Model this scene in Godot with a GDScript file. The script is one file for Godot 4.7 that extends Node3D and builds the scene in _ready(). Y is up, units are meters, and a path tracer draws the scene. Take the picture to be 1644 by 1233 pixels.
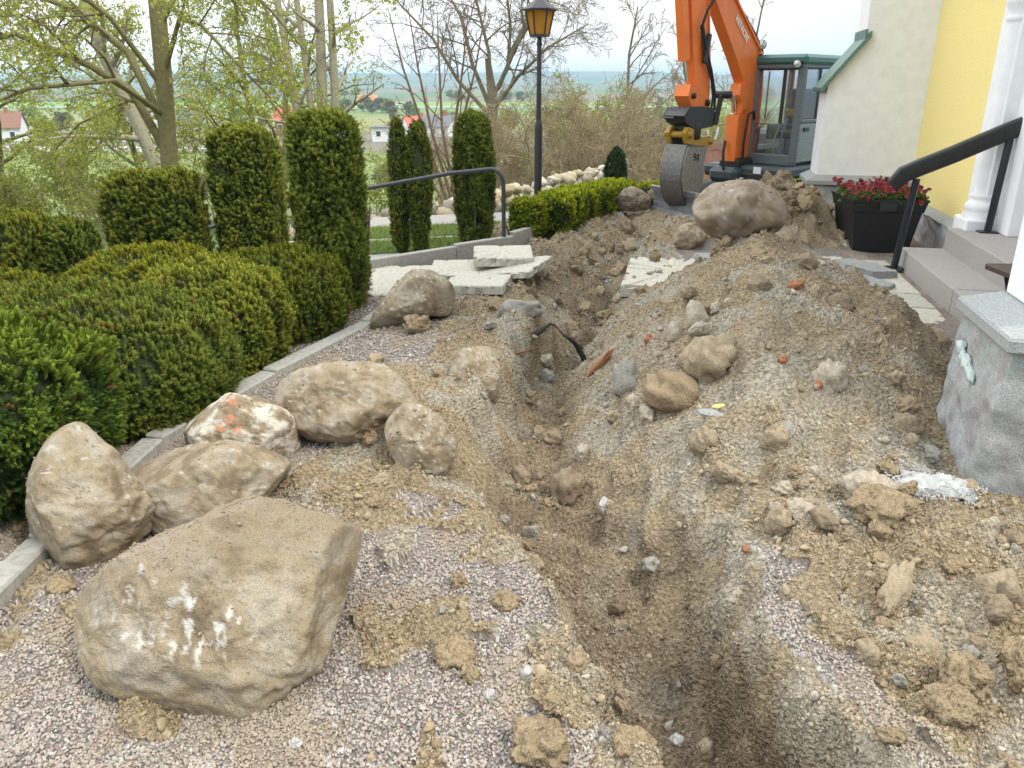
extends Node3D

# ---------------------------------------------------------------- helpers
var rng := RandomNumberGenerator.new()
var used_names := {}
var mats := {}


class MB:
	var v := PackedVector3Array()
	var c := PackedColorArray()
	var ix := PackedInt32Array()
	var nn := PackedVector3Array()

	func add(p: Vector3, col := Color.WHITE) -> int:
		v.append(p)
		c.append(col)
		return v.size() - 1

	func tri(a: int, b: int, d: int) -> void:
		ix.append(a)
		ix.append(b)
		ix.append(d)

	# a flat convex polygon turned so that it faces away from the point inside
	func poly(pts: Array, inside: Vector3, col := Color.WHITE) -> void:
		var mid := Vector3.ZERO
		for p in pts:
			mid += p
		mid /= pts.size()
		var nrm := Vector3.ZERO
		for i in pts.size():
			nrm += (pts[i] - mid).cross(pts[(i + 1) % pts.size()] - mid)
		var flip: bool = nrm.dot(mid - inside) > 0.0
		var first := v.size()
		for p in pts:
			add(p, col)
		for i in range(1, pts.size() - 1):
			if flip:
				tri(first, first + i + 1, first + i)
			else:
				tri(first, first + i, first + i + 1)

	func box(t: Transform3D, size: Vector3, b := 0.01, col := Color.WHITE) -> void:
		var h := size * 0.5
		b = minf(b, minf(h.x, minf(h.y, h.z)) * 0.6)
		var q := func(s: Vector3, full: int) -> Vector3:
			var r := Vector3(s.x * (h.x - b), s.y * (h.y - b), s.z * (h.z - b))
			r[full] = s[full] * h[full]
			return t * r
		var o: Vector3 = t.origin
		for ax in 3:
			var a1 := (ax + 1) % 3
			var a2 := (ax + 2) % 3
			for s in [-1.0, 1.0]:
				var f := []
				for k in [[-1, -1], [1, -1], [1, 1], [-1, 1]]:
					var sg := Vector3.ZERO
					sg[ax] = s
					sg[a1] = k[0]
					sg[a2] = k[1]
					f.append(q.call(sg, ax))
				poly(f, o, col)
			for s1 in [-1.0, 1.0]:
				for s2 in [-1.0, 1.0]:
					var sa := Vector3.ZERO
					sa[a1] = s1
					sa[a2] = s2
					var sb := sa
					sa[ax] = -1.0
					sb[ax] = 1.0
					poly([q.call(sa, a1), q.call(sb, a1), q.call(sb, a2), q.call(sa, a2)], o, col)
		for x in [-1.0, 1.0]:
			for y in [-1.0, 1.0]:
				for z in [-1.0, 1.0]:
					var s := Vector3(x, y, z)
					poly([q.call(s, 0), q.call(s, 1), q.call(s, 2)], o, col)

	func tube(pts: Array, radii: Array, sides := 6, col := Color.WHITE, caps := true) -> void:
		var n := pts.size()
		var first := v.size()
		var u := Vector3.ZERO
		for i in n:
			var d: Vector3 = (pts[mini(i + 1, n - 1)] - pts[maxi(i - 1, 0)]).normalized()
			if u == Vector3.ZERO:
				u = d.cross(Vector3.UP if absf(d.y) < 0.9 else Vector3.RIGHT).normalized()
			else:
				u = (u - d * u.dot(d)).normalized()
			var w := d.cross(u)
			for k in sides:
				var a := TAU * k / sides
				add(pts[i] + (u * cos(a) + w * sin(a)) * float(radii[i]), col)
		for i in n - 1:
			for k in sides:
				var a := first + i * sides + k
				var b := a + sides
				var k2 := (k + 1) % sides
				var d := first + i * sides + k2
				var e := d + sides
				tri(a, b, d)
				tri(b, e, d)
		if caps:
			var s := add(pts[0], col)
			var t := add(pts[n - 1], col)
			for k in sides:
				var k2 := (k + 1) % sides
				tri(s, first + k, first + k2)
				tri(t, first + (n - 1) * sides + k2, first + (n - 1) * sides + k)

	func lathe(prof: Array, sides := 16, at := Vector3.ZERO, col := Color.WHITE) -> void:
		var pts := []
		var first := v.size()
		for p in prof:
			for k in sides:
				var a := TAU * k / sides
				add(at + Vector3(p.x * cos(a), p.y, p.x * sin(a)), col)
		for i in prof.size() - 1:
			for k in sides:
				var a := first + i * sides + k
				var d := first + i * sides + (k + 1) % sides
				tri(a, d, a + sides)
				tri(d, d + sides, a + sides)

	# a polygon in x,y pushed along z from z0 to z1, its rim chamfered by b
	func prism(pl: PackedVector2Array, z0: float, z1: float, t := Transform3D(), col := Color.WHITE) -> void:
		var id := Geometry2D.triangulate_polygon(pl)
		for zz in [z0, z1]:
			for i in range(0, id.size(), 3):
				var f := []
				var mid := Vector3.ZERO
				for k in 3:
					f.append(t * Vector3(pl[id[i + k]].x, pl[id[i + k]].y, zz))
					mid += f[k] / 3.0
				poly(f, mid + t.basis.z * (1.0 if zz == z0 else -1.0) * signf(z1 - z0), col)
		var area := 0.0
		for i in pl.size():
			area += pl[i].cross(pl[(i + 1) % pl.size()])
		for i in pl.size():
			var a := pl[i]
			var b := pl[(i + 1) % pl.size()]
			var nrm := Vector2(b.y - a.y, a.x - b.x) * signf(area)
			var mid := t * Vector3((a.x + b.x) * 0.5, (a.y + b.y) * 0.5, (z0 + z1) * 0.5)
			poly([t * Vector3(a.x, a.y, z0), t * Vector3(b.x, b.y, z0), t * Vector3(b.x, b.y, z1), t * Vector3(a.x, a.y, z1)], mid - t.basis * Vector3(nrm.x, nrm.y, 0.0), col)

	func mesh(smooth := false) -> ArrayMesh:
		var m := ArrayMesh.new()
		var a := []
		a.resize(Mesh.ARRAY_MAX)
		a[Mesh.ARRAY_VERTEX] = v
		a[Mesh.ARRAY_COLOR] = c
		a[Mesh.ARRAY_INDEX] = ix
		if smooth:
			if nn.size() != v.size():
				make_normals()
			a[Mesh.ARRAY_NORMAL] = nn
		m.add_surface_from_arrays(Mesh.PRIMITIVE_TRIANGLES, a)
		return m

	func make_normals() -> void:
		nn = PackedVector3Array()
		nn.resize(v.size())
		for i in range(0, ix.size(), 3):
			var a := v[ix[i]]
			var q := (v[ix[i + 2]] - a).cross(v[ix[i + 1]] - a)
			nn[ix[i]] += q
			nn[ix[i + 1]] += q
			nn[ix[i + 2]] += q
		for i in nn.size():
			nn[i] = nn[i].normalized()


func numbered(called: String) -> String:
	var k: int = used_names.get(called, 0)
	used_names[called] = k + 1
	return called if k == 0 else "%s_%03d" % [called, k]


func tag(o: Node3D, label := "", category := "", group := "", kind := "") -> Node3D:
	if label:
		o.set_meta("label", label)
	if category:
		o.set_meta("category", category)
	if group:
		o.set_meta("group", group)
	if kind:
		o.set_meta("kind", kind)
	return o


func thing(called: String, label: String, category: String, at := Vector3.ZERO, turn := 0.0, group := "") -> Node3D:
	var o := Node3D.new()
	o.name = numbered(called)
	add_child(o)
	o.position = at
	o.rotation.y = turn
	tag(o, label, category, group)
	return o


func put(called: String, m: Mesh, mat: Material, parent: Node = null) -> MeshInstance3D:
	var o := MeshInstance3D.new()
	o.mesh = m
	o.material_override = mat
	if parent == null:
		o.name = numbered(called)
		add_child(o)
	else:
		o.name = called
		parent.add_child(o, true)
		var k := 1
		if str(o.name) != called:
			while parent.has_node("%s_%03d" % [called, k]):
				k += 1
			o.name = "%s_%03d" % [called, k]
	return o


func many(called: String, m: Mesh, mat: Material, buf: PackedFloat32Array, parent: Node = null) -> MultiMeshInstance3D:
	var mm := MultiMesh.new()
	mm.transform_format = MultiMesh.TRANSFORM_3D
	mm.use_colors = true
	mm.mesh = m
	mm.instance_count = buf.size() / 16
	mm.buffer = buf
	var o := MultiMeshInstance3D.new()
	o.multimesh = mm
	o.material_override = mat
	o.name = numbered(called) if parent == null else called
	if parent == null:
		add_child(o)
	else:
		parent.add_child(o, true)
	o.set_meta("kind", "stuff")
	return o


func push(buf: PackedFloat32Array, b: Basis, p: Vector3, c: Color) -> void:
	buf.append_array(PackedFloat32Array([b.x.x, b.y.x, b.z.x, p.x, b.x.y, b.y.y, b.z.y, p.y, b.x.z, b.y.z, b.z.z, p.z, c.r, c.g, c.b, 1.0]))


func rand_basis(s: Vector3) -> Basis:
	return Basis.from_euler(Vector3(rng.randf() * TAU, rng.randf() * TAU, rng.randf() * TAU)).scaled_local(s)


# a basis whose y axis points along d
func along(d: Vector3, spin := 0.0) -> Basis:
	var y := d.normalized()
	var x := y.cross(Vector3.FORWARD if absf(y.z) < 0.9 else Vector3.RIGHT).normalized()
	var b := Basis(x, y, x.cross(y))
	return b * Basis(Vector3.UP, spin)


func lin(r: float, g: float, b: float) -> Color:
	return Color(r, g, b)


func mat(called: String, col: Color, rough := 0.9, vertex := false) -> StandardMaterial3D:
	if mats.has(called):
		return mats[called]
	var m := StandardMaterial3D.new()
	m.resource_name = called
	m.albedo_color = Color(col.r, col.g, col.b).linear_to_srgb()
	m.roughness = rough
	m.vertex_color_use_as_albedo = vertex
	mats[called] = m
	return m


func fnl(type: int, freq: float, sd: int, oct := 3) -> FastNoiseLite:
	var n := FastNoiseLite.new()
	n.noise_type = type
	n.frequency = freq
	n.seed = sd
	n.fractal_octaves = oct
	n.fractal_type = FastNoiseLite.FRACTAL_FBM if oct > 1 else FastNoiseLite.FRACTAL_NONE
	return n


# a seamless grey noise picture whose values run from lo to hi
func grain(n: FastNoiseLite, size: int, lo: float, hi: float, tint := Color.WHITE) -> ImageTexture:
	var im := n.get_seamless_image(size, size)
	im.convert(Image.FORMAT_RGB8)
	var d := im.get_data()
	for i in range(0, d.size(), 3):
		var k := lo + (hi - lo) * d[i] / 255.0
		d[i] = clampi(int(k * 255.0 * tint.r), 0, 255)
		d[i + 1] = clampi(int(k * 255.0 * tint.g), 0, 255)
		d[i + 2] = clampi(int(k * 255.0 * tint.b), 0, 255)
	return ImageTexture.create_from_image(Image.create_from_data(size, size, false, Image.FORMAT_RGB8, d))


func tri_map(m: StandardMaterial3D, per_metre: float, world := true) -> StandardMaterial3D:
	m.uv1_triplanar = true
	m.uv1_world_triplanar = world
	m.uv1_scale = Vector3.ONE * per_metre
	m.uv1_triplanar_sharpness = 4.0
	return m


func relief(m: StandardMaterial3D, t: Texture2D, cm: float) -> StandardMaterial3D:
	m.heightmap_enabled = true
	m.heightmap_texture = t
	m.heightmap_scale = cm
	return m


var tex_soil: ImageTexture
var tex_bump: ImageTexture
var tex_fine: ImageTexture
var crumb_mesh: ArrayMesh
var tex_rock: ImageTexture
var tex_mild: ImageTexture
var tex_speck: ImageTexture
var tex_gravel: ImageTexture


func textures() -> void:
	tex_soil = grain(fnl(FastNoiseLite.TYPE_SIMPLEX, 0.03, 3, 5), 512, 0.62, 1.18)
	tex_bump = grain(fnl(FastNoiseLite.TYPE_SIMPLEX, 0.035, 7, 6), 512, 0.0, 1.0)
	tex_fine = grain(fnl(FastNoiseLite.TYPE_SIMPLEX, 0.12, 9, 3), 512, 0.0, 1.0)
	var rock := fnl(FastNoiseLite.TYPE_SIMPLEX, 0.06, 8, 6)
	rock.fractal_gain = 0.72
	tex_rock = grain(rock, 512, 0.76, 1.2)
	tex_mild = grain(fnl(FastNoiseLite.TYPE_SIMPLEX, 0.02, 4, 6), 512, 0.86, 1.08)
	tex_speck = grain(fnl(FastNoiseLite.TYPE_VALUE, 0.45, 5, 2), 512, 0.6, 1.25)
	var n := fnl(FastNoiseLite.TYPE_CELLULAR, 0.16, 21, 1)
	n.cellular_return_type = FastNoiseLite.RETURN_CELL_VALUE
	var im := n.get_seamless_image(512, 512)
	var d := im.get_data()
	var o := PackedByteArray()
	o.resize(512 * 512 * 3)
	for i in d.size():
		var c := pebble_colour(d[i] / 255.0).linear_to_srgb()
		o[i * 3] = int(c.r * 255.0)
		o[i * 3 + 1] = int(c.g * 255.0)
		o[i * 3 + 2] = int(c.b * 255.0)
	tex_gravel = ImageTexture.create_from_image(Image.create_from_data(512, 512, false, Image.FORMAT_RGB8, o))


func pebble_colour(k: float) -> Color:
	var j := fposmod(k * 37.7, 1.0)
	var s := 0.8 + 0.45 * fposmod(k * 91.3, 1.0)
	if j < 0.42:
		return Color(0.43, 0.355, 0.33) * s
	if j < 0.7:
		return Color(0.36, 0.345, 0.33) * s
	if j < 0.84:
		return Color(0.17, 0.165, 0.17) * s
	if j < 0.93:
		return Color(0.42, 0.36, 0.27) * s
	return Color(0.62, 0.58, 0.54) * s


# ---------------------------------------------------------------- the shape of the ground
# cross-sections of the dug-up path: at each z ten points (x, height) from the far left to the far right;
# the fourth and seventh are the lips of the trench, the fifth and sixth its bed, the eighth the crest of the heap
var sections := []


func sec(z: float, a: Array) -> void:
	sections.append([z, a])


func make_sections() -> void:
	sec(1, [Vector2(-3, 0), Vector2(-1.6, 0), Vector2(-0.5, 0), Vector2(0.55, 0), Vector2(0.72, -0.5), Vector2(0.98, -0.5), Vector2(1.15, 0), Vector2(1.5, 0.02), Vector2(2.2, 0.05), Vector2(3, 0.05)])
	sec(-1.5, [Vector2(-3, 0), Vector2(-1.6, 0), Vector2(-0.5, 0), Vector2(0.31, 0), Vector2(0.46, -0.53), Vector2(0.79, -0.56), Vector2(0.89, 0), Vector2(1.3, 0.03), Vector2(1.8, 0.07), Vector2(2.6, 0.05)])
	sec(-1.9, [Vector2(-3, 0), Vector2(-1.6, 0), Vector2(-0.5, 0), Vector2(0.23, 0), Vector2(0.36, -0.5), Vector2(0.7, -0.54), Vector2(0.79, 0), Vector2(1.2, 0.03), Vector2(1.8, 0.08), Vector2(2.5, 0.05)])
	sec(-2.3, [Vector2(-3, 0), Vector2(-1.6, 0), Vector2(-0.6, 0), Vector2(0.11, 0), Vector2(0.28, -0.45), Vector2(0.66, -0.49), Vector2(0.78, 0.01), Vector2(1.1, 0.06), Vector2(1.6, 0.11), Vector2(2.3, 0.06)])
	sec(-2.75, [Vector2(-3, 0), Vector2(-1.6, 0), Vector2(-0.8, 0), Vector2(-0.2, 0.01), Vector2(0.15, -0.36), Vector2(0.53, -0.36), Vector2(0.82, 0.03), Vector2(1.05, 0.13), Vector2(1.45, 0.15), Vector2(1.8, 0.07)])
	sec(-3.1, [Vector2(-3, 0), Vector2(-1.6, 0), Vector2(-0.8, 0.02), Vector2(-0.28, 0.03), Vector2(0.02, -0.32), Vector2(0.36, -0.36), Vector2(0.8, 0.08), Vector2(1.1, 0.28), Vector2(1.6, 0.2), Vector2(2.1, 0.05)])
	sec(-3.5, [Vector2(-3, 0), Vector2(-1.6, 0), Vector2(-0.9, 0.03), Vector2(-0.25, 0.08), Vector2(-0.06, -0.26), Vector2(0.25, -0.3), Vector2(0.75, 0.14), Vector2(1.15, 0.42), Vector2(1.85, 0.36), Vector2(2.25, 0.05)])
	sec(-4, [Vector2(-3, 0), Vector2(-1.5, 0), Vector2(-1.1, 0.03), Vector2(-0.1, 0.14), Vector2(0, -0.22), Vector2(0.22, -0.27), Vector2(0.7, 0.16), Vector2(1.3, 0.52), Vector2(2.05, 0.44), Vector2(2.45, 0.03)])
	sec(-4.7, [Vector2(-3, -0.02), Vector2(-1.3, 0), Vector2(-1, 0.05), Vector2(0.05, 0.15), Vector2(0.16, -0.2), Vector2(0.3, -0.25), Vector2(0.75, 0.16), Vector2(1.5, 0.62), Vector2(2.18, 0.4), Vector2(2.65, 0.02)])
	sec(-5.3, [Vector2(-3, -0.1), Vector2(-1.2, 0), Vector2(-0.8, 0.05), Vector2(0.2, 0.14), Vector2(0.36, -0.2), Vector2(0.5, -0.26), Vector2(0.85, 0.15), Vector2(1.62, 0.66), Vector2(2.2, 0.36), Vector2(2.7, 0.02)])
	sec(-6, [Vector2(-3, -0.2), Vector2(-1.5, -0.02), Vector2(-0.9, 0), Vector2(0.02, 0), Vector2(0.5, -0.25), Vector2(0.66, -0.3), Vector2(0.9, -0.06), Vector2(1.8, 0.38), Vector2(2.2, 0.22), Vector2(2.55, 0)])
	sec(-6.6, [Vector2(-3, -0.3), Vector2(-1.5, -0.1), Vector2(-0.5, -0.06), Vector2(0.1, -0.03), Vector2(0.66, -0.28), Vector2(0.8, -0.32), Vector2(1.05, -0.07), Vector2(1.9, 0.02), Vector2(2.3, 0.02), Vector2(2.6, 0)])
	sec(-7.3, [Vector2(-3.4, -0.4), Vector2(-1.6, -0.2), Vector2(-0.7, -0.06), Vector2(0.35, 0.06), Vector2(0.85, -0.28), Vector2(1, -0.3), Vector2(1.2, -0.06), Vector2(1.9, -0.03), Vector2(2.3, 0), Vector2(2.7, 0)])
	sec(-8.2, [Vector2(-3.6, -0.5), Vector2(-1.7, -0.3), Vector2(-0.2, -0.12), Vector2(0.6, 0.06), Vector2(1.03, -0.2), Vector2(1.2, -0.22), Vector2(1.5, 0.05), Vector2(2, 0.06), Vector2(2.6, 0.05), Vector2(3.2, 0)])
	sec(-9.2, [Vector2(-3.8, -0.55), Vector2(-1.8, -0.35), Vector2(0, -0.2), Vector2(1, 0.06), Vector2(1.36, -0.15), Vector2(1.5, -0.15), Vector2(1.8, 0.05), Vector2(2.3, 0.06), Vector2(2.8, 0.05), Vector2(3.4, 0)])
	sec(-10.5, [Vector2(-4, -0.6), Vector2(-1.9, -0.4), Vector2(0.2, -0.2), Vector2(1.2, -0.05), Vector2(1.5, -0.06), Vector2(1.7, -0.06), Vector2(1.95, -0.02), Vector2(2.4, 0), Vector2(2.9, 0), Vector2(3.5, 0)])
	sec(-13, [Vector2(-4, -0.6), Vector2(-2, -0.5), Vector2(0.2, -0.4), Vector2(1.4, -0.35), Vector2(1.6, -0.35), Vector2(1.8, -0.35), Vector2(2.1, -0.3), Vector2(2.6, -0.3), Vector2(3.1, -0.3), Vector2(3.6, -0.3)])

var n_wob := FastNoiseLite.new()
var n_mid := FastNoiseLite.new()
var n_clod := FastNoiseLite.new()
var n_clod2 := FastNoiseLite.new()
var n_patch := FastNoiseLite.new()


func make_noises() -> void:
	n_wob = fnl(FastNoiseLite.TYPE_SIMPLEX, 1.6, 11, 3)
	n_mid = fnl(FastNoiseLite.TYPE_SIMPLEX, 2.6, 12, 5)
	n_clod = fnl(FastNoiseLite.TYPE_CELLULAR, 9.0, 13, 1)
	n_clod.cellular_return_type = FastNoiseLite.RETURN_DISTANCE
	n_clod2 = fnl(FastNoiseLite.TYPE_CELLULAR, 24.0, 14, 1)
	n_clod2.cellular_return_type = FastNoiseLite.RETURN_DISTANCE
	n_patch = fnl(FastNoiseLite.TYPE_SIMPLEX, 0.9, 15, 3)


var row_z := 9999.0
var row_p := []


func section_at(z: float) -> Array:
	if z == row_z:
		return row_p
	row_z = z
	var n := sections.size()
	if z >= sections[0][0]:
		row_p = sections[0][1]
	elif z <= sections[n - 1][0]:
		row_p = sections[n - 1][1]
	else:
		for i in n - 1:
			if z >= sections[i + 1][0]:
				var t: float = (sections[i][0] - z) / (sections[i][0] - sections[i + 1][0])
				t = t * t * (3.0 - 2.0 * t) * 0.4 + t * 0.6
				var r := []
				for k in 10:
					r.append(sections[i][1][k].lerp(sections[i + 1][1][k], t))
				row_p = r
				break
	return row_p


func on_section(p: Array, x: float) -> float:
	if x <= p[0].x:
		return p[0].y
	for k in range(1, 10):
		if x <= p[k].x:
			var a: Vector2 = p[k - 1]
			var b: Vector2 = p[k]
			return a.y + (b.y - a.y) * (x - a.x) / maxf(b.x - a.x, 1e-5)
	return p[9].y


func rear_heap(x: float, z: float) -> float:
	if z > -7.3 or z < -10.5 or x < 1.8 or x > 4.2:
		return 0.0
	return 0.52 * exp(-(pow((x - 2.95) / 0.44, 2) + pow((z + 9.1) / 0.5, 2))) + 0.42 * exp(-(pow((x - 3.02) / 0.34, 2) + pow((z + 8.4) / 0.42, 2)))


# the rough lie of the land, without clods
func lie(x: float, z: float) -> float:
	var p := section_at(z)
	return (on_section(p, x - 0.03) + on_section(p, x) + on_section(p, x + 0.03)) / 3.0 + rear_heap(x, z)


# how far soil (1) rather than gravel (0) lies at a place
func soil_at(x: float, z: float, t: float, p: Array) -> float:
	var w := n_wob.get_noise_2d(x * 1.4, z * 1.4) * 0.16
	var lip: float = p[3].x
	var rlip: float = p[6].x
	if x < lip - 0.045 - w * 0.3:
		if z > -2.75 + w * 1.5:
			for q in [Vector3(-0.33, -2.0, 0.2), Vector3(-1.3, -2.2, 0.3), Vector3(-0.55, -2.75, 0.35), Vector3(-0.95, -1.72, 0.14)]:
				if Vector2(x - q.x, z - q.y).length() < q.z * (0.7 + w * 5.0):
					return 1.0
			# spilled soil beside the huge boulder and along the lip
			var spill := n_patch.get_noise_2d(x * 2.3 + 5.0, z * 2.3)
			if x < -0.95 and z < -1.9 and spill > 0.0:
				return 1.0
			if spill > 0.36 and x > -0.5:
				return 1.0
			return 0.0
		if z > -5.6:
			if x < -1.1 - w and z > -4.1:
				return 0.0
			if x < -0.45 + w and z < -4.25 and z > -5.1:
				return 0.0
			if x < -0.9 + w:
				return 0.0
			return 1.0
		return 0.0 if x < -0.3 + w else 1.0
	if x > rlip + 0.05 + w * 0.3 and z > -2.75 + w:
		var edge := 0.9 + (z + 2.3) * 0.16 + w * 0.6
		return 0.0 if x < edge else 1.0
	if x > p[9].x - 0.1 + w and z < -4.5 and t < 0.05:
		return 0.0
	if z < -6.1 and x > rlip + 0.25 + w and t < 0.045:
		return 0.0
	return 1.0


func soil_colour(x: float, z: float, t: float, p: Array) -> Color:
	var a := n_patch.get_noise_2d(x * 1.7, z * 1.7)
	var b := n_mid.get_noise_2d(x * 1.3 + 30.0, z * 1.3)
	var brown := Color(0.37, 0.283, 0.175)
	var grit := Color(0.425, 0.372, 0.285)
	var ochre := Color(0.38, 0.28, 0.15)
	var damp_dark := Color(0.225, 0.168, 0.108)  # moist earth tone, deepened to carry the shade inside the trench
	var c := brown.lerp(grit, smoothstep(0.05, 0.45, a + b * 0.5))
	# grey grit on the heap's front and the trench's right lip
	var g := exp(-(pow((x - 1.25) / 0.45, 2) + pow((z + 3.1) / 0.5, 2))) + 0.9 * exp(-pow((x - p[6].x + 0.01) / 0.13, 2)) * smoothstep(-3.6, -2.4, z) * smoothstep(-0.26, -0.08, t + 0.12 * b)
	g += 0.8 * exp(-(pow((x - 0.62) / 0.2, 2) + pow((z + 4.2) / 0.9, 2)))
	g += 0.9 * exp(-pow((x - p[3].x + 0.02) / 0.1, 2)) * smoothstep(-2.7, -2.3, z)
	c = c.lerp(grit, clampf(g * (0.75 + b), 0.0, 0.95))
	# ochre soil at the near right
	c = c.lerp(ochre, clampf((smoothstep(1.1, 1.9, x) * smoothstep(-2.6, -1.7, z)) * (0.7 + a), 0.0, 0.8))
	# freshly dug, still damp soil: trench bed (its shade painted in as well), the right flank by the plinth, the clods of the far left wall, the rear heap
	var d := 0.85 * smoothstep(-0.1, -0.3, t + 0.08 * a)  # grows with depth: moist soil plus trench shade put into the colour
	d = maxf(d, 0.85 * exp(-(pow((x - 2.15) / 0.33, 2) + pow((z + 3.9) / 0.7, 2))))
	d = maxf(d, 0.6 * exp(-(pow((x - 0.45) / 0.4, 2) + pow((z + 7.0) / 0.9, 2))))
	d = maxf(d, 0.6 * smoothstep(0.06, 0.2, rear_heap(x, z)))
	c = c.lerp(damp_dark, clampf(d * (0.85 + b), 0.0, 0.9))
	return c


# the full relief: x, z in, the raised point out
func relief_at(x: float, z: float, t: float, s: float, p: Array) -> Vector3:
	var m := n_mid.get_noise_2d(x, z)
	var side := n_mid.get_noise_2d(x + 50.0, z + t * 1.5) * 0.05
	var sidez := n_mid.get_noise_2d(x - 50.0, z + t * 2.0) * 0.03
	if s < 0.5:
		return Vector3(x + side, t + m * 0.008, z + sidez)
	var near_edge := 1.0
	var c1 := n_clod.get_noise_2d(x + m * 0.05, z)
	var c2 := n_clod2.get_noise_2d(x, z + m * 0.05)
	# lumps stand proud where the noise says the soil is coarse
	var coarse := smoothstep(-0.25, 0.35, n_patch.get_noise_2d(x * 2.0 + 9.0, z * 2.0))
	var far := smoothstep(-5.0, -7.0, z)
	var h := m * (0.05 + far * 0.04) - (c1 + 0.55) * (0.018 + 0.05 * coarse + far * 0.05) - (c2 + 0.5) * (0.009 + 0.014 * coarse) - (c1 + 0.3) * 0.12 * rear_heap(x, z)
	return Vector3(x + side, t + h, z + sidez)


func surface(x: float, z: float) -> Vector3:
	var xw := x + n_wob.get_noise_2d(0.0, z * 1.3) * 0.05 + n_wob.get_noise_2d(x * 2.0, z * 2.0) * 0.03
	var t := lie(xw, z)
	return relief_at(x, z, t, soil_at(x, z, t, row_p), row_p)


func build_ground() -> void:
	var zs := []
	var z := 1.0
	while z > -1.15:
		zs.append(z)
		z -= 0.09
	while z > -13.0:
		zs.append(z)
		z -= 0.011 * maxf(1.0, -z / 2.0)
	zs.append(-13.0)
	var nx := 430
	var nz := zs.size()
	var v := PackedVector3Array()
	var c := PackedColorArray()
	var k := PackedByteArray()
	v.resize(nx * nz)
	c.resize(nx * nz)
	k.resize(nx * nz)
	for j in nz:
		z = zs[j]
		var xl := maxf(-4.6, -(1.0 + 0.72 * maxf(-z, 1.0)))
		var xr := minf(4.4, 1.0 + 0.6 * maxf(-z, 1.0))
		for i in nx:
			var x := lerpf(xl, xr, i / (nx - 1.0))
			var xw := x + n_wob.get_noise_2d(0.0, z * 1.3) * 0.05 + n_wob.get_noise_2d(x * 2.0, z * 2.0) * 0.03
			var t := lie(xw, z)
			var s := soil_at(x, z, t, row_p)
			var at := j * nx + i
			v[at] = relief_at(x, z, t, s, row_p)
			if s > 0.5:
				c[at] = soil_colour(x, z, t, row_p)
				k[at] = 1 if t < 0.045 else (4 if z < -7.7 and x > 2.3 else ((3 if z < -2.95 and z > -5.75 else 1) if x < (row_p[4].x + row_p[5].x) * 0.5 else 2))
			else:
				c[at] = Color(0.62, 0.6, 0.58).lerp(Color(0.85, 0.78, 0.68), smoothstep(-0.2, 0.4, n_patch.get_noise_2d(x * 2.0, z * 2.0)))
				k[at] = 0
	# normals over the whole relief, so that neighbouring pieces meet smoothly
	var whole := MB.new()
	whole.v = v
	var ids := [PackedInt32Array(), PackedInt32Array(), PackedInt32Array(), PackedInt32Array(), PackedInt32Array()]
	for j in nz - 1:
		for i in nx - 1:
			var a := j * nx + i
			var q := PackedInt32Array([a, a + nx, a + 1, a + 1, a + nx, a + nx + 1])
			ids[k[a]].append_array(q)
			whole.ix.append_array(q)
	whole.make_normals()
	var called := ["gravel", "", "soil_heap", "soil_heap", "soil_heap"]
	var labels := ["", "", "long heap of brown stony soil thrown up between the trench and the church", "low bank of soil and boulders along the left edge of the trench", "dark lumpy soil heap between the big rear boulder and the black flower tub"]
	for s in [0, 1, 2, 3, 4]:
		var map := {}
		var b := MB.new()
		var remap := PackedInt32Array()
		remap.resize(nx * nz)
		remap.fill(-1)
		for id in ids[s]:
			if remap[id] < 0:
				remap[id] = b.v.size()
				b.v.append(v[id])
				b.c.append(c[id])
				b.nn.append(whole.nn[id])
			b.ix.append(remap[id])
		if s == 0:
			put("gravel_path", b.mesh(true), mats.gravel).set_meta("kind", "structure")
		elif s == 1:
			put("trench", b.mesh(true), mats.soil).set_meta("kind", "structure")
		else:
			tag(put("soil_heap", b.mesh(true), mats.soil), labels[s], "soil heap")


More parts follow.
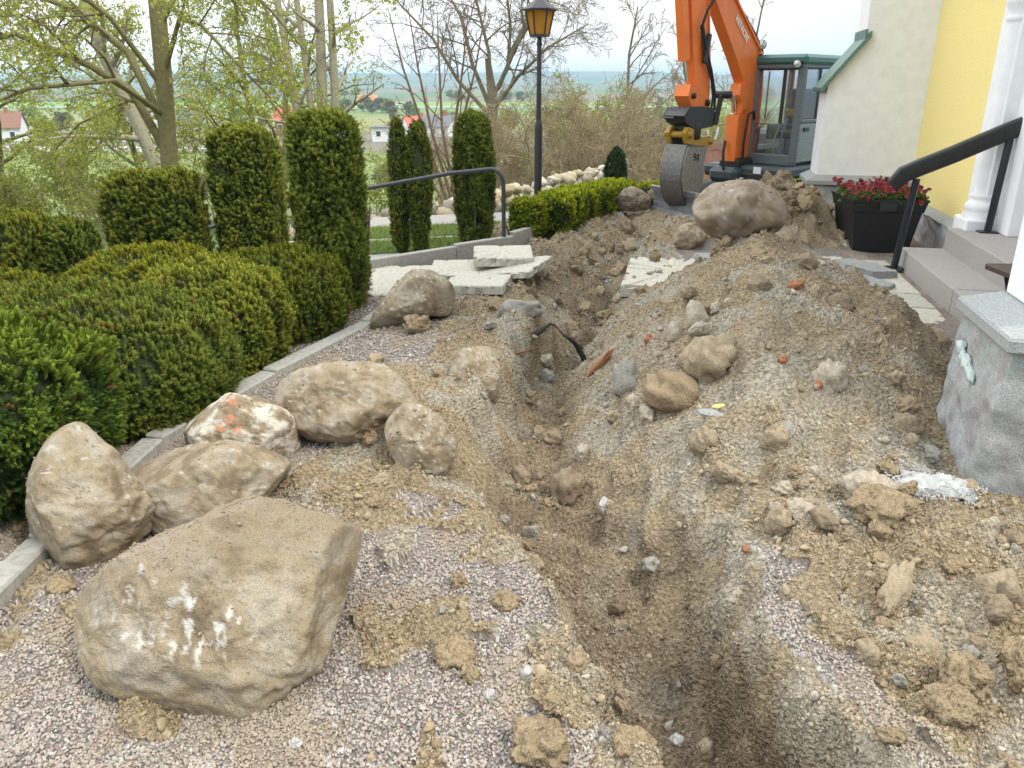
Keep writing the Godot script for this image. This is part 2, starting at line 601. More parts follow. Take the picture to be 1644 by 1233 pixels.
func lump(seed_: int, seg: int, rough: float, squash := Vector3.ONE, facets := 0) -> ArrayMesh:
	var n := fnl(FastNoiseLite.TYPE_SIMPLEX, 0.75, seed_, 3)
	var r := RandomNumberGenerator.new()
	r.seed = seed_ * 77 + 5
	var cuts := []
	for i in facets:
		cuts.append([Vector3(r.randf_range(-1, 1), r.randf_range(-1, 1), r.randf_range(-1, 1)).normalized(), r.randf_range(0.62, 0.9)])
	var b := MB.new()
	var rings := maxi(3, seg / 2)
	for j in rings + 1:
		var th := PI * j / rings
		for i in seg:
			var ph := TAU * i / seg
			var d := Vector3(sin(th) * cos(ph), cos(th), sin(th) * sin(ph))
			var rad := 1.0 + n.get_noise_3d(d.x * 1.6, d.y * 1.6, d.z * 1.6) * rough + n.get_noise_3d(d.x * 5.5 + 7.0, d.y * 5.5, d.z * 5.5) * rough * 0.3
			for q in cuts:
				var dt: float = d.dot(q[0])
				if dt > 0.05:
					rad = minf(rad, lerpf(rad, q[1] / dt, 0.9) if q[1] / dt < rad else rad)
			var k := 0.9 + 0.25 * n.get_noise_3d(d.x * 4.0 + 9.0, d.y * 4.0, d.z * 4.0)
			b.add(d * rad * squash, Color(k, k, k))
	for j in rings:
		for i in seg:
			var a := j * seg + i
			var e := j * seg + (i + 1) % seg
			b.tri(a, a + seg, e)
			b.tri(e, a + seg, e + seg)
	# the ring runs clockwise seen from above; turn the faces outward
	if (b.v[b.ix[seg * 6 + 2]] - b.v[b.ix[seg * 6]]).cross(b.v[b.ix[seg * 6 + 1]] - b.v[b.ix[seg * 6]]).dot(b.v[b.ix[seg * 6]]) < 0.0:
		for i in range(0, b.ix.size(), 3):
			var q := b.ix[i + 1]
			b.ix[i + 1] = b.ix[i + 2]
			b.ix[i + 2] = q
	return b.mesh(true)


func scatter() -> void:
	# gravel pebbles lying on the path
	var shapes := [lump(301, 6, 0.5, Vector3(1.0, 0.62, 0.8)), lump(302, 6, 0.5, Vector3(0.85, 0.7, 1.05)), lump(303, 7, 0.6, Vector3(1.1, 0.55, 0.7))]
	var bufs := [PackedFloat32Array(), PackedFloat32Array(), PackedFloat32Array()]
	rng.seed = 4100
	for i in 190000:
		var z := -1.2 - pow(rng.randf(), 1.9) * 5.3
		var half := 0.35 + 0.78 * -z
		var x := rng.randf_range(-half, half * 0.95)
		if x < -2.2 or x > 1.6:
			continue
		if x > 0.2 and x < 0.74 and z > -2.3:
			continue
		var q := surface(x, z)
		var p := section_at(z)
		if soil_at(x, z, 0.0, p) > 0.5 or (x > p[3].x - 0.01 and x < p[6].x):
			continue
		var size := rng.randf_range(0.0034, 0.0068) * (1.5 if rng.randf() < 0.04 else 1.0) * maxf(1.0, -z / 3.2)
		var col := pebble_colour(rng.randf())
		var dusty := smoothstep(0.0, 0.4, n_patch.get_noise_2d(x * 2.0, z * 2.0))
		col = col.lerp(Color(0.36, 0.29, 0.2), 0.28 + dusty * 0.5)
		push(bufs[i % 3], rand_basis(Vector3.ONE * size), q + Vector3(0, size * 0.45, 0), col)
	for s in 3:
		tag(many("gravel_pebbles", shapes[s], mats.pebble, bufs[s]), "pink and grey gravel pebbles covering the path", "gravel")
	# crumbs of soil and small stones
	shapes = [lump(311, 8, 0.9, Vector3(1, 0.8, 0.9), 4), lump(312, 8, 0.8, Vector3(0.9, 0.7, 1.1), 5), lump(313, 9, 0.9, Vector3(1.1, 0.8, 0.8), 6)]
	bufs = [PackedFloat32Array(), PackedFloat32Array(), PackedFloat32Array()]
	rng.seed = 4200
	for i in 380000:
		var z := -1.25 - pow(rng.randf(), 1.5) * 8.8
		var half := 0.4 + 0.68 * -z
		var x := rng.randf_range(-half * 0.75, half)
		if x < -1.5 or x > 3.3:
			continue
		var q := surface(x, z)
		var p := row_p
		var s := soil_at(x, z, 0.0, p)
		if s < 0.5 and rng.randf() > 0.03:
			continue
		var coarse := smoothstep(-0.25, 0.35, n_patch.get_noise_2d(x * 2.0 + 9.0, z * 2.0))
		if s > 0.5 and rng.randf() > 0.35 + coarse * 0.65:
			continue
		var size := 0.003 * pow(rng.randf() + 0.0009, -0.29) * maxf(1.0, -z / 4.5)
		if s < 0.5:
			size *= 0.8
		size = minf(size, 0.026)
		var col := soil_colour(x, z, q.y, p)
		var k := rng.randf()
		if k < 0.035:
			col = col.lerp(Color(0.5, 0.47, 0.42), 0.7)
		elif k < 0.11:
			col = col.lerp(Color(0.33, 0.315, 0.29), 0.6)
		elif k < 0.17:
			col = col.lerp(Color(0.32, 0.2, 0.12), 0.4)
		elif k < 0.1708:
			col = Color(0.42, 0.13, 0.05)
		col *= rng.randf_range(0.85, 1.15)
		push(bufs[i % 3], rand_basis(Vector3(1, rng.randf_range(0.6, 0.95), 1) * size), q + Vector3(0, size * 0.3, 0), col)
	for s in 3:
		tag(many("soil_crumbs", shapes[s], mats.crumb, bufs[s]), "loose crumbs of brown soil and small stones over the diggings", "soil crumbs")


# ---------------------------------------------------------------- boulders and stones
# a boulder: its outline as twenty radii about its axis, its half depths before and behind, in its own turned frame
func boulder_mesh(radii: Array, front: float, back: float, kind: String, sd: int, seg := 120) -> ArrayMesh:
	var n := fnl(FastNoiseLite.TYPE_SIMPLEX, 1.0, sd, 4)
	var ng := fnl(FastNoiseLite.TYPE_SIMPLEX, 1.0, sd + 50, 5)
	var cell := fnl(FastNoiseLite.TYPE_CELLULAR, 1.0, sd + 9, 1)
	cell.cellular_return_type = FastNoiseLite.RETURN_DISTANCE2_SUB
	var mean := 0.0
	for r in radii:
		mean += r / radii.size()
	# broken facets
	var rf := RandomNumberGenerator.new()
	rf.seed = sd * 3 + 1
	var cuts := []
	for i in 9:
		cuts.append([Vector3(rf.randf_range(-1, 1), rf.randf_range(-1, 1), rf.randf_range(0.1, 1.2)).normalized(), rf.randf_range(0.84, 0.97)])
	var b := MB.new()
	var rings := seg / 2
	var k := radii.size()
	for j in rings + 1:
		var th := PI * j / rings
		for i in seg:
			var ph := TAU * i / seg
			# poles to the left and right of the outline
			var d := Vector3(cos(th), sin(th) * cos(ph), sin(th) * sin(ph))
			var s := Vector2(d.x, d.y).length()
			var a := fposmod(atan2(d.y, d.x) / TAU, 1.0) * k
			var i0 := int(a) % k
			var f := a - int(a)
			var rr := cubic_interpolate(radii[i0], radii[(i0 + 1) % k], radii[(i0 + k - 1) % k], radii[(i0 + 2) % k], f)
			var deep := front if d.z > 0.0 else back
			var pw := 3.6 if kind == "scraped" else 2.6
			var r := pow(pow(s / rr, pw) + pow(absf(d.z) / deep, pw), -1.0 / pw)
			for cut in cuts:
				var cn: Vector3 = cut[0]
				var dt := d.dot(cn)
				if dt > 0.1:
					# the body's reach along the cut's own direction, a little short of it
					var cs := Vector2(cn.x, cn.y).length()
					var ca := fposmod(atan2(cn.y, cn.x) / TAU, 1.0) * k
					var reach := pow(pow(cs / float(radii[int(ca) % k]), pw) + pow(absf(cn.z) / front, pw), -1.0 / pw)
					r = minf(r, lerpf(r, reach * float(cut[1]) / dt, 0.85)) if reach * float(cut[1]) / dt < r else r
			var p := d * r
			var q := p / mean
			var rim := 1.0 - 0.75 * smoothstep(0.7, 1.0, s)
			p += d * mean * (n.get_noise_3d(q.x * 1.1, q.y * 1.1, q.z * 1.1) * 0.13 * rim - maxf(0.0, 0.1 - absf(n.get_noise_3d(q.x * 0.8 + 7.0, q.y * 1.3, q.z))) * 0.14 * rim + ng.get_noise_3d(q.x * 4.5, q.y * 4.5, q.z * 4.5) * 0.026 + ng.get_noise_3d(q.x * 15.0, q.y * 15.0, q.z * 15.0) * 0.007)
			b.add(p, boulder_colour(p / mean, kind, ng, n))
	for j in rings:
		for i in seg:
			var a := j * seg + i
			var e := j * seg + (i + 1) % seg
			b.tri(a, e, a + seg)
			b.tri(e, e + seg, a + seg)
	var p0 := b.v[b.ix[seg * 12]]
	if (b.v[b.ix[seg * 12 + 2]] - p0).cross(b.v[b.ix[seg * 12 + 1]] - p0).dot(p0) < 0.0:
		for i in range(0, b.ix.size(), 3):
			var q := b.ix[i + 1]
			b.ix[i + 1] = b.ix[i + 2]
			b.ix[i + 2] = q
	return b.mesh(true)


# bare stone under a skin of dried soil, with the scrapes and crusts that the digger left
func boulder_colour(q: Vector3, kind: String, ng: FastNoiseLite, n: FastNoiseLite) -> Color:
	var a := ng.get_noise_3d(q.x * 1.5, q.y * 1.5, q.z * 1.5)
	var f := ng.get_noise_3d(q.x * 7.0 + 4.0, q.y * 7.0, q.z * 7.0)
	var skin := Color(0.32, 0.252, 0.163)
	var bare := Color(0.375, 0.317, 0.24)
	var dirt := Color(0.19, 0.14, 0.088)
	if kind == "grey":
		skin = Color(0.29, 0.225, 0.16)
		bare = Color(0.34, 0.285, 0.225)
	var c := skin.lerp(bare, smoothstep(0.0, 0.35, a)).lerp(dirt, 0.85 * smoothstep(0.08, 0.45, -a + f * 0.35))
	# hairline cracks and seams
	var seam := absf(n.get_noise_3d(q.x * 0.9 + 3.0, q.y * 1.6, q.z * 0.9))
	c = c.lerp(Color(0.12, 0.085, 0.055), 0.7 * smoothstep(0.014, 0.0, seam) * smoothstep(-0.1, 0.2, a))
	c *= 1.0 + 0.14 * f
	var white := Color(0.66, 0.63, 0.58)
	if kind == "scraped":
		# short white scrapes over the left of the upper face
		var g := n.get_noise_3d(q.x * 9.0 - q.y * 3.0, q.y * 2.6 + q.x * 1.5, 3.0)
		var zone := exp(-(pow((q.x + 0.5) / 0.5, 2) + pow((q.y + 0.16 + q.x * 0.5) / 0.3, 2)))
		c = c.lerp(white, 0.85 * smoothstep(0.3, 0.62, g * 0.8 + zone * 0.25 + f * 0.75) * smoothstep(0.08, 0.35, zone))
		c = c.lerp(Color(0.235, 0.18, 0.12), 0.6 * smoothstep(0.1, 0.5, q.y + f * 0.3) * smoothstep(-0.2, 0.3, a + 0.15))
	elif kind == "crusted":
		c = c.lerp(Color(0.6, 0.54, 0.46), smoothstep(-0.05, 0.3, a + f * 0.5))
		for spot in [Vector2(-0.3, 0.25), Vector2(-0.15, 0.0), Vector2(-0.2, 0.62), Vector2(-0.5, 0.1)]:
			c = c.lerp(Color(0.62, 0.2, 0.09), 0.6 * smoothstep(0.13, 0.02, Vector2(q.x, q.y).distance_to(spot) + f * 0.2))
	elif kind == "scratched":
		var line := absf(n.get_noise_3d(q.x * 1.6 + q.y, q.y * 0.8, 1.0) + 0.05)
		c = c.lerp(white, 0.85 * smoothstep(0.035, 0.0, line) * smoothstep(-0.1, 0.15, f + 0.1))
	else:
		c = c.lerp(white, 0.5 * smoothstep(0.46, 0.6, n.get_noise_3d(q.x * 3.0, q.y * 7.0, q.z * 3.0 + 2.0)))
	return c


func boulders() -> void:
	var rows := [
		["boulder", "huge flat-topped tan boulder with white scrape marks, foremost on the gravel", "scraped", Vector3(-0.803, 0.139, -1.925), 0.395, -0.595, 0.24, 0.34, [0.335, 0.400, 0.404, 0.364, 0.332, 0.297, 0.287, 0.297, 0.337, 0.401, 0.414, 0.384, 0.329, 0.310, 0.319, 0.341, 0.311, 0.307, 0.298, 0.300]],
		["boulder", "upright pear-shaped tan boulder at the left by the kerb and juniper", "plain", Vector3(-1.492, 0.158, -2.514), 0.536, -0.444, 0.2, 0.25, [0.171, 0.159, 0.162, 0.184, 0.222, 0.286, 0.272, 0.237, 0.223, 0.206, 0.210, 0.230, 0.252, 0.262, 0.261, 0.255, 0.225, 0.216, 0.220, 0.207]],
		["boulder", "low tan boulder wedged between the upright boulder and the huge scraped one", "plain", Vector3(-1.138, 0.084, -2.746), 0.393, -0.458, 0.2, 0.3, [0.312, 0.268, 0.228, 0.200, 0.191, 0.183, 0.194, 0.226, 0.277, 0.329, 0.300, 0.281, 0.261, 0.203, 0.175, 0.169, 0.171, 0.191, 0.242, 0.285]],
		["boulder", "pale boulder with whitish crust and small orange spots beside the dark hedge", "crusted", Vector3(-1.175, 0.122, -3.225), 0.349, -0.394, 0.18, 0.25, [0.216, 0.194, 0.163, 0.153, 0.151, 0.156, 0.179, 0.180, 0.201, 0.233, 0.267, 0.260, 0.227, 0.188, 0.173, 0.176, 0.184, 0.208, 0.258, 0.245]],
		["boulder", "wide light brown boulder with a crack, behind the orange-spotted boulder", "plain", Vector3(-0.757, 0.157, -3.430), 0.217, -0.377, 0.22, 0.3, [0.312, 0.281, 0.261, 0.232, 0.207, 0.197, 0.207, 0.236, 0.284, 0.333, 0.316, 0.276, 0.239, 0.205, 0.184, 0.182, 0.200, 0.241, 0.317, 0.364]],
		["boulder", "pointed boulder slab with white scratches leaning into the left trench edge", "scratched", Vector3(0, -0.03, 0.0) + Vector3(-0.348, 0.157, -3.081), 0.112, -0.422, 0.1, 0.3, [0.112, 0.100, 0.099, 0.107, 0.117, 0.145, 0.175, 0.200, 0.211, 0.204, 0.180, 0.171, 0.158, 0.156, 0.156, 0.167, 0.165, 0.144, 0.123, 0.117]],
		["boulder", "half-buried boulder with a white streaked face in the middle of the left trench wall", "scratched", Vector3(-0.05, -0.02, -0.03) + Vector3(-0.154, 0.112, -3.934), 0.039, -0.350, 0.08, 0.25, [0.140, 0.152, 0.180, 0.193, 0.182, 0.164, 0.163, 0.171, 0.141, 0.131, 0.124, 0.114, 0.117, 0.133, 0.141, 0.160, 0.187, 0.193, 0.156, 0.142]],
		["boulder", "slanting brown boulder lying against the pale concrete slabs near the yews", "scratched", Vector3(-0.656, 0.208, -5.104), 0.128, -0.255, 0.16, 0.25, [0.326, 0.301, 0.260, 0.245, 0.220, 0.209, 0.178, 0.166, 0.160, 0.171, 0.205, 0.281, 0.330, 0.220, 0.160, 0.127, 0.115, 0.115, 0.166, 0.274]],
		["boulder", "big rounded grey-brown boulder under the excavator behind the soil heap", "grey", Vector3(1.566, 0.735, -5.512), -0.277, -0.141, 0.35, 0.4, [0.305, 0.275, 0.257, 0.226, 0.222, 0.208, 0.215, 0.243, 0.301, 0.328, 0.325, 0.299, 0.261, 0.230, 0.204, 0.200, 0.201, 0.225, 0.279, 0.290]],
		["boulder", "small round boulder at the foot of the big boulder beside the broken slab", "plain", Vector3(1.759, 0.127, -7.965), -0.217, -0.173, 0.14, 0.18, [0.162, 0.151, 0.132, 0.129, 0.139, 0.135, 0.131, 0.141, 0.135, 0.134, 0.147, 0.166, 0.182, 0.168, 0.150, 0.149, 0.141, 0.147, 0.172, 0.170]],
		["boulder", "peaked brown boulder between the box hedge and the dozer blade", "grey", Vector3(1.595, 0.159, -10.6), -0.149, -0.129, 0.166, 0.207, [0.216, 0.174, 0.153, 0.135, 0.134, 0.145, 0.155, 0.159, 0.183, 0.192, 0.224, 0.240, 0.242, 0.201, 0.176, 0.172, 0.174, 0.192, 0.239, 0.227]],
		["boulder", "flat brown boulder behind the dozer blade beside the peaked boulder", "grey", Vector3(2.06, 0.131, -11.2), -0.182, -0.124, 0.164, 0.164, [0.190, 0.174, 0.140, 0.117, 0.110, 0.114, 0.112, 0.121, 0.147, 0.171, 0.191, 0.171, 0.126, 0.109, 0.105, 0.102, 0.101, 0.111, 0.138, 0.210]],
	]
	var k := 0
	for r in rows:
		var m := boulder_mesh(r[6 + 2], r[6], r[7], r[2], 500 + k * 7, 280 if k == 0 else (180 if k < 5 else 110))
		var o := put(r[0], m, mats.boulder)
		o.position = r[3]
		o.basis = Basis.from_euler(Vector3(r[5], r[4], 0.0))
		tag(o, r[1], "boulder")
		soil_on(o, k)
		k += 1


# dry soil and grit left lying on a boulder's upper side
func soil_on(o: MeshInstance3D, k: int) -> void:
	rng.seed = 3300 + k
	var a := o.mesh.surface_get_arrays(0)
	var v: PackedVector3Array = a[Mesh.ARRAY_VERTEX]
	var nn: PackedVector3Array = a[Mesh.ARRAY_NORMAL]
	var buf := PackedFloat32Array()
	for i in (5200 if k == 0 else 700):
		var j := rng.randi() % v.size()
		var n := o.basis * nn[j]
		var p := o.transform * (v[j] + Vector3(rng.randf_range(-1, 1), rng.randf_range(-1, 1), 0.0) * 0.004)
		var heapy := n_patch.get_noise_3d(p.x * 3.0, p.y * 3.0, p.z * 3.0)
		if n.y < 0.45 or heapy < (-0.05 if k == 0 else 0.05):
			continue
		if k == 0 and v[j].x < -0.12 and v[j].y < 0.12:
			continue
		var s := 0.0016 * pow(rng.randf() + 0.002, -0.38) * (1.0 if k < 4 else 1.5)
		var c := Color(0.3, 0.235, 0.155).lerp(Color(0.42, 0.37, 0.3), rng.randf() * rng.randf())
		push(buf, rand_basis(Vector3(1.0, 0.8, 0.9) * s), p + n * s * 0.3, c)
	if buf.size():
		tag(many("soil_crumbs", crumb_mesh, mats.crumb, buf), "dry soil crumbs strewn on the " + " ".join(str(o.get_meta("label")).split(" ").slice(0, 8)), "soil crumbs")


func stones() -> void:
	var rows := [
		["stone", "rounded tan stone, largest on the left face of the long heap", "tan", 0.935, -3.580, 0.131, 0.107],
		["stone", "angular rust-brown stone on the heap below the rounded tan stone", "rust", 0.761, -3.503, 0.141, 0.106],
		["stone", "white-streaked grey stone high on the left face of the heap", "pale", 0.989, -4.110, 0.084, 0.087],
		["stone", "smooth grey stone half buried in the grey sandy trench slope", "grey", 0.599, -3.884, 0.072, 0.098],
		["stone", "small oval stone below the smooth grey one on the trench slope", "tan", 0.523, -3.762, 0.048, 0.035],
		["stone", "blocky brown stone near the top of the long heap", "brown", 1.320, -4.183, 0.074, 0.057],
		["stone", "round brown stone capped by a pale chip on the right of the trench bed", "brown", 0.257, -3.392, 0.075, 0.090],
		["stone", "pale chipped stone lying on the round brown stone in the trench", "pale", 0.344, -3.573, 0.037, 0.046],
		["stone", "larger of two round stones side by side in the trench bed", "brown", 0.050, -3.568, 0.053, 0.056],
		["stone", "smaller of two round stones side by side in the trench bed", "brown", 0.125, -3.595, 0.038, 0.044],
		["stone", "angular brown stone in the trench behind the two round stones", "brown", 0.217, -3.872, 0.057, 0.047],
		["stone", "small tan stone in the trench bed, beyond the angular brown stone", "tan", 0.152, -4.045, 0.045, 0.038],
		["stone", "tall tan stone standing on the left flank of the heap front", "tan", 0.811, -3.070, 0.056, 0.066],
		["stone", "tan stone sunk in grey grit on the front of the heap", "tan", 1.059, -2.925, 0.058, 0.055],
		["stone", "tan egg-shaped stone on the heap above the grey trench lip", "tan", 0.858, -2.883, 0.050, 0.045],
		["stone", "flattish brown stone near the foot of the church plinth", "brown", 1.666, -3.094, 0.079, 0.042],
		["stone", "yellowish pebble on the dark right flank of the heap", "tan", 1.723, -3.370, 0.034, 0.039],
		["stone", "grey-tan block between the heap and the far plinth corner", "tan", 2.403, -4.308, 0.078, 0.082],
		["stone", "large tan stone with a pale ridge at the heap front near the plinth", "pale", 1.322, -2.626, 0.097, 0.062],
		["stone", "three-sided tan stone on the right lip above the gravel strip", "tan", 0.957, -2.516, 0.045, 0.054],
		["stone", "low brown wedge stone left of the two large front clods", "brown", 1.105, -2.470, 0.057, 0.035],
		["stone", "long finger-shaped tan stone lying diagonally on the right rubble", "tan", 1.192, -2.093, 0.043, 0.074],
		["stone", "big rounded stone set alone in the rubble at the right edge", "tan", 1.471, -2.046, 0.065, 0.078],
		["stone", "pale white-grey flat pebble on the trench floor nearest the camera", "white", 0.543, -2.044, 0.027, 0.018],
		["stone", "dark brown wedge stone on the trench floor", "darkbrown", 0.417, -2.631, 0.037, 0.037],
		["stone", "orange-brown stone against the left trench wall near the front", "rust", 0.321, -2.141, 0.032, 0.029],
		["stone", "tan stone touching the orange-brown stone in the trench", "tan", 0.375, -2.188, 0.026, 0.028],
		["stone", "flat tan stone under the broken left gravel edge", "tan", 0.091, -2.850, 0.049, 0.042],
		["stone", "grey-green stone in the trench bed left of the grey lip", "grey", 0.581, -2.796, 0.056, 0.038],
		["stone", "white chip of stone on the slope below the tan egg stone", "white", 0.422, -3.183, 0.034, 0.037],
		["stone", "whitish stone in the trench below the black root", "pale", 0.206, -4.870, 0.056, 0.040],
		["stone", "pale worn stone beside the mid slab in the far trench", "pale", 0.927, -6.629, 0.069, 0.043],
		["stone", "grey rough stone below the displaced slabs, left of the trench", "grey", 0.054, -5.109, 0.157, 0.083],
		["stone", "brown round stone on the right gravel side beside the trench end", "tan", 1.339, -8.890, 0.105, 0.084],
		["stone", "grey stone bulging from the far left trench slope", "brown", 1.373, -9.632, 0.105, 0.120],
		["stone", "tan stone at the bottom of the trench past the root", "tan", 0.482, -5.720, 0.047, 0.042],
		["stone", "buried pale stone with yellow flecks on the heap's right shoulder", "pale", 1.400, -3.294, 0.072, 0.072],
		["stone", "pale oval stone on the gravel right of the slate fragments' heap", "grey", 1.590, -2.820, 0.034, 0.015],
		["stone", "grey flake stone half out of the soil right of the heap", "grey", 1.602, -2.818, 0.049, 0.017],
		["stone", "small grey-white stone on the gravel in front of the huge boulder", "white", -0.539, -1.551, 0.017, 0.014],
		["stone", "white pebble on the gravel right of the huge boulder's tip", "white", -0.457, -1.617, 0.008, 0.006],
		["stone", "grey-white chip on the gravel left of the tan square clod's front", "white", 0.045, -1.797, 0.023, 0.019],
		["stone", "pale chip on the gravel between square clod and trench edge", "white", -0.062, -1.718, 0.015, 0.019],
		["stone", "round reddish stone on the right gravel edge near the bottom corner", "brown", 1.333, -1.890, 0.025, 0.020],
		["stone", "stone with a pale face wedged in the upper heap behind the white-streaked one", "pale", 0.891, -4.149, 0.061, 0.061],
		["stone", "brown stone buried to its top beside the orange brick piece", "brown", 1.714, -4.044, 0.072, 0.052],
		["soil_clod", "square dried soil clod on the left gravel with a cracked lower edge", "clod", -0.160, -1.874, 0.061, 0.049],
		["soil_clod", "soil clod in front of the square clod on the gravel", "clod", -0.113, -1.796, 0.026, 0.030],
		["soil_clod", "rounded soil clod behind the square clod, nearest the boulder", "clod", -0.171, -2.235, 0.031, 0.029],
		["soil_clod", "knobbly soil clod on the gravel halfway to the trench edge", "clod", -0.148, -2.048, 0.025, 0.025],
		["soil_clod", "grey-tan clod on the gravel close to the trench edge", "clod", -0.014, -2.128, 0.040, 0.034],
		["soil_clod", "broad crumbling clod at the bottom edge of the gravel", "clod", 0.077, -1.527, 0.080, 0.059],
		["soil_clod", "yellowish clod cut by the bottom edge beside the trench", "clod", 0.309, -1.534, 0.053, 0.034],
		["soil_clod", "wide lumpy clod in front of the pale-ridged stone", "clod", 1.324, -2.494, 0.107, 0.062],
		["soil_clod", "big ochre clod in the right bottom corner, upper one", "clod", 1.211, -1.717, 0.067, 0.067],
		["soil_clod", "ochre clod in front of the upper corner clod", "clod", 1.131, -1.622, 0.061, 0.048],
		["soil_clod", "crumbly clod cut by the right edge of the photo", "clod", 1.379, -1.761, 0.044, 0.054],
		["soil_clod", "lumpy clod under the slanting boulder by the slabs", "clod", -0.592, -4.849, 0.095, 0.071],
		["soil_clod", "rounded clod at the left of the loose slabs' shadow", "clod", -0.094, -5.332, 0.060, 0.043],
		["soil_clod", "tan clod at the base of the small upright boulder on the gravel", "clod", -1.474, -2.208, 0.045, 0.033],
		["brick_fragment", "orange brick wedge sticking out of the heap top", "brick", 1.514, -4.174, 0.053, 0.030],
		["brick_fragment", "long orange tile shard on the right trench slope", "brick", 0.519, -4.437, 0.033, 0.088],
		["brick_fragment", "orange brick chip on the slope near the white-streaked stone", "brick", 0.783, -4.337, 0.032, 0.032],
		["brick_fragment", "small orange crumb on the gravel strip at the trench lip", "brick", 0.825, -2.433, 0.015, 0.013],
		["brick_fragment", "dull red brick piece sunk in the heap's middle", "brick", 1.207, -3.364, 0.025, 0.020],
		["brick_fragment", "reddish brick piece beside the buried pale stone on the heap", "brick", 1.343, -3.267, 0.025, 0.025],
	]
	var shapes := []
	for i in 6:
		shapes.append(lump(600 + i, 30, 0.42, Vector3.ONE, [0, 3, 5, 2, 6, 4][i]))
	var clods := []
	for i in 3:
		clods.append(lump(640 + i, 46, 0.5, Vector3.ONE, 4))
	var cols := {
		"tan": Color(0.37, 0.29, 0.19), "rust": Color(0.315, 0.23, 0.14), "pale": Color(0.46, 0.39, 0.3), "grey": Color(0.33, 0.305, 0.26), "brown": Color(0.29, 0.22, 0.145),
		"white": Color(0.52, 0.5, 0.47), "darkbrown": Color(0.2, 0.145, 0.095), "clod": Color(0.37, 0.275, 0.165), "brick": Color(0.4, 0.165, 0.08),
	}
	rng.seed = 900
	var k := 0
	for r in rows:
		var kind: String = r[2]
		var base: StandardMaterial3D = mat("stone " + kind, cols[kind], 0.95, true)
		if not base.uv1_triplanar:
			tri_map(base, 3.0)
			base.albedo_texture = tex_rock
			relief(base, tex_bump, 1.2 if kind == "clod" else 0.4)
		var m: Mesh = clods[k % 3] if kind == "clod" else shapes[[1, 4, 5][k % 3] if kind in ["brick", "rust", "darkbrown"] else k % 6]
		var o := put(r[0], m, base)
		var y := surface(r[3], r[4]).y
		o.position = Vector3(r[3], y + r[6] * 0.42, r[4])
		o.basis = Basis.from_euler(Vector3(rng.randf_range(-0.3, 0.3), rng.randf_range(-0.5, 0.5), rng.randf_range(-0.25, 0.25))).scaled_local(Vector3(r[5], r[6] * 1.05, (r[5] + r[6]) * 0.5))
		if r[1].contains("long orange tile"):
			o.basis = Basis.from_euler(Vector3(0.3, 0.3, -0.6)).scaled_local(Vector3(0.025, 0.12, 0.02))
		elif r[1].contains("finger"):
			o.basis = Basis.from_euler(Vector3(-0.9, 0.0, -0.65)).scaled_local(Vector3(0.04, 0.09, 0.04))
		tag(o, r[1], {"stone": "stone", "soil_clod": "soil clod", "brick_fragment": "brick fragment"}[r[0]])
		k += 1
	# more loose stones among the soil, none told from the next
	rng.seed = 911
	var done := 0
	while done < 190:
		var z := -1.5 - pow(rng.randf(), 1.3) * 7.5
		var x := rng.randf_range(-1.0, 2.6)
		var q := surface(x, z)
		if soil_at(x, z, q.y, row_p) < 0.5:
			continue
		var kind: String = ["tan", "brown", "grey", "clod", "pale", "rust", "clod", "clod", "clod", "tan"][rng.randi() % 10]
		var s := 0.015 + 0.027 * pow(rng.randf(), 2.5) * (1.0 + -z * 0.15)
		var o := put("stone" if kind != "clod" else "soil_clod", shapes[rng.randi() % 6] if kind != "clod" else clods[rng.randi() % 3], mat("stone " + kind, cols[kind], 0.95, true))
		o.position = q + Vector3(0, s * 0.3, 0)
		o.basis = rand_basis(Vector3(s * rng.randf_range(0.8, 1.4), s * rng.randf_range(0.6, 0.9), s))
		var zone := "on the rubble at the right front"
		if q.x < row_p[3].x:
			zone = "on the low soil bank left of the trench"
		elif q.x < row_p[6].x:
			zone = "in the near part of the trench" if q.z > -3.0 else ("in the middle of the trench" if q.z > -5.5 else "in the far end of the trench")
		elif q.z < -6.0:
			zone = "on the far right brink of the trench"
		elif q.z < -2.8:
			zone = "on the left face of the long heap" if q.x < row_p[7].x else "on the dark right flank of the long heap"
		var look: String = {"tan": "small tan stone", "brown": "small brown stone", "grey": "small grey stone", "pale": "small pale stone", "rust": "small rust-brown stone", "clod": "small ochre clod of soil"}[kind]
		tag(o, look + " lying loose " + zone, "stone", "loose stones in the dug soil")
		done += 1


	# clods and stones thickly strewn over the right front
	rng.seed = 925
	done = 0
	while done < 85:
		var x := rng.randf_range(0.95, 2.0)
		var z := rng.randf_range(-3.0, -1.45)
		var q := surface(x, z)
		if soil_at(x, z, q.y, row_p) < 0.5 or x < row_p[6].x + 0.08:
			continue
		var kind: String = ["clod", "clod", "tan", "brown", "clod", "pale", "grey"][rng.randi() % 7]
		var s := 0.014 + 0.034 * pow(rng.randf(), 2.2)
		var o := put("stone" if kind != "clod" else "soil_clod", shapes[rng.randi() % 6] if kind != "clod" else clods[rng.randi() % 3], mat("stone " + kind, cols[kind], 0.95, true))
		o.position = q + Vector3(0, s * 0.25, 0)
		o.basis = rand_basis(Vector3(s * rng.randf_range(0.8, 1.4), s * rng.randf_range(0.6, 0.9), s))
		tag(o, {"tan": "tan stone", "brown": "brown stone", "grey": "grey stone", "pale": "pale stone", "clod": "crumbly soil clod"}[kind] + (" in the rubble between plinth and gravel strip" if z < -2.3 else " in the rubble of the right front corner"), "stone" if kind != "clod" else "soil clod", "loose stones in the dug soil")
		done += 1
	# dark fresh clods over the rear heap and the far trench walls
	rng.seed = 931
	done = 0
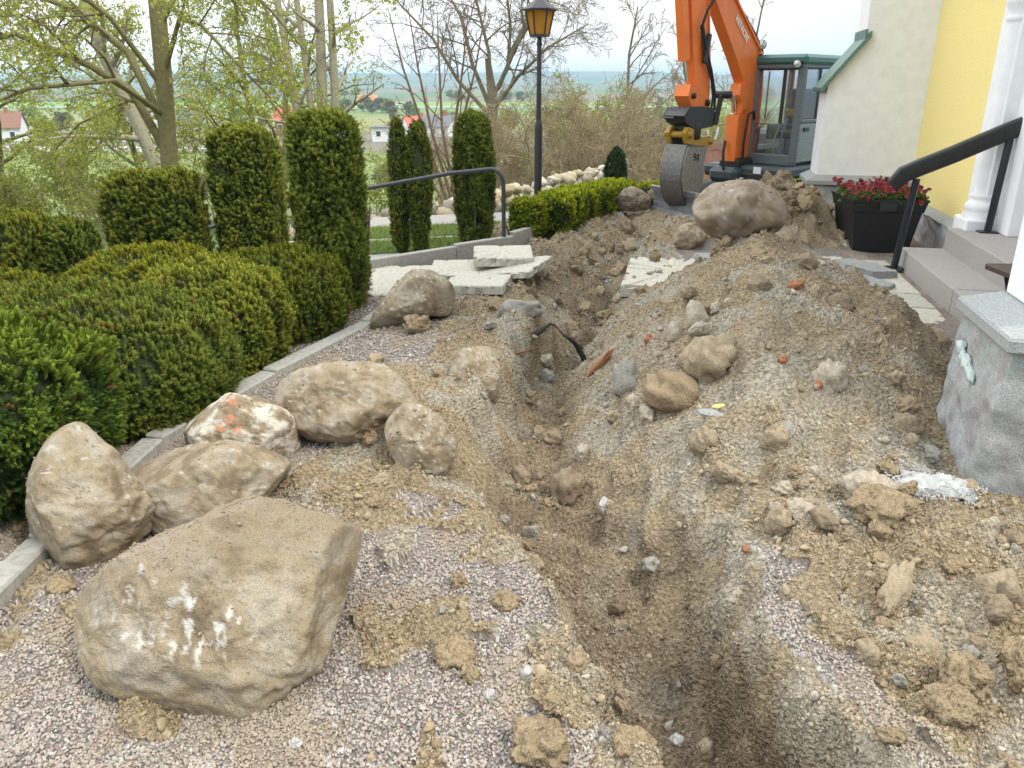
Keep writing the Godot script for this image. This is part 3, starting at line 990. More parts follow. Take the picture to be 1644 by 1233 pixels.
	while done < 74:
		var rear := done < 52
		var x := rng.randf_range(2.4, 3.5) if rear else rng.randf_range(0.1, 1.2)
		var z := rng.randf_range(-9.4, -7.9) if rear else rng.randf_range(-8.6, -5.6)
		if rear and rear_heap(x, z) < 0.1:
			continue
		var q := surface(x, z)
		if not rear and x > row_p[5].x:
			continue
		var s := rng.randf_range(0.045, 0.1)
		var o := put("soil_clod", clods[rng.randi() % 3], mat("stone damp clod" if done % 3 else "stone clod", Color(0.25, 0.185, 0.12), 0.98, true))
		if not o.material_override.uv1_triplanar:
			tri_map(o.material_override, 3.0)
			o.material_override.albedo_texture = tex_rock
			relief(o.material_override, tex_bump, 1.2)
		o.position = q + Vector3(0, -s * 0.1, 0)
		o.basis = rand_basis(Vector3(s * rng.randf_range(0.8, 1.3), s * 0.75, s))
		tag(o, "dark lumpy soil clod on the rear heap beside the flower tub" if rear else "lumpy soil clod on the far left wall of the trench below the slabs", "soil clod", "clods of the rear heap" if rear else "clods of the far trench wall")
		done += 1


# ---------------------------------------------------------------- slabs, kerbs, paving
func slab_mesh(size: Vector3, sd: int, wear := 0.012) -> ArrayMesh:
	# a cast slab with worn, slightly chipped edges
	var n := fnl(FastNoiseLite.TYPE_SIMPLEX, 7.0, sd, 3)
	var b := MB.new()
	var nx := 26
	var rows := [[-size.y, 0.0], [-size.y * 0.3, 0.0], [-0.012, 0.0], [-0.003, 0.006], [0.0, 0.016]]
	var rim := []
	for s in 4:
		for i in nx:
			var t := i / float(nx)
			var h := Vector2(size.x, size.z) * 0.5
			rim.append([Vector2(lerpf(-h.x, h.x, t), -h.y), Vector2(h.x, lerpf(-h.y, h.y, t)), Vector2(lerpf(h.x, -h.x, t), h.y), Vector2(-h.x, lerpf(h.y, -h.y, t))][s])
	var m := rim.size()
	for r in rows:
		for p in rim:
			var chip := maxf(0.0, n.get_noise_3d(p.x, r[0] * 2.0, p.y) - 0.1) * wear * 6.0
			var q: Vector2 = p - p.normalized() * (float(r[1]) + chip)
			b.add(Vector3(q.x, r[0] - chip * 0.3, q.y))
	var c := b.add(Vector3(0, 0.001, 0))
	for j in rows.size() - 1:
		for i in m:
			var a := j * m + i
			var e := j * m + (i + 1) % m
			b.tri(a, a + m, e)
			b.tri(e, a + m, e + m)
	for i in m:
		b.tri((rows.size() - 1) * m + i, c, (rows.size() - 1) * m + (i + 1) % m)
	var p0 := b.v[b.ix[0]]
	if (b.v[b.ix[2]] - p0).cross(b.v[b.ix[1]] - p0).dot(p0 - Vector3(0, p0.y, 0)) < 0.0:
		for i in range(0, b.ix.size(), 3):
			var q := b.ix[i + 1]
			b.ix[i + 1] = b.ix[i + 2]
			b.ix[i + 2] = q
	return b.mesh()


func flake(sd: int, pts: PackedVector2Array, thick: float) -> ArrayMesh:
	var b := MB.new()
	var r := RandomNumberGenerator.new()
	r.seed = sd
	var top := []
	var bot := []
	for p in pts:
		top.append(Vector3(p.x * 0.93, thick * r.randf_range(0.35, 0.55), p.y * 0.93))
		bot.append(Vector3(p.x, -thick * r.randf_range(0.3, 0.5), p.y))
	b.poly(top, Vector3.ZERO)
	b.poly(bot, Vector3.ZERO)
	for i in pts.size():
		var j := (i + 1) % pts.size()
		b.poly([top[i], top[j], bot[j], bot[i]], Vector3.ZERO)
	return b.mesh()


func slab_at(label: String, size: Vector3, at: Vector3, rot: Vector3, sd: int, wear := 0.012) -> void:
	var o := put("concrete_slab", slab_mesh(size, sd, wear), mats.slab)
	o.position = at
	o.basis = Basis.from_euler(rot)
	tag(o, label, "slab")


func slabs() -> void:
	# the lifted and shoved path slabs left of the trench
	slab_at("pale concrete slab lying farthest left behind the slanting boulder", Vector3(0.62, 0.06, 1.05), Vector3(-0.97, 0.03, -6.55), Vector3(0, 0.06, 0), 1)
	slab_at("pale concrete slab between the left slab and the stacked one", Vector3(0.6, 0.06, 0.62), Vector3(-0.42, 0.035, -7.0), Vector3(0, 0.02, 0.01), 2)
	slab_at("pale concrete slab pushed forward over the trench, right of the slanting boulder", Vector3(0.5, 0.07, 0.68), Vector3(-0.27, 0.06, -6.45), Vector3(-0.05, -0.14, 0.02), 3)
	slab_at("small concrete slab stacked on top of the others by the handrail post", Vector3(0.52, 0.075, 0.42), Vector3(-0.08, 0.17, -7.0), Vector3(0.08, 0.03, 0.0), 4)
	slab_at("thin concrete slab sticking out over the trench under the stacked slab", Vector3(0.56, 0.055, 0.5), Vector3(0.0, 0.085, -6.85), Vector3(0.1, -0.45, 0.14), 5)
	# right of the trench
	slab_at("large white flaking concrete slab on the right brink of the far trench", Vector3(0.82, 0.1, 1.05), Vector3(1.42, 0.005, -6.95), Vector3(0.03, -0.22, 0.02), 6, 0.03)
	slab_at("small slab corner showing behind the flaking slab and the heap", Vector3(0.5, 0.07, 0.4), Vector3(2.08, 0.02, -7.45), Vector3(0.0, -0.22, 0.03), 7, 0.02)
	var f := put("slab_piece", flake(31, PackedVector2Array([Vector2(-0.16, -0.1), Vector2(0.1, -0.12), Vector2(0.17, 0.03), Vector2(-0.02, 0.13), Vector2(-0.15, 0.07)]), 0.06), mats.slate)
	f.position = Vector3(1.83, 0.06, -7.2)
	f.rotation = Vector3(0.15, 0.3, -0.1)
	tag(f, "grey broken slab piece lying between flaking slab and the heap", "slab")
	# slate pieces dropped on the entrance paving
	var s1 := put("slate_piece", flake(41, PackedVector2Array([Vector2(-0.26, -0.02), Vector2(-0.1, -0.15), Vector2(0.12, -0.13), Vector2(0.28, 0.05), Vector2(0.05, 0.17), Vector2(-0.18, 0.12)]), 0.085), mats.slate)
	s1.position = Vector3(3.0, 0.075, -6.72)
	s1.rotation = Vector3(0.1, -0.25, -0.12)
	tag(s1, "upper of two grey slate pieces dropped on the entrance paving", "stone slab")
	var s2 := put("slate_piece", flake(43, PackedVector2Array([Vector2(-0.24, -0.05), Vector2(0.02, -0.11), Vector2(0.25, -0.03), Vector2(0.2, 0.1), Vector2(0.0, 0.12), Vector2(-0.2, 0.06)]), 0.07), mats.slate)
	s2.position = Vector3(2.83, 0.05, -6.3)
	s2.rotation = Vector3(0.12, -0.4, -0.08)
	tag(s2, "lower pale-topped slate piece beside the soil heap on the paving", "stone slab")
	# the laid paving before the church steps
	var pave := thing("paving", "", "", Vector3.ZERO, -deg_to_rad(12.5))
	pave.set_meta("kind", "structure")
	var k := 0
	for i in 2:
		for j in 5:
			var o := put("paving_slab", slab_mesh(Vector3(0.36 if i == 0 else 0.4, 0.06, 0.42), 60 + k, 0.004), mats.slab_b if k % 3 == 1 else mats.slab, pave)
			o.position = Vector3(1.62 - i * 0.39, 0.022 + 0.003 * ((k * 7) % 3), -(5.95 + j * 0.43 + (0.0 if i == 0 else 0.12)))
			o.rotation = Vector3(0, 0.004 * ((k * 5) % 7 - 3), 0.003 * ((k * 3) % 5 - 2))
			k += 1


func kerb_run(pts: Array, wide: float, high: float, labels: Array, group: String, piece := 0.8) -> void:
	var count := 0
	for i in pts.size() - 1:
		var a: Vector3 = pts[i]
		var b: Vector3 = pts[i + 1]
		var n := maxi(1, roundi((b - a).length() / piece))
		for j in n:
			var p := a.lerp(b, j / float(n))
			var q := a.lerp(b, (j + 1.0) / n)
			var m := MB.new()
			m.box(Transform3D(), Vector3((q - p).length() - 0.008, high, wide), 0.008)
			var o := put("kerb_stone", m.mesh(), mats.kerb)
			o.position = (p + q) * 0.5
			o.rotation = Vector3(0, -atan2(q.z - p.z, q.x - p.x), 0.01 * ((j * 3) % 3 - 1))
			tag(o, labels[mini(count, labels.size() - 1)], "kerb", group)
			count += 1


func kerbs() -> void:
	kerb_run([Vector3(-1.66, 0.0, -1.3), Vector3(-1.67, 0.0, -2.45), Vector3(-1.63, 0.0, -3.3), Vector3(-1.36, 0.0, -4.2), Vector3(-0.98, 0.0, -5.2), Vector3(-0.85, 0.0, -5.9)], 0.1, 0.11, ["concrete kerb stone at the left edge beside the upright boulder", "kerb stone showing between the upright boulder and the low boulder", "kerb stone under the big dark shrub behind the pale crusted boulder", "kerb stone between the brown cracked boulder and the rounded shrub", "kerb stone at the foot of the tallest yew column, farthest of the row"], "kerb stones edging the gravel", 1.0)
	kerb_run([Vector3(-2.1, -0.02, -6.35), Vector3(-1.26, 0.0, -6.95), Vector3(-0.55, 0.01, -7.62), Vector3(0.0, 0.02, -8.12)], 0.07, 0.2, ["kerb wall piece hidden mostly behind the tallest yew column", "kerb wall piece in front of the split yew", "kerb wall piece between split yew and round-topped yew", "kerb wall piece ending at the handrail post"], "kerb wall behind the pale slabs", 0.95)
	kerb_run([Vector3(0.0, 0.04, -8.14), Vector3(0.24, 0.03, -8.55)], 0.07, 0.22, ["short kerb wall piece between handrail post and box hedge"], "kerb wall behind the pale slabs", 1.0)


func root_and_bits() -> void:
	var b := MB.new()
	var pts := []
	for i in 15:
		var t := i / 14.0
		var p := Vector3(0.06, 0.02, -4.78).lerp(Vector3(0.5, -0.2, -5.05), t)
		p.y += sin(t * PI) * 0.14 + 0.015 * sin(t * 17.0)
		p.z += -0.14 * sin(t * PI * 0.9) + 0.02 * sin(t * 11.0)
		pts.append(p)
	var rad := []
	for i in 15:
		rad.append(0.012 + 0.008 * sin(i * 0.6))
	b.tube(pts, rad, 7)
	b.tube([pts[9], pts[9] + Vector3(0.05, -0.01, 0.06), pts[9] + Vector3(0.13, -0.07, 0.09)], [0.011, 0.008, 0.004], 5)
	tag(put("tree_root", b.mesh(true), mats.root), "dark bent tree root arching over the middle of the trench", "root")
	b = MB.new()
	b.tube([Vector3(-0.03, 0.07, -4.42), Vector3(0.07, 0.03, -4.6), Vector3(0.17, 0.01, -4.75)], [0.008, 0.007, 0.005], 5)
	tag(put("twig", b.mesh(true), mats.twig_orange), "orange-brown broken twig beside the streaked boulder in the trench", "twig")
	# a yellow leaf and a grey shard on the heap
	var l := flake(71, PackedVector2Array([Vector2(-0.035, 0.0), Vector2(-0.01, -0.014), Vector2(0.03, -0.006), Vector2(0.035, 0.006), Vector2(0.0, 0.012)]), 0.006)
	var o := put("leaf", l, mats.leaf_yellow)
	o.position = surface(0.9, -3.27) + Vector3(0, 0.03, 0)
	o.rotation = Vector3(0.5, 0.2, 0.2)
	tag(o, "yellow withered leaf lying on the front of the heap", "leaf")
	var s := put("slate_shard", flake(72, PackedVector2Array([Vector2(-0.07, -0.01), Vector2(0.0, -0.03), Vector2(0.075, 0.0), Vector2(0.03, 0.025), Vector2(-0.05, 0.02)]), 0.012), mats.slate)
	s.position = surface(0.88, -3.2) + Vector3(0, 0.025, 0)
	s.rotation = Vector3(0.3, -0.2, -0.1)
	tag(s, "thin grey slate shard just below the yellow leaf", "slate shard")
	# spilt lime powder at the foot of the plinth
	b = MB.new()
	var n := fnl(FastNoiseLite.TYPE_SIMPLEX, 9.0, 88, 4)
	for j in 9:
		for i in 28:
			var a := TAU * i / 28.0
			var r := j / 8.0 * (0.13 + 0.05 * n.get_noise_2d(cos(a) * 0.15, sin(a) * 0.15))
			var x := 1.58 + cos(a) * r * 1.1
			var z := -2.66 + sin(a) * r * 0.9
			b.add(Vector3(x, surface(x, z).y + 0.02 * (1.0 - j / 8.0) + 0.012 * n.get_noise_2d(x * 6.0, z * 6.0) - (0.02 if j == 8 else 0.0) + 0.024, z))
	for j in 8:
		for i in 28:
			var a := j * 28 + i
			var e := j * 28 + (i + 1) % 28
			b.tri(a, a + 28, e)
			b.tri(e, a + 28, e + 28)
	var buf := PackedFloat32Array()
	rng.seed = 89
	for i in 1100:
		var a := rng.randf() * TAU
		var r := sqrt(rng.randf()) * 0.17
		var x := 1.58 + cos(a) * r
		var z := -2.66 + sin(a) * r
		push(buf, rand_basis(Vector3.ONE * rng.randf_range(0.0015, 0.0045)), Vector3(x, surface(x, z).y + 0.03, z), Color(0.4, 0.38, 0.34).lerp(Color(0.62, 0.62, 0.62), rng.randf()))
	tag(many("lime_crumbs", crumb_mesh, mats.crumb, buf), "grey and white crumbs strewn over the spilt lime powder", "lime crumbs")
	tag(put("lime_powder", b.mesh(true), mats.lime), "patch of spilt white lime powder at the foot of the church plinth", "lime powder")


# ---------------------------------------------------------------- clipped evergreens
func sprig_mesh(pairs: int, width: float, length: float, flat: float) -> ArrayMesh:
	# a twig of unit length along y with its needles to both sides
	var b := MB.new()
	var r := RandomNumberGenerator.new()
	r.seed = pairs * 31 + 7
	for i in pairs:
		var y := 0.08 + 0.9 * i / pairs
		for s in [-1.0, 1.0]:
			var az := r.randf_range(-flat, flat) + (PI if s < 0 else 0.0)
			var out := Vector3(cos(az), 0.0, sin(az))
			var d := (out * 0.8 + Vector3(0, 0.6, 0)).normalized()
			var side := d.cross(Vector3(0, 1, 0).cross(d)).normalized()
			side = d.cross(out.cross(Vector3.UP)).normalized().lerp(out.cross(Vector3.UP), 0.75).normalized() * width * 0.5
			var base := Vector3(0, y, 0)
			var l := length * (1.0 - 0.45 * y)
			var tip := 0.75 + 0.5 * y
			var c := Color(tip, tip, tip)
			var k := b.add(base, c)
			b.add(base + d * l * 0.45 + side, c)
			b.add(base + d * l, c)
			b.add(base + d * l * 0.45 - side, c)
			b.tri(k, k + 1, k + 2)
			b.tri(k, k + 2, k + 3)
	b.tube([Vector3.ZERO, Vector3(0, 0.95, 0)], [width * 0.3, width * 0.12], 3, Color(0.6, 0.45, 0.3), false)
	return b.mesh()


var sprig_yew: ArrayMesh
var sprig_box: ArrayMesh
var sprig_juniper: ArrayMesh


# the surface of a clipped bush: a rounded body, point by point
func bush_point(half: Vector3, pw: float, taper: float, top_only := false) -> Array:
	while true:
		var d := Vector3(rng.randf_range(-1, 1), rng.randf_range(-1, 1), rng.randf_range(-1, 1))
		if d.length() > 1.0 or d.length() < 0.05:
			continue
		d = d.normalized()
		var q := pow(pow(absf(d.x), pw) + pow(absf(d.y), pw) + pow(absf(d.z), pw), -1.0 / pw)
		var p := d * q
		var n := Vector3(signf(p.x) * pow(absf(p.x), pw - 1.0) / half.x, signf(p.y) * pow(absf(p.y), pw - 1.0) / half.y, signf(p.z) * pow(absf(p.z), pw - 1.0) / half.z).normalized()
		var s := 1.0 - taper * (0.5 - p.y * 0.5)
		return [Vector3(p.x * half.x * s, p.y * half.y, p.z * half.z * s), n]
	return []


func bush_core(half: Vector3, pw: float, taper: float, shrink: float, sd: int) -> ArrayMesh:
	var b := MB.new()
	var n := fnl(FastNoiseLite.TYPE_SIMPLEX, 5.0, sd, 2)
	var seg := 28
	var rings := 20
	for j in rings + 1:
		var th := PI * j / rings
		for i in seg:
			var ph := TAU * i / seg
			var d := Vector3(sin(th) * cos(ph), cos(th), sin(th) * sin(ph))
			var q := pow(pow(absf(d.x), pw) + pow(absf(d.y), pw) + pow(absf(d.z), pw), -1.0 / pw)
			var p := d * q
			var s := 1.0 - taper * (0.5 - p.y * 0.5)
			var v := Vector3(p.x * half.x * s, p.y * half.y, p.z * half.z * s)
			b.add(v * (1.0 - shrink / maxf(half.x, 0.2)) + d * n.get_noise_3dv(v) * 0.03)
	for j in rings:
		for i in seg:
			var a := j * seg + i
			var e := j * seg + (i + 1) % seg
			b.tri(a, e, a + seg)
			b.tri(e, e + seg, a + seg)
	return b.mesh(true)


# foliage over a body; c1 for old needles, c2 for the new tips, which crowd towards the light
func clothe(root: Node3D, half: Vector3, pw: float, taper: float, count: int, size: float, sprig: Mesh, m: Material, c1: Color, c2: Color, up: float, sd: int, at := Vector3.ZERO, furrow := 0.038) -> void:
	rng.seed = sd
	var n := fnl(FastNoiseLite.TYPE_SIMPLEX, 4.0, sd, 3)
	var nf := fnl(FastNoiseLite.TYPE_SIMPLEX, 1.0, sd + 3, 2)
	var buf := PackedFloat32Array()
	for i in count:
		var pn := bush_point(half, pw, taper)
		var p: Vector3 = pn[0]
		var nr: Vector3 = pn[1]
		# tufts and furrows
		var g := n.get_noise_3d(p.x * 1.3, p.y * 0.5, p.z * 1.3) + 0.6 * nf.get_noise_3d(p.x * 6.0, p.y * 4.0, p.z * 6.0)
		if g < -0.32 and rng.randf() < 0.6:
			continue
		p += nr * (g * furrow - rng.randf() * 0.035)
		var d := (nr * rng.randf_range(0.5, 1.2) + Vector3.UP * up * rng.randf_range(0.5, 1.3) + Vector3(rng.randf_range(-1, 1), rng.randf_range(-1, 1), rng.randf_range(-1, 1)) * 0.55).normalized()
		var s := size * rng.randf_range(0.6, 1.15)
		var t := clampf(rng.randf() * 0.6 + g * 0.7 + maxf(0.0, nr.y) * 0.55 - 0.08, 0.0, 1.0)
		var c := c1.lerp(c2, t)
		if rng.randf() < 0.012:
			c = Color(0.2, 0.11, 0.03)
		c *= rng.randf_range(0.75, 1.25)
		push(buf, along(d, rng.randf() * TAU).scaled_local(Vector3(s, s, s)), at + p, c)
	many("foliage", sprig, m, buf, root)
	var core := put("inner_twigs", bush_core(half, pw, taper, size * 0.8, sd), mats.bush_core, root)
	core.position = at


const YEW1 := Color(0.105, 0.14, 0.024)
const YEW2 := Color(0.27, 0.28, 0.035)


func yew_stems(root: Node3D, half: Vector3, at := Vector3.ZERO, n := 5) -> void:
	for i in n:
		var b := MB.new()
		var a := rng.randf() * TAU
		var p := at + Vector3(cos(a) * half.x * 0.62, -half.y * 1.0, sin(a) * half.z * 0.62)
		b.tube([p - Vector3(0, 0.1, 0), p + Vector3(cos(a) * 0.05, half.y * 0.5, sin(a) * 0.05), p + Vector3(cos(a) * 0.1, half.y * 1.1, sin(a) * 0.1)], [0.016, 0.012, 0.006], 5)
		put("stem", b.mesh(true), mats.bark_red, root)


func shrubs() -> void:
	var o: Node3D
	# near shrubs, broad and rounded
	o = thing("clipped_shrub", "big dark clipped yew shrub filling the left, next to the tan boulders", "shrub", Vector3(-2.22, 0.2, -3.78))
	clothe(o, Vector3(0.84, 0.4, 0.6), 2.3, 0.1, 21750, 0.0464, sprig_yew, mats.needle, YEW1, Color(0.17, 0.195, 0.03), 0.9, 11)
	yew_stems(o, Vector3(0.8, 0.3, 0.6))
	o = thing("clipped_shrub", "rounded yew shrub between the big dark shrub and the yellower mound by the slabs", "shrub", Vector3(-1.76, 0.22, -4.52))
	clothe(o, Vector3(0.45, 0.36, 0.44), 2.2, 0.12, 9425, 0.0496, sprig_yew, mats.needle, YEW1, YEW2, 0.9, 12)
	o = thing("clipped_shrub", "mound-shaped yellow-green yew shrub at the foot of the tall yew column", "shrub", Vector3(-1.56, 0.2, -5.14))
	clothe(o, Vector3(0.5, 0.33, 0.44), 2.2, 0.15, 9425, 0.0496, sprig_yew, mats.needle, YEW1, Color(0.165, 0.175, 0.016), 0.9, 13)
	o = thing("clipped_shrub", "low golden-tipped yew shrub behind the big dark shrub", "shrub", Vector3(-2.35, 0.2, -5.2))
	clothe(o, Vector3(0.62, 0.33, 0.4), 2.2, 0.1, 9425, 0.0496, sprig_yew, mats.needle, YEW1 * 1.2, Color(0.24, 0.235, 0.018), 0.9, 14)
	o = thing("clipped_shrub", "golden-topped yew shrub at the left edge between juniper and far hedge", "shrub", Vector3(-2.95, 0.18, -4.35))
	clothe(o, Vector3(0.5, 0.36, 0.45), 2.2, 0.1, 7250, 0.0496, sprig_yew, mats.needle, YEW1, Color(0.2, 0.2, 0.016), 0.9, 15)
	o = thing("juniper", "bright green feathery juniper at the left edge behind the upright boulder", "shrub", Vector3(-2.06, 0.33, -2.82))
	clothe(o, Vector3(0.46, 0.36, 0.42), 2.2, 0.05, 11000, 0.055, sprig_juniper, mats.needle, Color(0.035, 0.075, 0.018), Color(0.19, 0.25, 0.028), 0.35, 16, Vector3.ZERO, 0.09)
	# yew columns
	o = thing("yew_column", "tallest square-topped yew column, right beside the pale slabs", "yew", Vector3(-1.305, 0.65, -5.78))
	clothe(o, Vector3(0.225, 0.68, 0.23), 4.5, 0.08, 13775, 0.0560, sprig_yew, mats.needle, YEW1, Color(0.22, 0.25, 0.035), 1.2, 21)
	yew_stems(o, Vector3(0.31, 0.71, 0.3))
	o = thing("yew_column", "square-topped yew column left of the tallest one", "yew", Vector3(-2.37, 0.42, -7.3))
	clothe(o, Vector3(0.265, 0.75, 0.27), 4.5, 0.08, 12325, 0.0600, sprig_yew, mats.needle, YEW1, Color(0.25, 0.27, 0.035), 1.2, 22)
	o = thing("yew_column", "broad ragged yew with upright tufts in front of the lime trunk", "yew", Vector3(-3.08, 0.16, -7.0))
	clothe(o, Vector3(0.22, 0.64, 0.26), 4.0, 0.12, 6960, 0.0640, sprig_yew, mats.needle, YEW1, Color(0.21, 0.22, 0.025), 1.3, 23, Vector3(-0.17, 0, 0))
	clothe(o, Vector3(0.2, 0.68, 0.24), 4.0, 0.12, 6090, 0.0640, sprig_yew, mats.needle, YEW1, Color(0.21, 0.22, 0.025), 1.3, 24, Vector3(0.2, 0, 0.05))
	yew_stems(o, Vector3(0.4, 0.66, 0.3))
	o = thing("yew_hedge", "dark flat-topped yew hedge at the far left edge", "hedge", Vector3(-3.98, 0.22, -5.75))
	clothe(o, Vector3(0.6, 0.46, 0.33), 5.0, 0.05, 10875, 0.0560, sprig_yew, mats.needle, YEW1, Color(0.21, 0.22, 0.025), 1.2, 25)
	o = thing("yew_hedge", "lower rounded yew hedge end, right of the far left hedge", "hedge", Vector3(-3.31, 0.16, -5.95))
	clothe(o, Vector3(0.12, 0.42, 0.26), 4.0, 0.05, 5510, 0.0560, sprig_yew, mats.needle, YEW1, Color(0.16, 0.185, 0.025), 1.2, 26)
	o = thing("yew_column", "slender yew split into two tips, behind the kerb wall", "yew", Vector3(-1.09, 0.5, -8.75))
	clothe(o, Vector3(0.1, 0.7, 0.11), 2.6, 0.0, 3770, 0.0440, sprig_yew, mats.needle, YEW1, Color(0.19, 0.21, 0.02), 1.3, 27, Vector3(-0.12, 0, 0))
	clothe(o, Vector3(0.13, 0.7, 0.14), 2.6, 0.2, 4930, 0.0440, sprig_yew, mats.needle, YEW1, Color(0.16, 0.18, 0.02), 1.3, 28, Vector3(0.1, -0.01, 0.05))
	o = thing("yew_column", "round-topped yew column nearest the handrail post", "yew", Vector3(-0.43, 0.5, -9.25))
	clothe(o, Vector3(0.225, 0.74, 0.22), 3.0, 0.2, 9860, 0.0520, sprig_yew, mats.needle, YEW1, Color(0.19, 0.22, 0.035), 1.2, 29)
	yew_stems(o, Vector3(0.2, 0.6, 0.2), Vector3.ZERO, 3)
	# box hedge along the path
	o = thing("box_hedge", "cube-shaped box bush at the near end of the low hedge", "hedge", Vector3(0.165, 0.2, -8.62))
	clothe(o, Vector3(0.165, 0.185, 0.17), 6.0, 0.04, 3000, 0.05, sprig_box, mats.needle, Color(0.075, 0.115, 0.01), Color(0.34, 0.38, 0.025), 0.8, 31, Vector3.ZERO, 0.03)
	yew_stems(o, Vector3(0.16, 0.16, 0.16), Vector3.ZERO, 4)
	var k := 0
	for p in [Vector3(0.53, 0.2, -9.1), Vector3(0.78, 0.17, -9.75), Vector3(1.03, 0.13, -10.4), Vector3(1.27, 0.08, -11.1), Vector3(1.5, 0.02, -11.8)]:
		o = thing("box_hedge", ["second box bush of the low hedge, its bare stems showing", "third box bush of the low hedge beyond the bare-stemmed one", "middle box bush of the low hedge by the lamp post foot", "fifth box bush of the low hedge behind the peaked boulder", "farthest box bush where the low hedge turns right"][k], "hedge", p)
		clothe(o, Vector3(0.24, 0.2, 0.36), 6.0, 0.04, 3400, 0.05, sprig_box, mats.needle, Color(0.08, 0.12, 0.01), Color(0.45, 0.5, 0.03), 0.8, 32 + k, Vector3.ZERO, 0.03)
		o.rotation.y = -0.34
		yew_stems(o, Vector3(0.26, 0.24, 0.36), Vector3.ZERO, 7)
		k += 1
	for p in [Vector3(2.5, -0.06, -12.4), Vector3(3.9, -0.06, -12.9), Vector3(5.2, -0.06, -13.3)]:
		o = thing("box_hedge", ["left length of the low box hedge behind the dozer blade", "length of low box hedge behind the excavator bucket", "length of low box hedge behind the excavator tracks"][k - 5], "hedge", p)
		clothe(o, Vector3(0.75, 0.2, 0.24), 6.0, 0.02, 4200, 0.055, sprig_box, mats.needle, Color(0.1, 0.15, 0.012), Color(0.45, 0.5, 0.03), 0.8, 40 + k, Vector3.ZERO, 0.03)
		o.rotation.y = 0.3
		k += 1
	o = thing("thuja", "small dark cone-shaped thuja behind the low box hedge", "conifer", Vector3(2.15, -0.1, -17.0))
	clothe(o, Vector3(0.15, 0.42, 0.15), 2.2, -0.6, 3770, 0.0640, sprig_yew, mats.needle, Color(0.022, 0.045, 0.016), Color(0.05, 0.085, 0.025), 1.3, 51)
	o.scale = Vector3(1, 1, 1)
	o = thing("thuja", "small dark conifer before the red-roofed house behind the excavator", "conifer", Vector3(6.1, -0.95, -21.0))
	clothe(o, Vector3(0.2, 0.5, 0.2), 2.2, -0.6, 2900, 0.0800, sprig_yew, mats.needle, Color(0.022, 0.045, 0.016), Color(0.05, 0.085, 0.025), 1.3, 52)


# ---------------------------------------------------------------- trees
class Grower:
	var limbs := MB.new()
	var twigs := MB.new()
	var trunk := MB.new()
	var tips := []
	var tipd := []
	var r := RandomNumberGenerator.new()
	var droop := 0.0
	var spread := 0.8
	var wander := 0.22
	var levels := 3
	var kids := [7, 6, 5]
	var ratio := 0.55
	var thin := 0.004

	func grow(p: Vector3, d: Vector3, length: float, rad: float, lv: int) -> void:
		var n := 5 if lv < 2 else 4
		var pts := [p]
		var radii := [rad]
		var dir := d.normalized()
		for i in n:
			dir = (dir + Vector3(r.randf_range(-1, 1), r.randf_range(-1, 1), r.randf_range(-1, 1)) * wander + Vector3.DOWN * droop * (0.3 + lv * 0.35) * (i / float(n))).normalized()
			p += dir * length / n
			pts.append(p)
			radii.append(maxf(thin, rad * (1.0 - 0.8 * (i + 1.0) / n)))
		finish(pts, radii, lv, length)

	func finish(pts: Array, radii: Array, lv: int, length: float) -> void:
		var n := pts.size() - 1
		var mb: MB = trunk if lv == 0 else (limbs if lv == 1 else twigs)
		mb.tube(pts, radii, 10 if lv == 0 else (6 if lv == 1 else 3), Color.WHITE, lv < 2)
		if lv >= levels:
			for i in range(1, n + 1):
				tips.append(pts[i])
				tipd.append((pts[i] - pts[i - 1]).normalized())
			return
		var m: int = kids[mini(lv, kids.size() - 1)]
		for i in m:
			var t := (0.22 + 0.78 * (i + r.randf()) / m) * n
			var a := mini(int(t), n - 1)
			var q: Vector3 = pts[a].lerp(pts[a + 1], t - a)
			var along: Vector3 = (pts[a + 1] - pts[a]).normalized()
			var side := along.cross(Vector3(r.randf_range(-1, 1), r.randf_range(-1, 1), r.randf_range(-1, 1))).normalized()
			var dir: Vector3 = (along * (1.0 - spread * 0.5) + side * spread).normalized()
			grow(q, dir, length * ratio * r.randf_range(0.65, 1.2) * (1.15 - 0.5 * t / n), maxf(thin, lerpf(radii[a], radii[a + 1], t - a) * 0.6), lv + 1)


func leaf_mesh(size: float, n := 3) -> ArrayMesh:
	var b := MB.new()
	var r := RandomNumberGenerator.new()
	r.seed = 99 + n
	for i in n:
		var q := Basis.from_euler(Vector3(r.randf_range(-1, 1), TAU * i / n + r.randf(), r.randf_range(-0.9, 0.9)))
		var k := b.v.size()
		b.add(Vector3.ZERO)
		b.add(q * Vector3(0.36, 0.08, 0.4) * size)
		b.add(q * Vector3(0.0, 0.0, 1.0) * size)
		b.add(q * Vector3(-0.36, 0.08, 0.4) * size)
		b.tri(k, k + 1, k + 2)
		b.tri(k, k + 2, k + 3)
	return b.mesh()


func leaves(root: Node3D, t: Grower, per: float, m: Mesh, c1: Color, c2: Color, jitter: float, mt: Material) -> void:
	var buf := PackedFloat32Array()
	for i in t.tips.size():
		var n := int(per) + (1 if rng.randf() < per - int(per) else 0)
		for j in n:
			var p: Vector3 = t.tips[i] + Vector3(rng.randf_range(-1, 1), rng.randf_range(-1, 1), rng.randf_range(-1, 1)) * jitter
			push(buf, rand_basis(Vector3.ONE * rng.randf_range(0.6, 1.3)), p, c1.lerp(c2, rng.randf()) * rng.randf_range(0.8, 1.2))
	many("leaves", m, mt, buf, root)


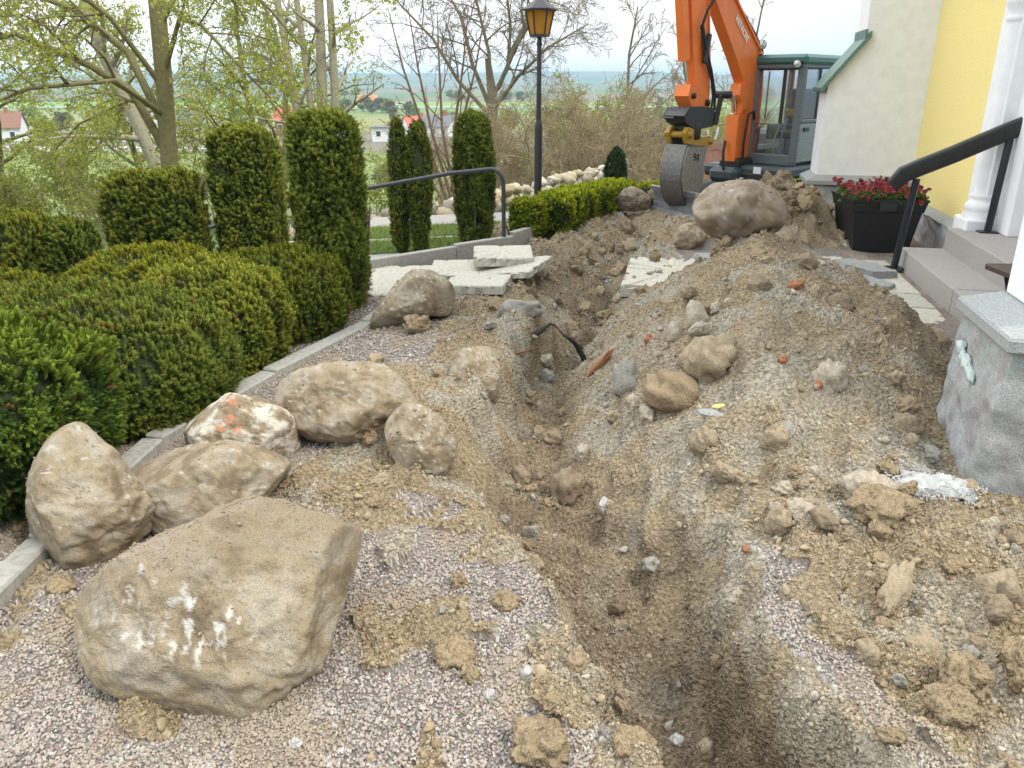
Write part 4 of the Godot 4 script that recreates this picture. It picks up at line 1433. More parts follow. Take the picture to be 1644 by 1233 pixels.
func tree_parts(root: Node3D, t: Grower, bark: Material, twig: Material) -> void:
	if t.trunk.v.size():
		put("trunk", t.trunk.mesh(true), bark, root)
	if t.limbs.v.size():
		put("branches", t.limbs.mesh(true), bark, root).set_meta("kind", "stuff")
	if t.twigs.v.size():
		put("twigs", t.twigs.mesh(true), twig, root).set_meta("kind", "stuff")


const LEAF1 := Color(0.27, 0.29, 0.045)
const LEAF2 := Color(0.44, 0.43, 0.11)


func limes() -> void:
	var leaf := leaf_mesh(0.044)
	# the old lime: trunk and its traced heavy limbs, then free branching
	var t := Grower.new()
	t.r.seed = 71
	t.droop = 0.3
	t.spread = 0.75
	t.levels = 3
	t.kids = [0, 14, 9]
	t.ratio = 0.42
	t.thin = 0.0045
	var o := thing("lime_tree", "old lime tree with thick trunk and arching limbs, coming into leaf at the left", "tree", Vector3(-5.2, -1.9, -12.5))
	t.finish([Vector3(-0.08, -0.3, 0), Vector3(-0.03, 1.2, 0), Vector3(-0.0, 2.3, 0), Vector3(0.1, 3.5, 0), Vector3(0.16, 4.6, 0), Vector3(0.2, 7.0, 0.1)], [0.24, 0.15, 0.125, 0.12, 0.115, 0.08], 0, 6.0)
	var limbs := [
		[Vector3(-0.02, 2.5, 0), Vector3(-0.35, 3.35, 0.1), Vector3(-0.8, 3.7, 0.3), Vector3(-1.6, 4.1, 0.6), Vector3(-2.4, 3.9, 0.9), Vector3(-3.4, 3.45, 1.2), Vector3(-4.6, 2.8, 1.4)],
		[Vector3(0.0, 2.9, 0), Vector3(-0.5, 3.9, -0.3), Vector3(-1.3, 4.5, -0.5), Vector3(-2.4, 4.85, -0.8), Vector3(-3.6, 4.7, -1.0), Vector3(-4.8, 4.2, -1.0)],
		[Vector3(0.08, 3.4, 0), Vector3(-0.3, 4.3, 0.5), Vector3(-1.0, 5.0, 1.0), Vector3(-1.9, 5.4, 1.5), Vector3(-3.0, 5.2, 1.8)],
		[Vector3(0.12, 3.6, 0), Vector3(0.6, 4.3, 0.4), Vector3(1.0, 4.2, 0.7), Vector3(1.5, 3.7, 0.9), Vector3(2.0, 3.2, 1.0)],
		[Vector3(0.14, 4.2, 0), Vector3(0.7, 4.9, 0.2), Vector3(1.3, 4.9, 0.4), Vector3(1.9, 4.4, 0.5), Vector3(2.5, 3.7, 0.6)],
		[Vector3(0.16, 4.6, 0), Vector3(0.6, 5.4, -0.4), Vector3(1.3, 5.7, -0.7), Vector3(2.1, 5.4, -0.9), Vector3(2.9, 4.7, -1.0)],
		[Vector3(0.16, 4.8, 0), Vector3(0.0, 5.5, 0.7), Vector3(-0.4, 5.8, 1.4), Vector3(-0.9, 5.4, 2.1), Vector3(-1.4, 4.7, 2.6)],
		[Vector3(0.18, 5.4, 0), Vector3(-0.6, 6.2, -0.2), Vector3(-1.7, 6.6, -0.3), Vector3(-3.0, 6.4, -0.2), Vector3(-4.2, 5.8, 0.0)],
		[Vector3(0.02, 2.7, 0), Vector3(-0.4, 3.1, -0.8), Vector3(-1.2, 3.2, -1.6), Vector3(-2.4, 2.8, -2.2), Vector3(-3.4, 2.1, -2.6)],
		[Vector3(0.05, 3.0, 0), Vector3(-0.2, 3.5, 0.9), Vector3(-0.9, 3.4, 1.8), Vector3(-1.9, 2.9, 2.5), Vector3(-2.8, 2.2, 3.0)],
	]
	var k := 0
	for l in limbs:
		var radii := []
		for i in l.size():
			radii.append(lerpf(0.068 if k < 2 else 0.042, 0.011, i / float(l.size() - 1)))
		t.finish(l, radii, 1, 3.4 if k < 3 else 2.8)
		k += 1
	tree_parts(o, t, mats.bark_moss, mats.bark_moss)
	rng.seed = 72
	leaves(o, t, 2.0, leaf, LEAF1, LEAF2, 0.08, mats.leaf)
	# leaning pale trunk beside it
	t = Grower.new()
	t.r.seed = 73
	t.droop = 0.12
	t.kids = [10, 6, 4]
	t.ratio = 0.4
	o = thing("tree", "slim pale trunk leaning left beside the old lime tree", "tree", Vector3(-7.3, -2.0, -17.0))
	t.finish([Vector3(0.35, 0.4, 0), Vector3(0.1, 1.4, 0), Vector3(-0.35, 3.0, 0), Vector3(-0.8, 4.2, 0), Vector3(-1.2, 6.5, 0)], [0.17, 0.14, 0.12, 0.11, 0.05], 0, 4.5)
	tree_parts(o, t, mats.bark_pale, mats.bark_moss)
	leaves(o, t, 2.4, leaf, LEAF1, LEAF2, 0.12, mats.leaf)
	# further leafing trees behind, and brush along the slope
	var spots := [[Vector3(-12.5, -3.0, -19.0), 6.5, "leafing tree standing at the left edge of the view"], [Vector3(-9.8, -3.2, -22.0), 6.5, "leafing tree with a slim trunk, between left edge and leaning trunk"], [Vector3(-6.9, -3.0, -23.0), 7.5, "slim upright trunk with yellow-green leaves right of the lime trunk"], [Vector3(-6.2, -3.0, -21.5), 7.5, "second slim leafing trunk right of the lime, nearer the multi-stemmed tree"]]
	k = 0
	for s in spots:
		t = Grower.new()
		t.r.seed = 80 + k
		t.droop = 0.2
		t.kids = [16, 8, 5]
		t.ratio = 0.36
		t.spread = 0.9
		o = thing("tree", s[2], "tree", s[0])
		t.grow(Vector3.ZERO, Vector3(0.02, 1, 0), s[1], 0.13, 0)
		tree_parts(o, t, mats.bark_moss, mats.bark_moss)
		leaves(o, t, 2.2, leaf_mesh(0.05), LEAF1, LEAF2, 0.2, mats.leaf)
		k += 1
	# four bare stems of the ash clump
	o = thing("ash_tree", "ash tree of four smooth pale bare stems, left of the lamp", "tree", Vector3(-4.6, -2.8, -20.0))
	t = Grower.new()
	t.r.seed = 91
	t.kids = [6, 5, 3]
	t.ratio = 0.33
	t.spread = 0.8
	for st in [[-0.45, -0.85, 0.1], [-0.12, -0.35, 0.085], [0.1, 0.28, 0.13], [0.42, 0.5, 0.1]]:
		t.finish([Vector3(st[0] * 0.3, 0, 0), Vector3(st[0], 3.4, 0.1), Vector3(lerpf(st[0], st[1], 0.5), 5.4, 0.0), Vector3(st[1], 7.4, 0.1), Vector3(st[1] * 1.5, 9.5, 0.1)], [st[2] * 1.2, st[2] * 1.0, st[2] * 0.85, st[2] * 0.7, 0.03], 0, 5.0)
	tree_parts(o, t, mats.bark_pale, mats.bark_grey)


func bare_trees() -> void:
	# the large bare tree behind the lamp
	var t := Grower.new()
	t.r.seed = 101
	t.kids = [0, 13, 10, 7]
	t.levels = 4
	t.ratio = 0.46
	t.spread = 0.75
	t.thin = 0.0065
	t.wander = 0.3
	t.droop = 0.1
	var o := thing("bare_tree", "large bare tree with forking limbs behind the lamp post", "tree", Vector3(-0.7, -3.2, -30.0))
	t.finish([Vector3(0.1, -0.5, 0), Vector3(0.05, 2.0, 0), Vector3(-0.0, 4.4, 0), Vector3(-0.15, 5.6, 0)], [0.3, 0.23, 0.18, 0.1], 0, 6.0)
	for l in [
		[Vector3(0, 4.2, 0), Vector3(-0.1, 5.8, 0.2), Vector3(-0.45, 7.2, 0.3), Vector3(-0.9, 8.4, 0.4), Vector3(-1.3, 10.0, 0.4)],
		[Vector3(0, 3.6, 0), Vector3(-1.2, 4.9, 0.2), Vector3(-2.0, 6.2, 0.3), Vector3(-3.0, 7.2, 0.3), Vector3(-4.0, 8.3, 0.2)],
		[Vector3(0, 4.3, 0), Vector3(0.55, 5.3, -0.2), Vector3(0.65, 6.6, -0.4), Vector3(0.5, 7.8, -0.4), Vector3(0.6, 9.6, -0.3)],
		[Vector3(0.2, 4.6, 0), Vector3(0.8, 5.9, 0.3), Vector3(1.5, 7.0, 0.5), Vector3(2.4, 7.9, 0.6), Vector3(3.5, 8.6, 0.6)],
		[Vector3(-0.05, 3.9, 0), Vector3(-0.7, 5.4, -0.5), Vector3(-1.1, 7.0, -0.8), Vector3(-1.9, 8.3, -1.0), Vector3(-2.4, 9.6, -1.0)],
		[Vector3(0.55, 5.6, -0.2), Vector3(1.3, 6.9, -0.6), Vector3(2.0, 8.0, -0.8), Vector3(2.8, 8.8, -0.8)],
		[Vector3(0.1, 4.0, 0), Vector3(0.9, 5.0, 0.9), Vector3(1.9, 5.9, 1.4), Vector3(3.2, 6.6, 1.6)],
	]:
		var radii := []
		for i in l.size():
			radii.append(lerpf(0.085, 0.016, i / float(l.size() - 1)))
		t.finish(l, radii, 1, 4.2)
	tree_parts(o, t, mats.bark_grey, mats.bark_grey)
	# thin many-stemmed trees by the stone wall
	t = Grower.new()
	t.r.seed = 111
	t.kids = [6, 5, 4]
	t.ratio = 0.36
	t.spread = 0.55
	o = thing("bare_tree", "thin bare tree with several reddish stems before the big bare tree", "tree", Vector3(-1.25, -1.3, -15.2))
	for st in [[0.0, -0.55], [0.08, -0.05], [0.12, 0.5], [0.2, 0.8], [-0.1, -0.9]]:
		t.finish([Vector3(0.1, 0.0, 0), Vector3(0.1 + st[0], 0.9, 0), Vector3(st[1] * 0.4, 2.1, 0), Vector3(st[1] * 0.75, 3.1, 0), Vector3(st[1], 4.1, 0)], [0.05, 0.034, 0.026, 0.018, 0.007], 0, 3.0)
	tree_parts(o, t, mats.bark_red, mats.bark_red)
	# the brown copse below the churchyard, a few shapes repeated
	var protos := []
	for i in 4:
		t = Grower.new()
		t.r.seed = 121 + i
		t.levels = 3
		t.kids = [13, 9, 7] if i < 3 else [15, 8, 6]
		t.ratio = 0.5 if i < 3 else 0.34
		t.spread = 0.95 if i < 3 else 0.6
		t.wander = 0.25
		t.thin = 0.006
		t.droop = 0.05
		o = Node3D.new()
		for s in ([[-0.5, -1.6], [0.1, 0.3], [0.4, 1.8]] if i < 3 else [[0.0, 0.1]]):
			t.grow(Vector3(s[0] * 0.3, -0.3, s[0] * 0.2), Vector3(s[1] * 0.3, 1, 0.2 * s[0]), 3.6 if i < 3 else 5.6, 0.06 if i < 3 else 0.085, 0)
		tree_parts(o, t, mats.bark_grey if i == 3 else mats.bark_brown, mats.bark_brown if i != 1 else mats.bark_yellow)
		if i == 1 or i == 2:
			rng.seed = 130 + i
			leaves(o, t, 0.35 if i == 1 else 0.08, leaf_mesh(0.05, 2), Color(0.3, 0.3, 0.06), Color(0.36, 0.36, 0.1), 0.1, mats.leaf)
		protos.append(o)
	var spots := [
		[0, 0.6, -22, 1.0, "brown twiggy shrub tree at the left of the copse, behind the round-topped yew"], [2, 1.8, -23, 1.0, "brown shrub tree of the copse just right of the lamp post"], [1, 2.6, -26, 1.15, "yellow-green willow in the middle of the copse"],
		[1, 1.3, -28, 1.1, "yellowish willow close behind the lamp post in the copse"], [0, 3.2, -24, 1.0, "brown twiggy shrub tree at the middle of the copse above the stone wall"], [2, 4.4, -25, 0.95, "brown shrub tree of the copse beside the slim bare tree"],
		[3, 4.2, -30, 1.4, "slim tall bare tree standing against the white sky right of the copse"], [3, 5.4, -27, 1.05, "thin straight tree left of the excavator bucket"], [3, 6.1, -29, 1.0, "thin straight tree behind the excavator bucket"],
		[1, 6.2, -30, 1.1, "greenish willow behind the excavator arm"], [1, 7.6, -29, 1.1, "greenish willow between excavator arm and boom"], [3, 7.4, -26, 1.25, "bare tree seen between the excavator arm and boom"],
		[0, -1.6, -26, 0.9, "low brown shrub tree behind the split yew"], [2, -0.4, -24, 0.85, "low brown shrub between the split and the round-topped yew"], [0, 5.6, -24, 0.75, "low brown thicket behind the small thuja"],
		[2, -3.4, -30, 0.8, "pale scrub in the gap between tall column and split yew"], [2, 2.2, -21, 0.75, "low brown thicket above the stone wall near the lamp post"],
	]
	var used := [false, false, false, false]
	var k := 0
	for s in spots:
		var q: Node3D = protos[s[0]] if not used[s[0]] else protos[s[0]].duplicate()
		used[s[0]] = true
		q.name = numbered("bare_tree" if s[0] != 1 else "willow")
		add_child(q)
		q.position = Vector3(s[1], valley(s[1], s[2]) - 0.05, s[2])
		q.rotation.y = k * 2.1
		q.scale = Vector3.ONE * s[3]
		tag(q, s[4], "tree", "trees of the copse below the churchyard")
		k += 1
	# brush at the left, below the leaning trunk
	var brush := [[-5.6, -11.5], [-6.8, -13.0], [-4.6, -12.5], [-8.4, -14.5], [-3.2, -13.2], [-7.6, -11.6], [-2.4, -15.5]]
	k = 0
	for s in brush:
		t = Grower.new()
		t.r.seed = 160 + k
		t.levels = 2
		t.kids = [5, 5]
		t.spread = 0.8
		t.thin = 0.004
		o = thing("bush", ["leafing brush below the lime trunk", "leafing brush left of the leaning trunk's foot", "leafing brush right of the lime trunk's foot", "leafing brush at the left, farthest down the slope", "light green bush in the gap left of the split yew", "leafing brush at the left edge above the dark hedge", "bright green bush beyond the stone wall's left end"][k], "bush", Vector3(s[0], valley(s[0], s[1]) - 0.1, s[1]), 0.0, "spring brush on the slope")
		for i in 7:
			t.grow(Vector3(t.r.randf_range(-0.4, 0.4), 0, t.r.randf_range(-0.4, 0.4)), Vector3(t.r.randf_range(-0.5, 0.5), 1, t.r.randf_range(-0.5, 0.5)), t.r.randf_range(0.7, 1.3), 0.014, 0)
		tree_parts(o, t, mats.bark_brown, mats.bark_brown)
		rng.seed = 170 + k
		leaves(o, t, 1.8, leaf_mesh(0.04), Color(0.17, 0.2, 0.04), Color(0.34, 0.35, 0.08), 0.09, mats.leaf)
		k += 1


# ---------------------------------------------------------------- valley and hills
func valley(x: float, z: float) -> float:
	var d := -z
	if d < 13.0:
		return -0.45
	if d < 75.0:
		var t := (d - 13.0) / 62.0
		return lerpf(-0.5, -9.0, t * 0.75 + 0.25 * (1.0 - (1.0 - t) * (1.0 - t)))
	if d < 300.0:
		return -9.0 + 0.25 * sin(x * 0.03) * sin(d * 0.021)
	if d < 1500.0:
		return lerpf(-9.0, -1.0, pow((d - 300.0) / 1200.0, 0.9))
	var h := 12.0 + 26.0 * (0.6 + 0.4 * sin(x * 0.0016 + 1.9) + 0.18 * sin(x * 0.0047))
	return lerpf(-1.0, h, smoothstep(1500.0, 2700.0, d))


func field_colour(x: float, z: float) -> Color:
	var d := -z
	var n := n_patch.get_noise_2d(x * 0.05, z * 0.05)
	if d < 70.0:
		return Color(0.13, 0.14, 0.05).lerp(Color(0.09, 0.15, 0.03), smoothstep(-0.2, 0.3, n_patch.get_noise_2d(x * 0.5, z * 0.5)))
	if d < 138.0:
		return Color(0.19, 0.25, 0.06) * (1.0 + n * 0.25)
	if d < 200.0:
		return Color(0.2, 0.18, 0.13)
	if d < 380.0:
		return Color(0.26, 0.27, 0.09).lerp(Color(0.16, 0.25, 0.06), smoothstep(250.0, 330.0, d + x * 0.25))
	if d < 470.0:
		return Color(0.2, 0.34, 0.05)
	var s := sin(x * 0.008 + floor(d / 190.0) * 2.3)
	return [Color(0.1, 0.19, 0.05), Color(0.17, 0.22, 0.08), Color(0.07, 0.12, 0.05), Color(0.2, 0.18, 0.11)][int(absf(s * 4.0)) % 4]


func build_valley() -> void:
	var b := MB.new()
	var zs := [8.0, 4.0, 0.0, -4.0, -8.0, -11.0, -12.9]
	var z := -14.0
	while z > -3400.0:
		zs.append(z)
		z *= 1.045
	zs.append_array([-137.8, -138.2, -199.8, -200.2, -379.0, -381.0, -469.0, -471.0])
	zs.sort()
	zs.reverse()
	var nx := 90
	for zz in zs:
		for i in nx:
			var t := i / (nx - 1.0) * 2.0 - 1.0
			var x: float = t * (26.0 + maxf(0.0, -zz) * 1.15)
			var y := valley(x, zz)
			if zz > -13.0 and absf(x) < 3.2:
				y = -0.75
			elif zz > -13.0 and x > 3.2:
				y = -0.12
			b.add(Vector3(x, y - 0.03, zz), field_colour(x, zz))
	for j in zs.size() - 1:
		for i in nx - 1:
			var a := j * nx + i
			b.tri(a, a + nx, a + 1)
			b.tri(a + 1, a + nx, a + nx + 1)
	put("fields", b.mesh(true), mats.field).set_meta("kind", "structure")
	# the distant road with its traffic
	b = MB.new()
	for i in 31:
		var x := -420.0 + i * 22.0
		for s in [[-391.5, 0.06], [-384.5, 0.06], [-383.5, -0.5], [-392.5, -0.5]]:
			b.add(Vector3(x, valley(x, s[0]) + 0.25 + s[1], s[0]))
	for i in 30:
		for q in [[0, 1], [1, 2], [3, 0]]:
			var a: int = i * 4 + q[0]
			var e: int = i * 4 + q[1]
			b.tri(a, a + 4, e)
			b.tri(e, a + 4, e + 4)
	put("road", b.mesh(), mats.road).set_meta("kind", "structure")
	b = MB.new()
	b.box(Transform3D(Basis(), Vector3(0, 0.55, 0)), Vector3(4.2, 0.7, 1.7), 0.2)
	var cab := MB.new()
	cab.prism(PackedVector2Array([Vector2(-1.7, 0.9), Vector2(-1.1, 1.45), Vector2(0.5, 1.45), Vector2(1.3, 0.9)]), -0.75, 0.75)
	var wheel := MB.new()
	wheel.tube([Vector3(0, 0, -0.12), Vector3(0, 0, 0.12)], [0.32, 0.32], 10)
	var names := ["silver car on the far road, left of the orange house", "second silver car on the far road close behind the first", "white car on the far road right of the orange house", "pale car on the far road, farthest right"]
	var k := 0
	for x in [-85.5, -78.5, -62.0, -51.0]:
		var o := thing("car", names[k], "car", Vector3(x, valley(x, -388.0) + 0.31, -388.0), 0.0, "cars on the far road")
		put("body", b.mesh(), mats.car_white if k % 2 else mats.car_silver, o)
		put("cabin", cab.mesh(), mats.dark_glass, o)
		for w in [[-1.3, -0.8], [1.3, -0.8], [-1.3, 0.8], [1.3, 0.8]]:
			put("wheel", wheel.mesh(), mats.rubber, o).position = Vector3(w[0], 0.32, w[1])
		k += 1


func house(label: String, at: Vector3, turn: float, size: Vector3, roof_h: float, wall: Material, roof: Material, wins := 3, chimney := true) -> Node3D:
	var o := thing("house", label, "house", at, turn)
	var b := MB.new()
	b.prism(PackedVector2Array([Vector2(-size.z * 0.5, -1.5), Vector2(size.z * 0.5, -1.5), Vector2(size.z * 0.5, size.y), Vector2(0, size.y + roof_h), Vector2(-size.z * 0.5, size.y)]), -size.x * 0.5, size.x * 0.5, Transform3D(Basis(Vector3.UP, PI / 2), Vector3.ZERO))
	put("wall", b.mesh(), wall, o)
	b = MB.new()
	var w := size.z * 0.5
	for s in [-1.0, 1.0]:
		var sl := Vector2(w, -roof_h).normalized()
		var e := Vector2(w + 0.35, size.y - 0.35 * roof_h / w)
		b.prism(PackedVector2Array([Vector2(0, size.y + roof_h + 0.02), Vector2(e.x * s, e.y + 0.02), Vector2(e.x * s, e.y + 0.17), Vector2(0, size.y + roof_h + 0.19)]), -size.x * 0.5 - 0.3, size.x * 0.5 + 0.3, Transform3D(Basis(Vector3.UP, PI / 2), Vector3.ZERO))
	var r := put("roof", b.mesh(), roof, o)
	if chimney:
		b = MB.new()
		b.box(Transform3D(Basis(), Vector3(size.x * 0.2, size.y + roof_h + 0.3, 0)), Vector3(0.6, 1.2, 0.6), 0.03)
		put("chimney", b.mesh(), mats.brick_wall, r)
	for i in wins:
		b = MB.new()
		var x := (i + 0.5) / wins * size.x - size.x * 0.5
		b.box(Transform3D(Basis(), Vector3(x, size.y * 0.55, size.z * 0.5 + 0.03)), Vector3(1.0, 1.15, 0.1), 0.02)
		var f := put("window", b.mesh(), mats.white_paint, o)
		b = MB.new()
		b.box(Transform3D(Basis(), Vector3(x, size.y * 0.55, size.z * 0.5 + 0.06)), Vector3(0.8, 0.95, 0.08), 0.01)
		put("pane", b.mesh(), mats.dark_glass, f)
	return o


func far_things() -> void:
	var y := func(x: float, z: float) -> float: return valley(x, z)
	house("long low orange-roofed farmhouse beyond the far road", Vector3(-76.0, valley(-76.0, -445.0), -445.0), 0.1, Vector3(10.0, 1.6, 6.0), 2.2, mats.orange_wall, mats.roof_orange)
	house("flat white shed seen between the tall column and split yew", Vector3(-25.2, valley(-25.0, -165.0) + 0.1, -165.0), 0.15, Vector3(4.8, 2.5, 4.0), 0.15, mats.white_wall, mats.roof_grey, 2)
	house("house with bright red roof behind the split yew's tips", Vector3(-21.5, valley(-21.0, -190.0) - 0.8, -190.0), 0.5, Vector3(6.0, 2.4, 5.5), 2.0, mats.white_wall, mats.roof_red)
	house("grey-roofed house right behind the split yew", Vector3(-15.5, valley(-15.0, -180.0), -180.0), -0.4, Vector3(7.0, 2.2, 6.0), 2.0, mats.white_wall, mats.roof_grey)
	house("white house with dark roof seen just right of the lime trunk", Vector3(-66.0, valley(-66.0, -170.0), -170.0), 0.2, Vector3(7.0, 3.0, 6.0), 2.6, mats.white_wall, mats.roof_grey)
	house("white house left of the lime trunk, half hidden by leaves", Vector3(-74.0, valley(-74.0, -165.0), -165.0), -0.3, Vector3(8.0, 3.2, 6.0), 2.6, mats.white_wall, mats.roof_grey)
	house("white house with brown roof at the left among the leaves", Vector3(-98.0, valley(-98.0, -160.0), -160.0), 0.3, Vector3(8.0, 3.0, 6.0), 2.6, mats.white_wall, mats.roof_brown)
	house("pale low house at the far left edge", Vector3(-108.0, valley(-108.0, -158.0), -158.0), 0.0, Vector3(7.0, 2.6, 6.0), 1.8, mats.white_wall, mats.roof_grey)
	house("house with brick red roof behind the tall column's left", Vector3(-49.0, valley(-49.0, -185.0), -185.0), 0.2, Vector3(6.0, 3.2, 6.0), 2.6, mats.brick_wall, mats.roof_red)
	house("white house with red tiled roof between bucket and boom", Vector3(6.45, -2.25, -24.5), -0.35, Vector3(3.4, 1.15, 2.4), 0.85, mats.white_wall, mats.roof_tile, 2, false)
	# low white field wall along the green field at the left
	var b := MB.new()
	for i in 60:
		var x := -125.0 + i * 1.3
		b.box(Transform3D(Basis(Vector3.UP, 0.02 * (i % 3)), Vector3(x, valley(x, -140.0) + 0.25 + 0.05 * (i % 4), -140.0)), Vector3(1.25, 0.8, 0.6), 0.08)
	tag(put("field_wall", b.mesh(), mats.white_wall), "pale low wall along the far edge of the green field at the left", "wall")
	# tree clumps of the valley: one shape, many times
	var t := Grower.new()
	t.r.seed = 201
	t.levels = 2
	t.kids = [12, 9]
	t.ratio = 0.5
	t.spread = 0.9
	t.thin = 0.03
	var proto := Node3D.new()
	t.grow(Vector3(0, -0.5, 0), Vector3.UP, 6.0, 0.25, 0)
	tree_parts(proto, t, mats.bark_brown, mats.bark_brown)
	rng.seed = 202
	leaves(proto, t, 2.6, leaf_mesh(0.45, 3), Color(0.13, 0.12, 0.06), Color(0.2, 0.2, 0.07), 0.5, mats.leaf_far)
	var proto2: Node3D = proto.duplicate()
	var lf: MultiMeshInstance3D = proto2.get_node("leaves")
	var buf := lf.multimesh.buffer
	var mm := MultiMesh.new()
	mm.transform_format = MultiMesh.TRANSFORM_3D
	mm.use_colors = true
	mm.mesh = lf.multimesh.mesh
	mm.instance_count = buf.size() / 16
	for i in buf.size() / 16:
		buf[i * 16 + 12] *= 1.15
		buf[i * 16 + 13] *= 1.75
		buf[i * 16 + 14] *= 0.9
	mm.buffer = buf
	lf.multimesh = mm
	rng.seed = 203
	var first := true
	for s in [[-62, -330, 12, 1, "budding tree in the clump right beside the orange farmhouse"], [-55, -332, 5, 0.9, "budding tree in the small clump right of the farmhouse clump"], [-48, -325, 9, 0.9, "budding tree in the clump between farmhouse and red roof"], [-40, -300, 8, 0.9, "budding tree behind the bright red roof"], [-33, -310, 6, 1, "budding tree behind the grey-roofed house"], [-28, -250, 5, 0.8, "budding tree below the road behind the grey roof"], [-18, -240, 7, 0.9, "budding tree in the valley between split yew and round yew"], [-10, -230, 7, 0.8, "budding tree in the valley behind the round-topped yew"], [2, -220, 9, 0.9, "budding tree in the valley just left of the lamp post"], [14, -230, 8, 0.9, "budding tree in the valley just right of the lamp post"], [26, -210, 7, 0.8, "budding tree far behind the willow of the copse"], [40, -220, 8, 1, "budding tree in the valley far behind the slim bare tree of the copse"], [-84, -200, 6, 0.8, "budding tree behind the white houses beside the lime trunk"], [-94, -205, 6, 0.9, "budding tree behind the white houses left of the lime trunk"], [-104, -190, 6, 0.8, "budding tree behind the brown-roofed white house"], [-60, -210, 5, 0.7, "budding tree behind the red roof seen past the tall column"], [-72, -215, 6, 0.8, "budding tree beyond the white houses, farther up the valley"], [-114, -200, 6, 0.9, "budding tree at the far left behind the pale low house"], [-38, -520, 10, 1, "budding tree on the rise beyond the road, right of the farmhouse"], [-120, -620, 14, 1, "budding tree on the rise beyond the road at the left"], [0, -480, 14, 1, "budding tree on the rise beyond the road behind the lamp"], [60, -400, 12, 1, "budding tree on the rise behind the excavator bucket"], [-30, -75, 3, 0.5, "young tree on the slope seen left of the split yew"], [-26, -82, 3, 0.5, "young tree on the slope lower left of the split yew"], [-14, -95, 3, 0.6, "young tree low on the slope behind the split yew"], [-8, -90, 3, 0.6, "young tree low on the slope behind the round-topped yew"]]:
		for j in maxi(1, int(s[2]) / 3):
			var q: Node3D
			if first:
				q = proto
			else:
				q = (proto if j % 2 == 0 else proto2).duplicate()
			first = false
			q.name = numbered("valley_tree")
			add_child(q)
			var x: float = s[0] + rng.randf_range(-5, 5) * (1.0 + -s[1] * 0.002)
			var z: float = s[1] + rng.randf_range(-8, 8)
			q.position = Vector3(x, valley(x, z) - 0.2, z)
			q.rotation.y = rng.randf() * TAU
			var sc: float = s[3] * rng.randf_range(0.55, 1.0)
			q.scale = Vector3(sc * rng.randf_range(0.9, 1.3), sc, sc * 1.1)
			tag(q, s[4], "tree", "trees in the valley clumps")
	proto2.free()


# ---------------------------------------------------------------- churchyard furniture
func lamp_post() -> void:
	var o := thing("street_lamp", "black lamp post with a six-sided amber glass lantern, beside the low box hedge", "street lamp", Vector3(0.36, -0.18, -11.36))
	var b := MB.new()
	b.lathe([Vector2(0.0, -0.3), Vector2(0.055, -0.3), Vector2(0.053, 1.18), Vector2(0.046, 1.24), Vector2(0.036, 1.27)], 14)
	put("post_sleeve", b.mesh(true), mats.black_metal, o)
	b = MB.new()
	b.lathe([Vector2(0.034, 1.2), Vector2(0.03, 2.2), Vector2(0.038, 2.21), Vector2(0.038, 2.235), Vector2(0.03, 2.25), Vector2(0.03, 2.32), Vector2(0.0, 2.32)], 12)
	put("post", b.mesh(true), mats.black_metal, o)
	b = MB.new()
	var lo := 2.33
	var hi := 2.63
	b.lathe([Vector2(0.0, lo - 0.02), Vector2(0.13, lo - 0.02), Vector2(0.13, lo + 0.012), Vector2(0.0, lo + 0.012)], 6)
	put("lantern_floor", b.mesh(), mats.black_metal, o)
	for k in 6:
		var a0 := TAU * k / 6.0
		var a1 := TAU * (k + 1) / 6.0
		var p := func(a: float, r: float, y: float) -> Vector3: return Vector3(cos(a) * r, y, sin(a) * r)
		b = MB.new()
		b.tube([p.call(a0, 0.123, lo), p.call(a0, 0.186, hi)], [0.011, 0.011], 4)
		put("bar", b.mesh(), mats.black_metal, o)
		b = MB.new()
		var n := Vector3(cos((a0 + a1) * 0.5), 0, sin((a0 + a1) * 0.5)) * 0.006
		var q := [p.call(a0, 0.118, lo + 0.01), p.call(a1, 0.118, lo + 0.01), p.call(a1, 0.181, hi), p.call(a0, 0.181, hi)]
		var inner := []
		for v in q:
			inner.append(v - n)
		b.poly(q, Vector3(0, 2.45, 0))
		inner.reverse()
		b.poly(inner, Vector3(0, 2.45, 0) + n * 1000.0)
		for i in 4:
			b.poly([q[i], q[(i + 1) % 4], inner[3 - (i + 1) % 4], inner[3 - i]], (q[0] + q[2] - n) * 0.5)
		put("pane", b.mesh(), mats.amber, o)
	b = MB.new()
	b.lathe([Vector2(0.0, hi - 0.01), Vector2(0.22, hi - 0.01), Vector2(0.225, hi + 0.012), Vector2(0.06, hi + 0.13), Vector2(0.035, hi + 0.15), Vector2(0.0, hi + 0.2)], 6)
	put("roof", b.mesh(), mats.black_metal, o)
	b = MB.new()
	b.lathe([Vector2(0.0, lo), Vector2(0.022, lo), Vector2(0.022, lo + 0.06), Vector2(0.035, lo + 0.1), Vector2(0.03, lo + 0.18), Vector2(0.0, lo + 0.2)], 10)
	put("bulb", b.mesh(true), mats.white_paint, o)


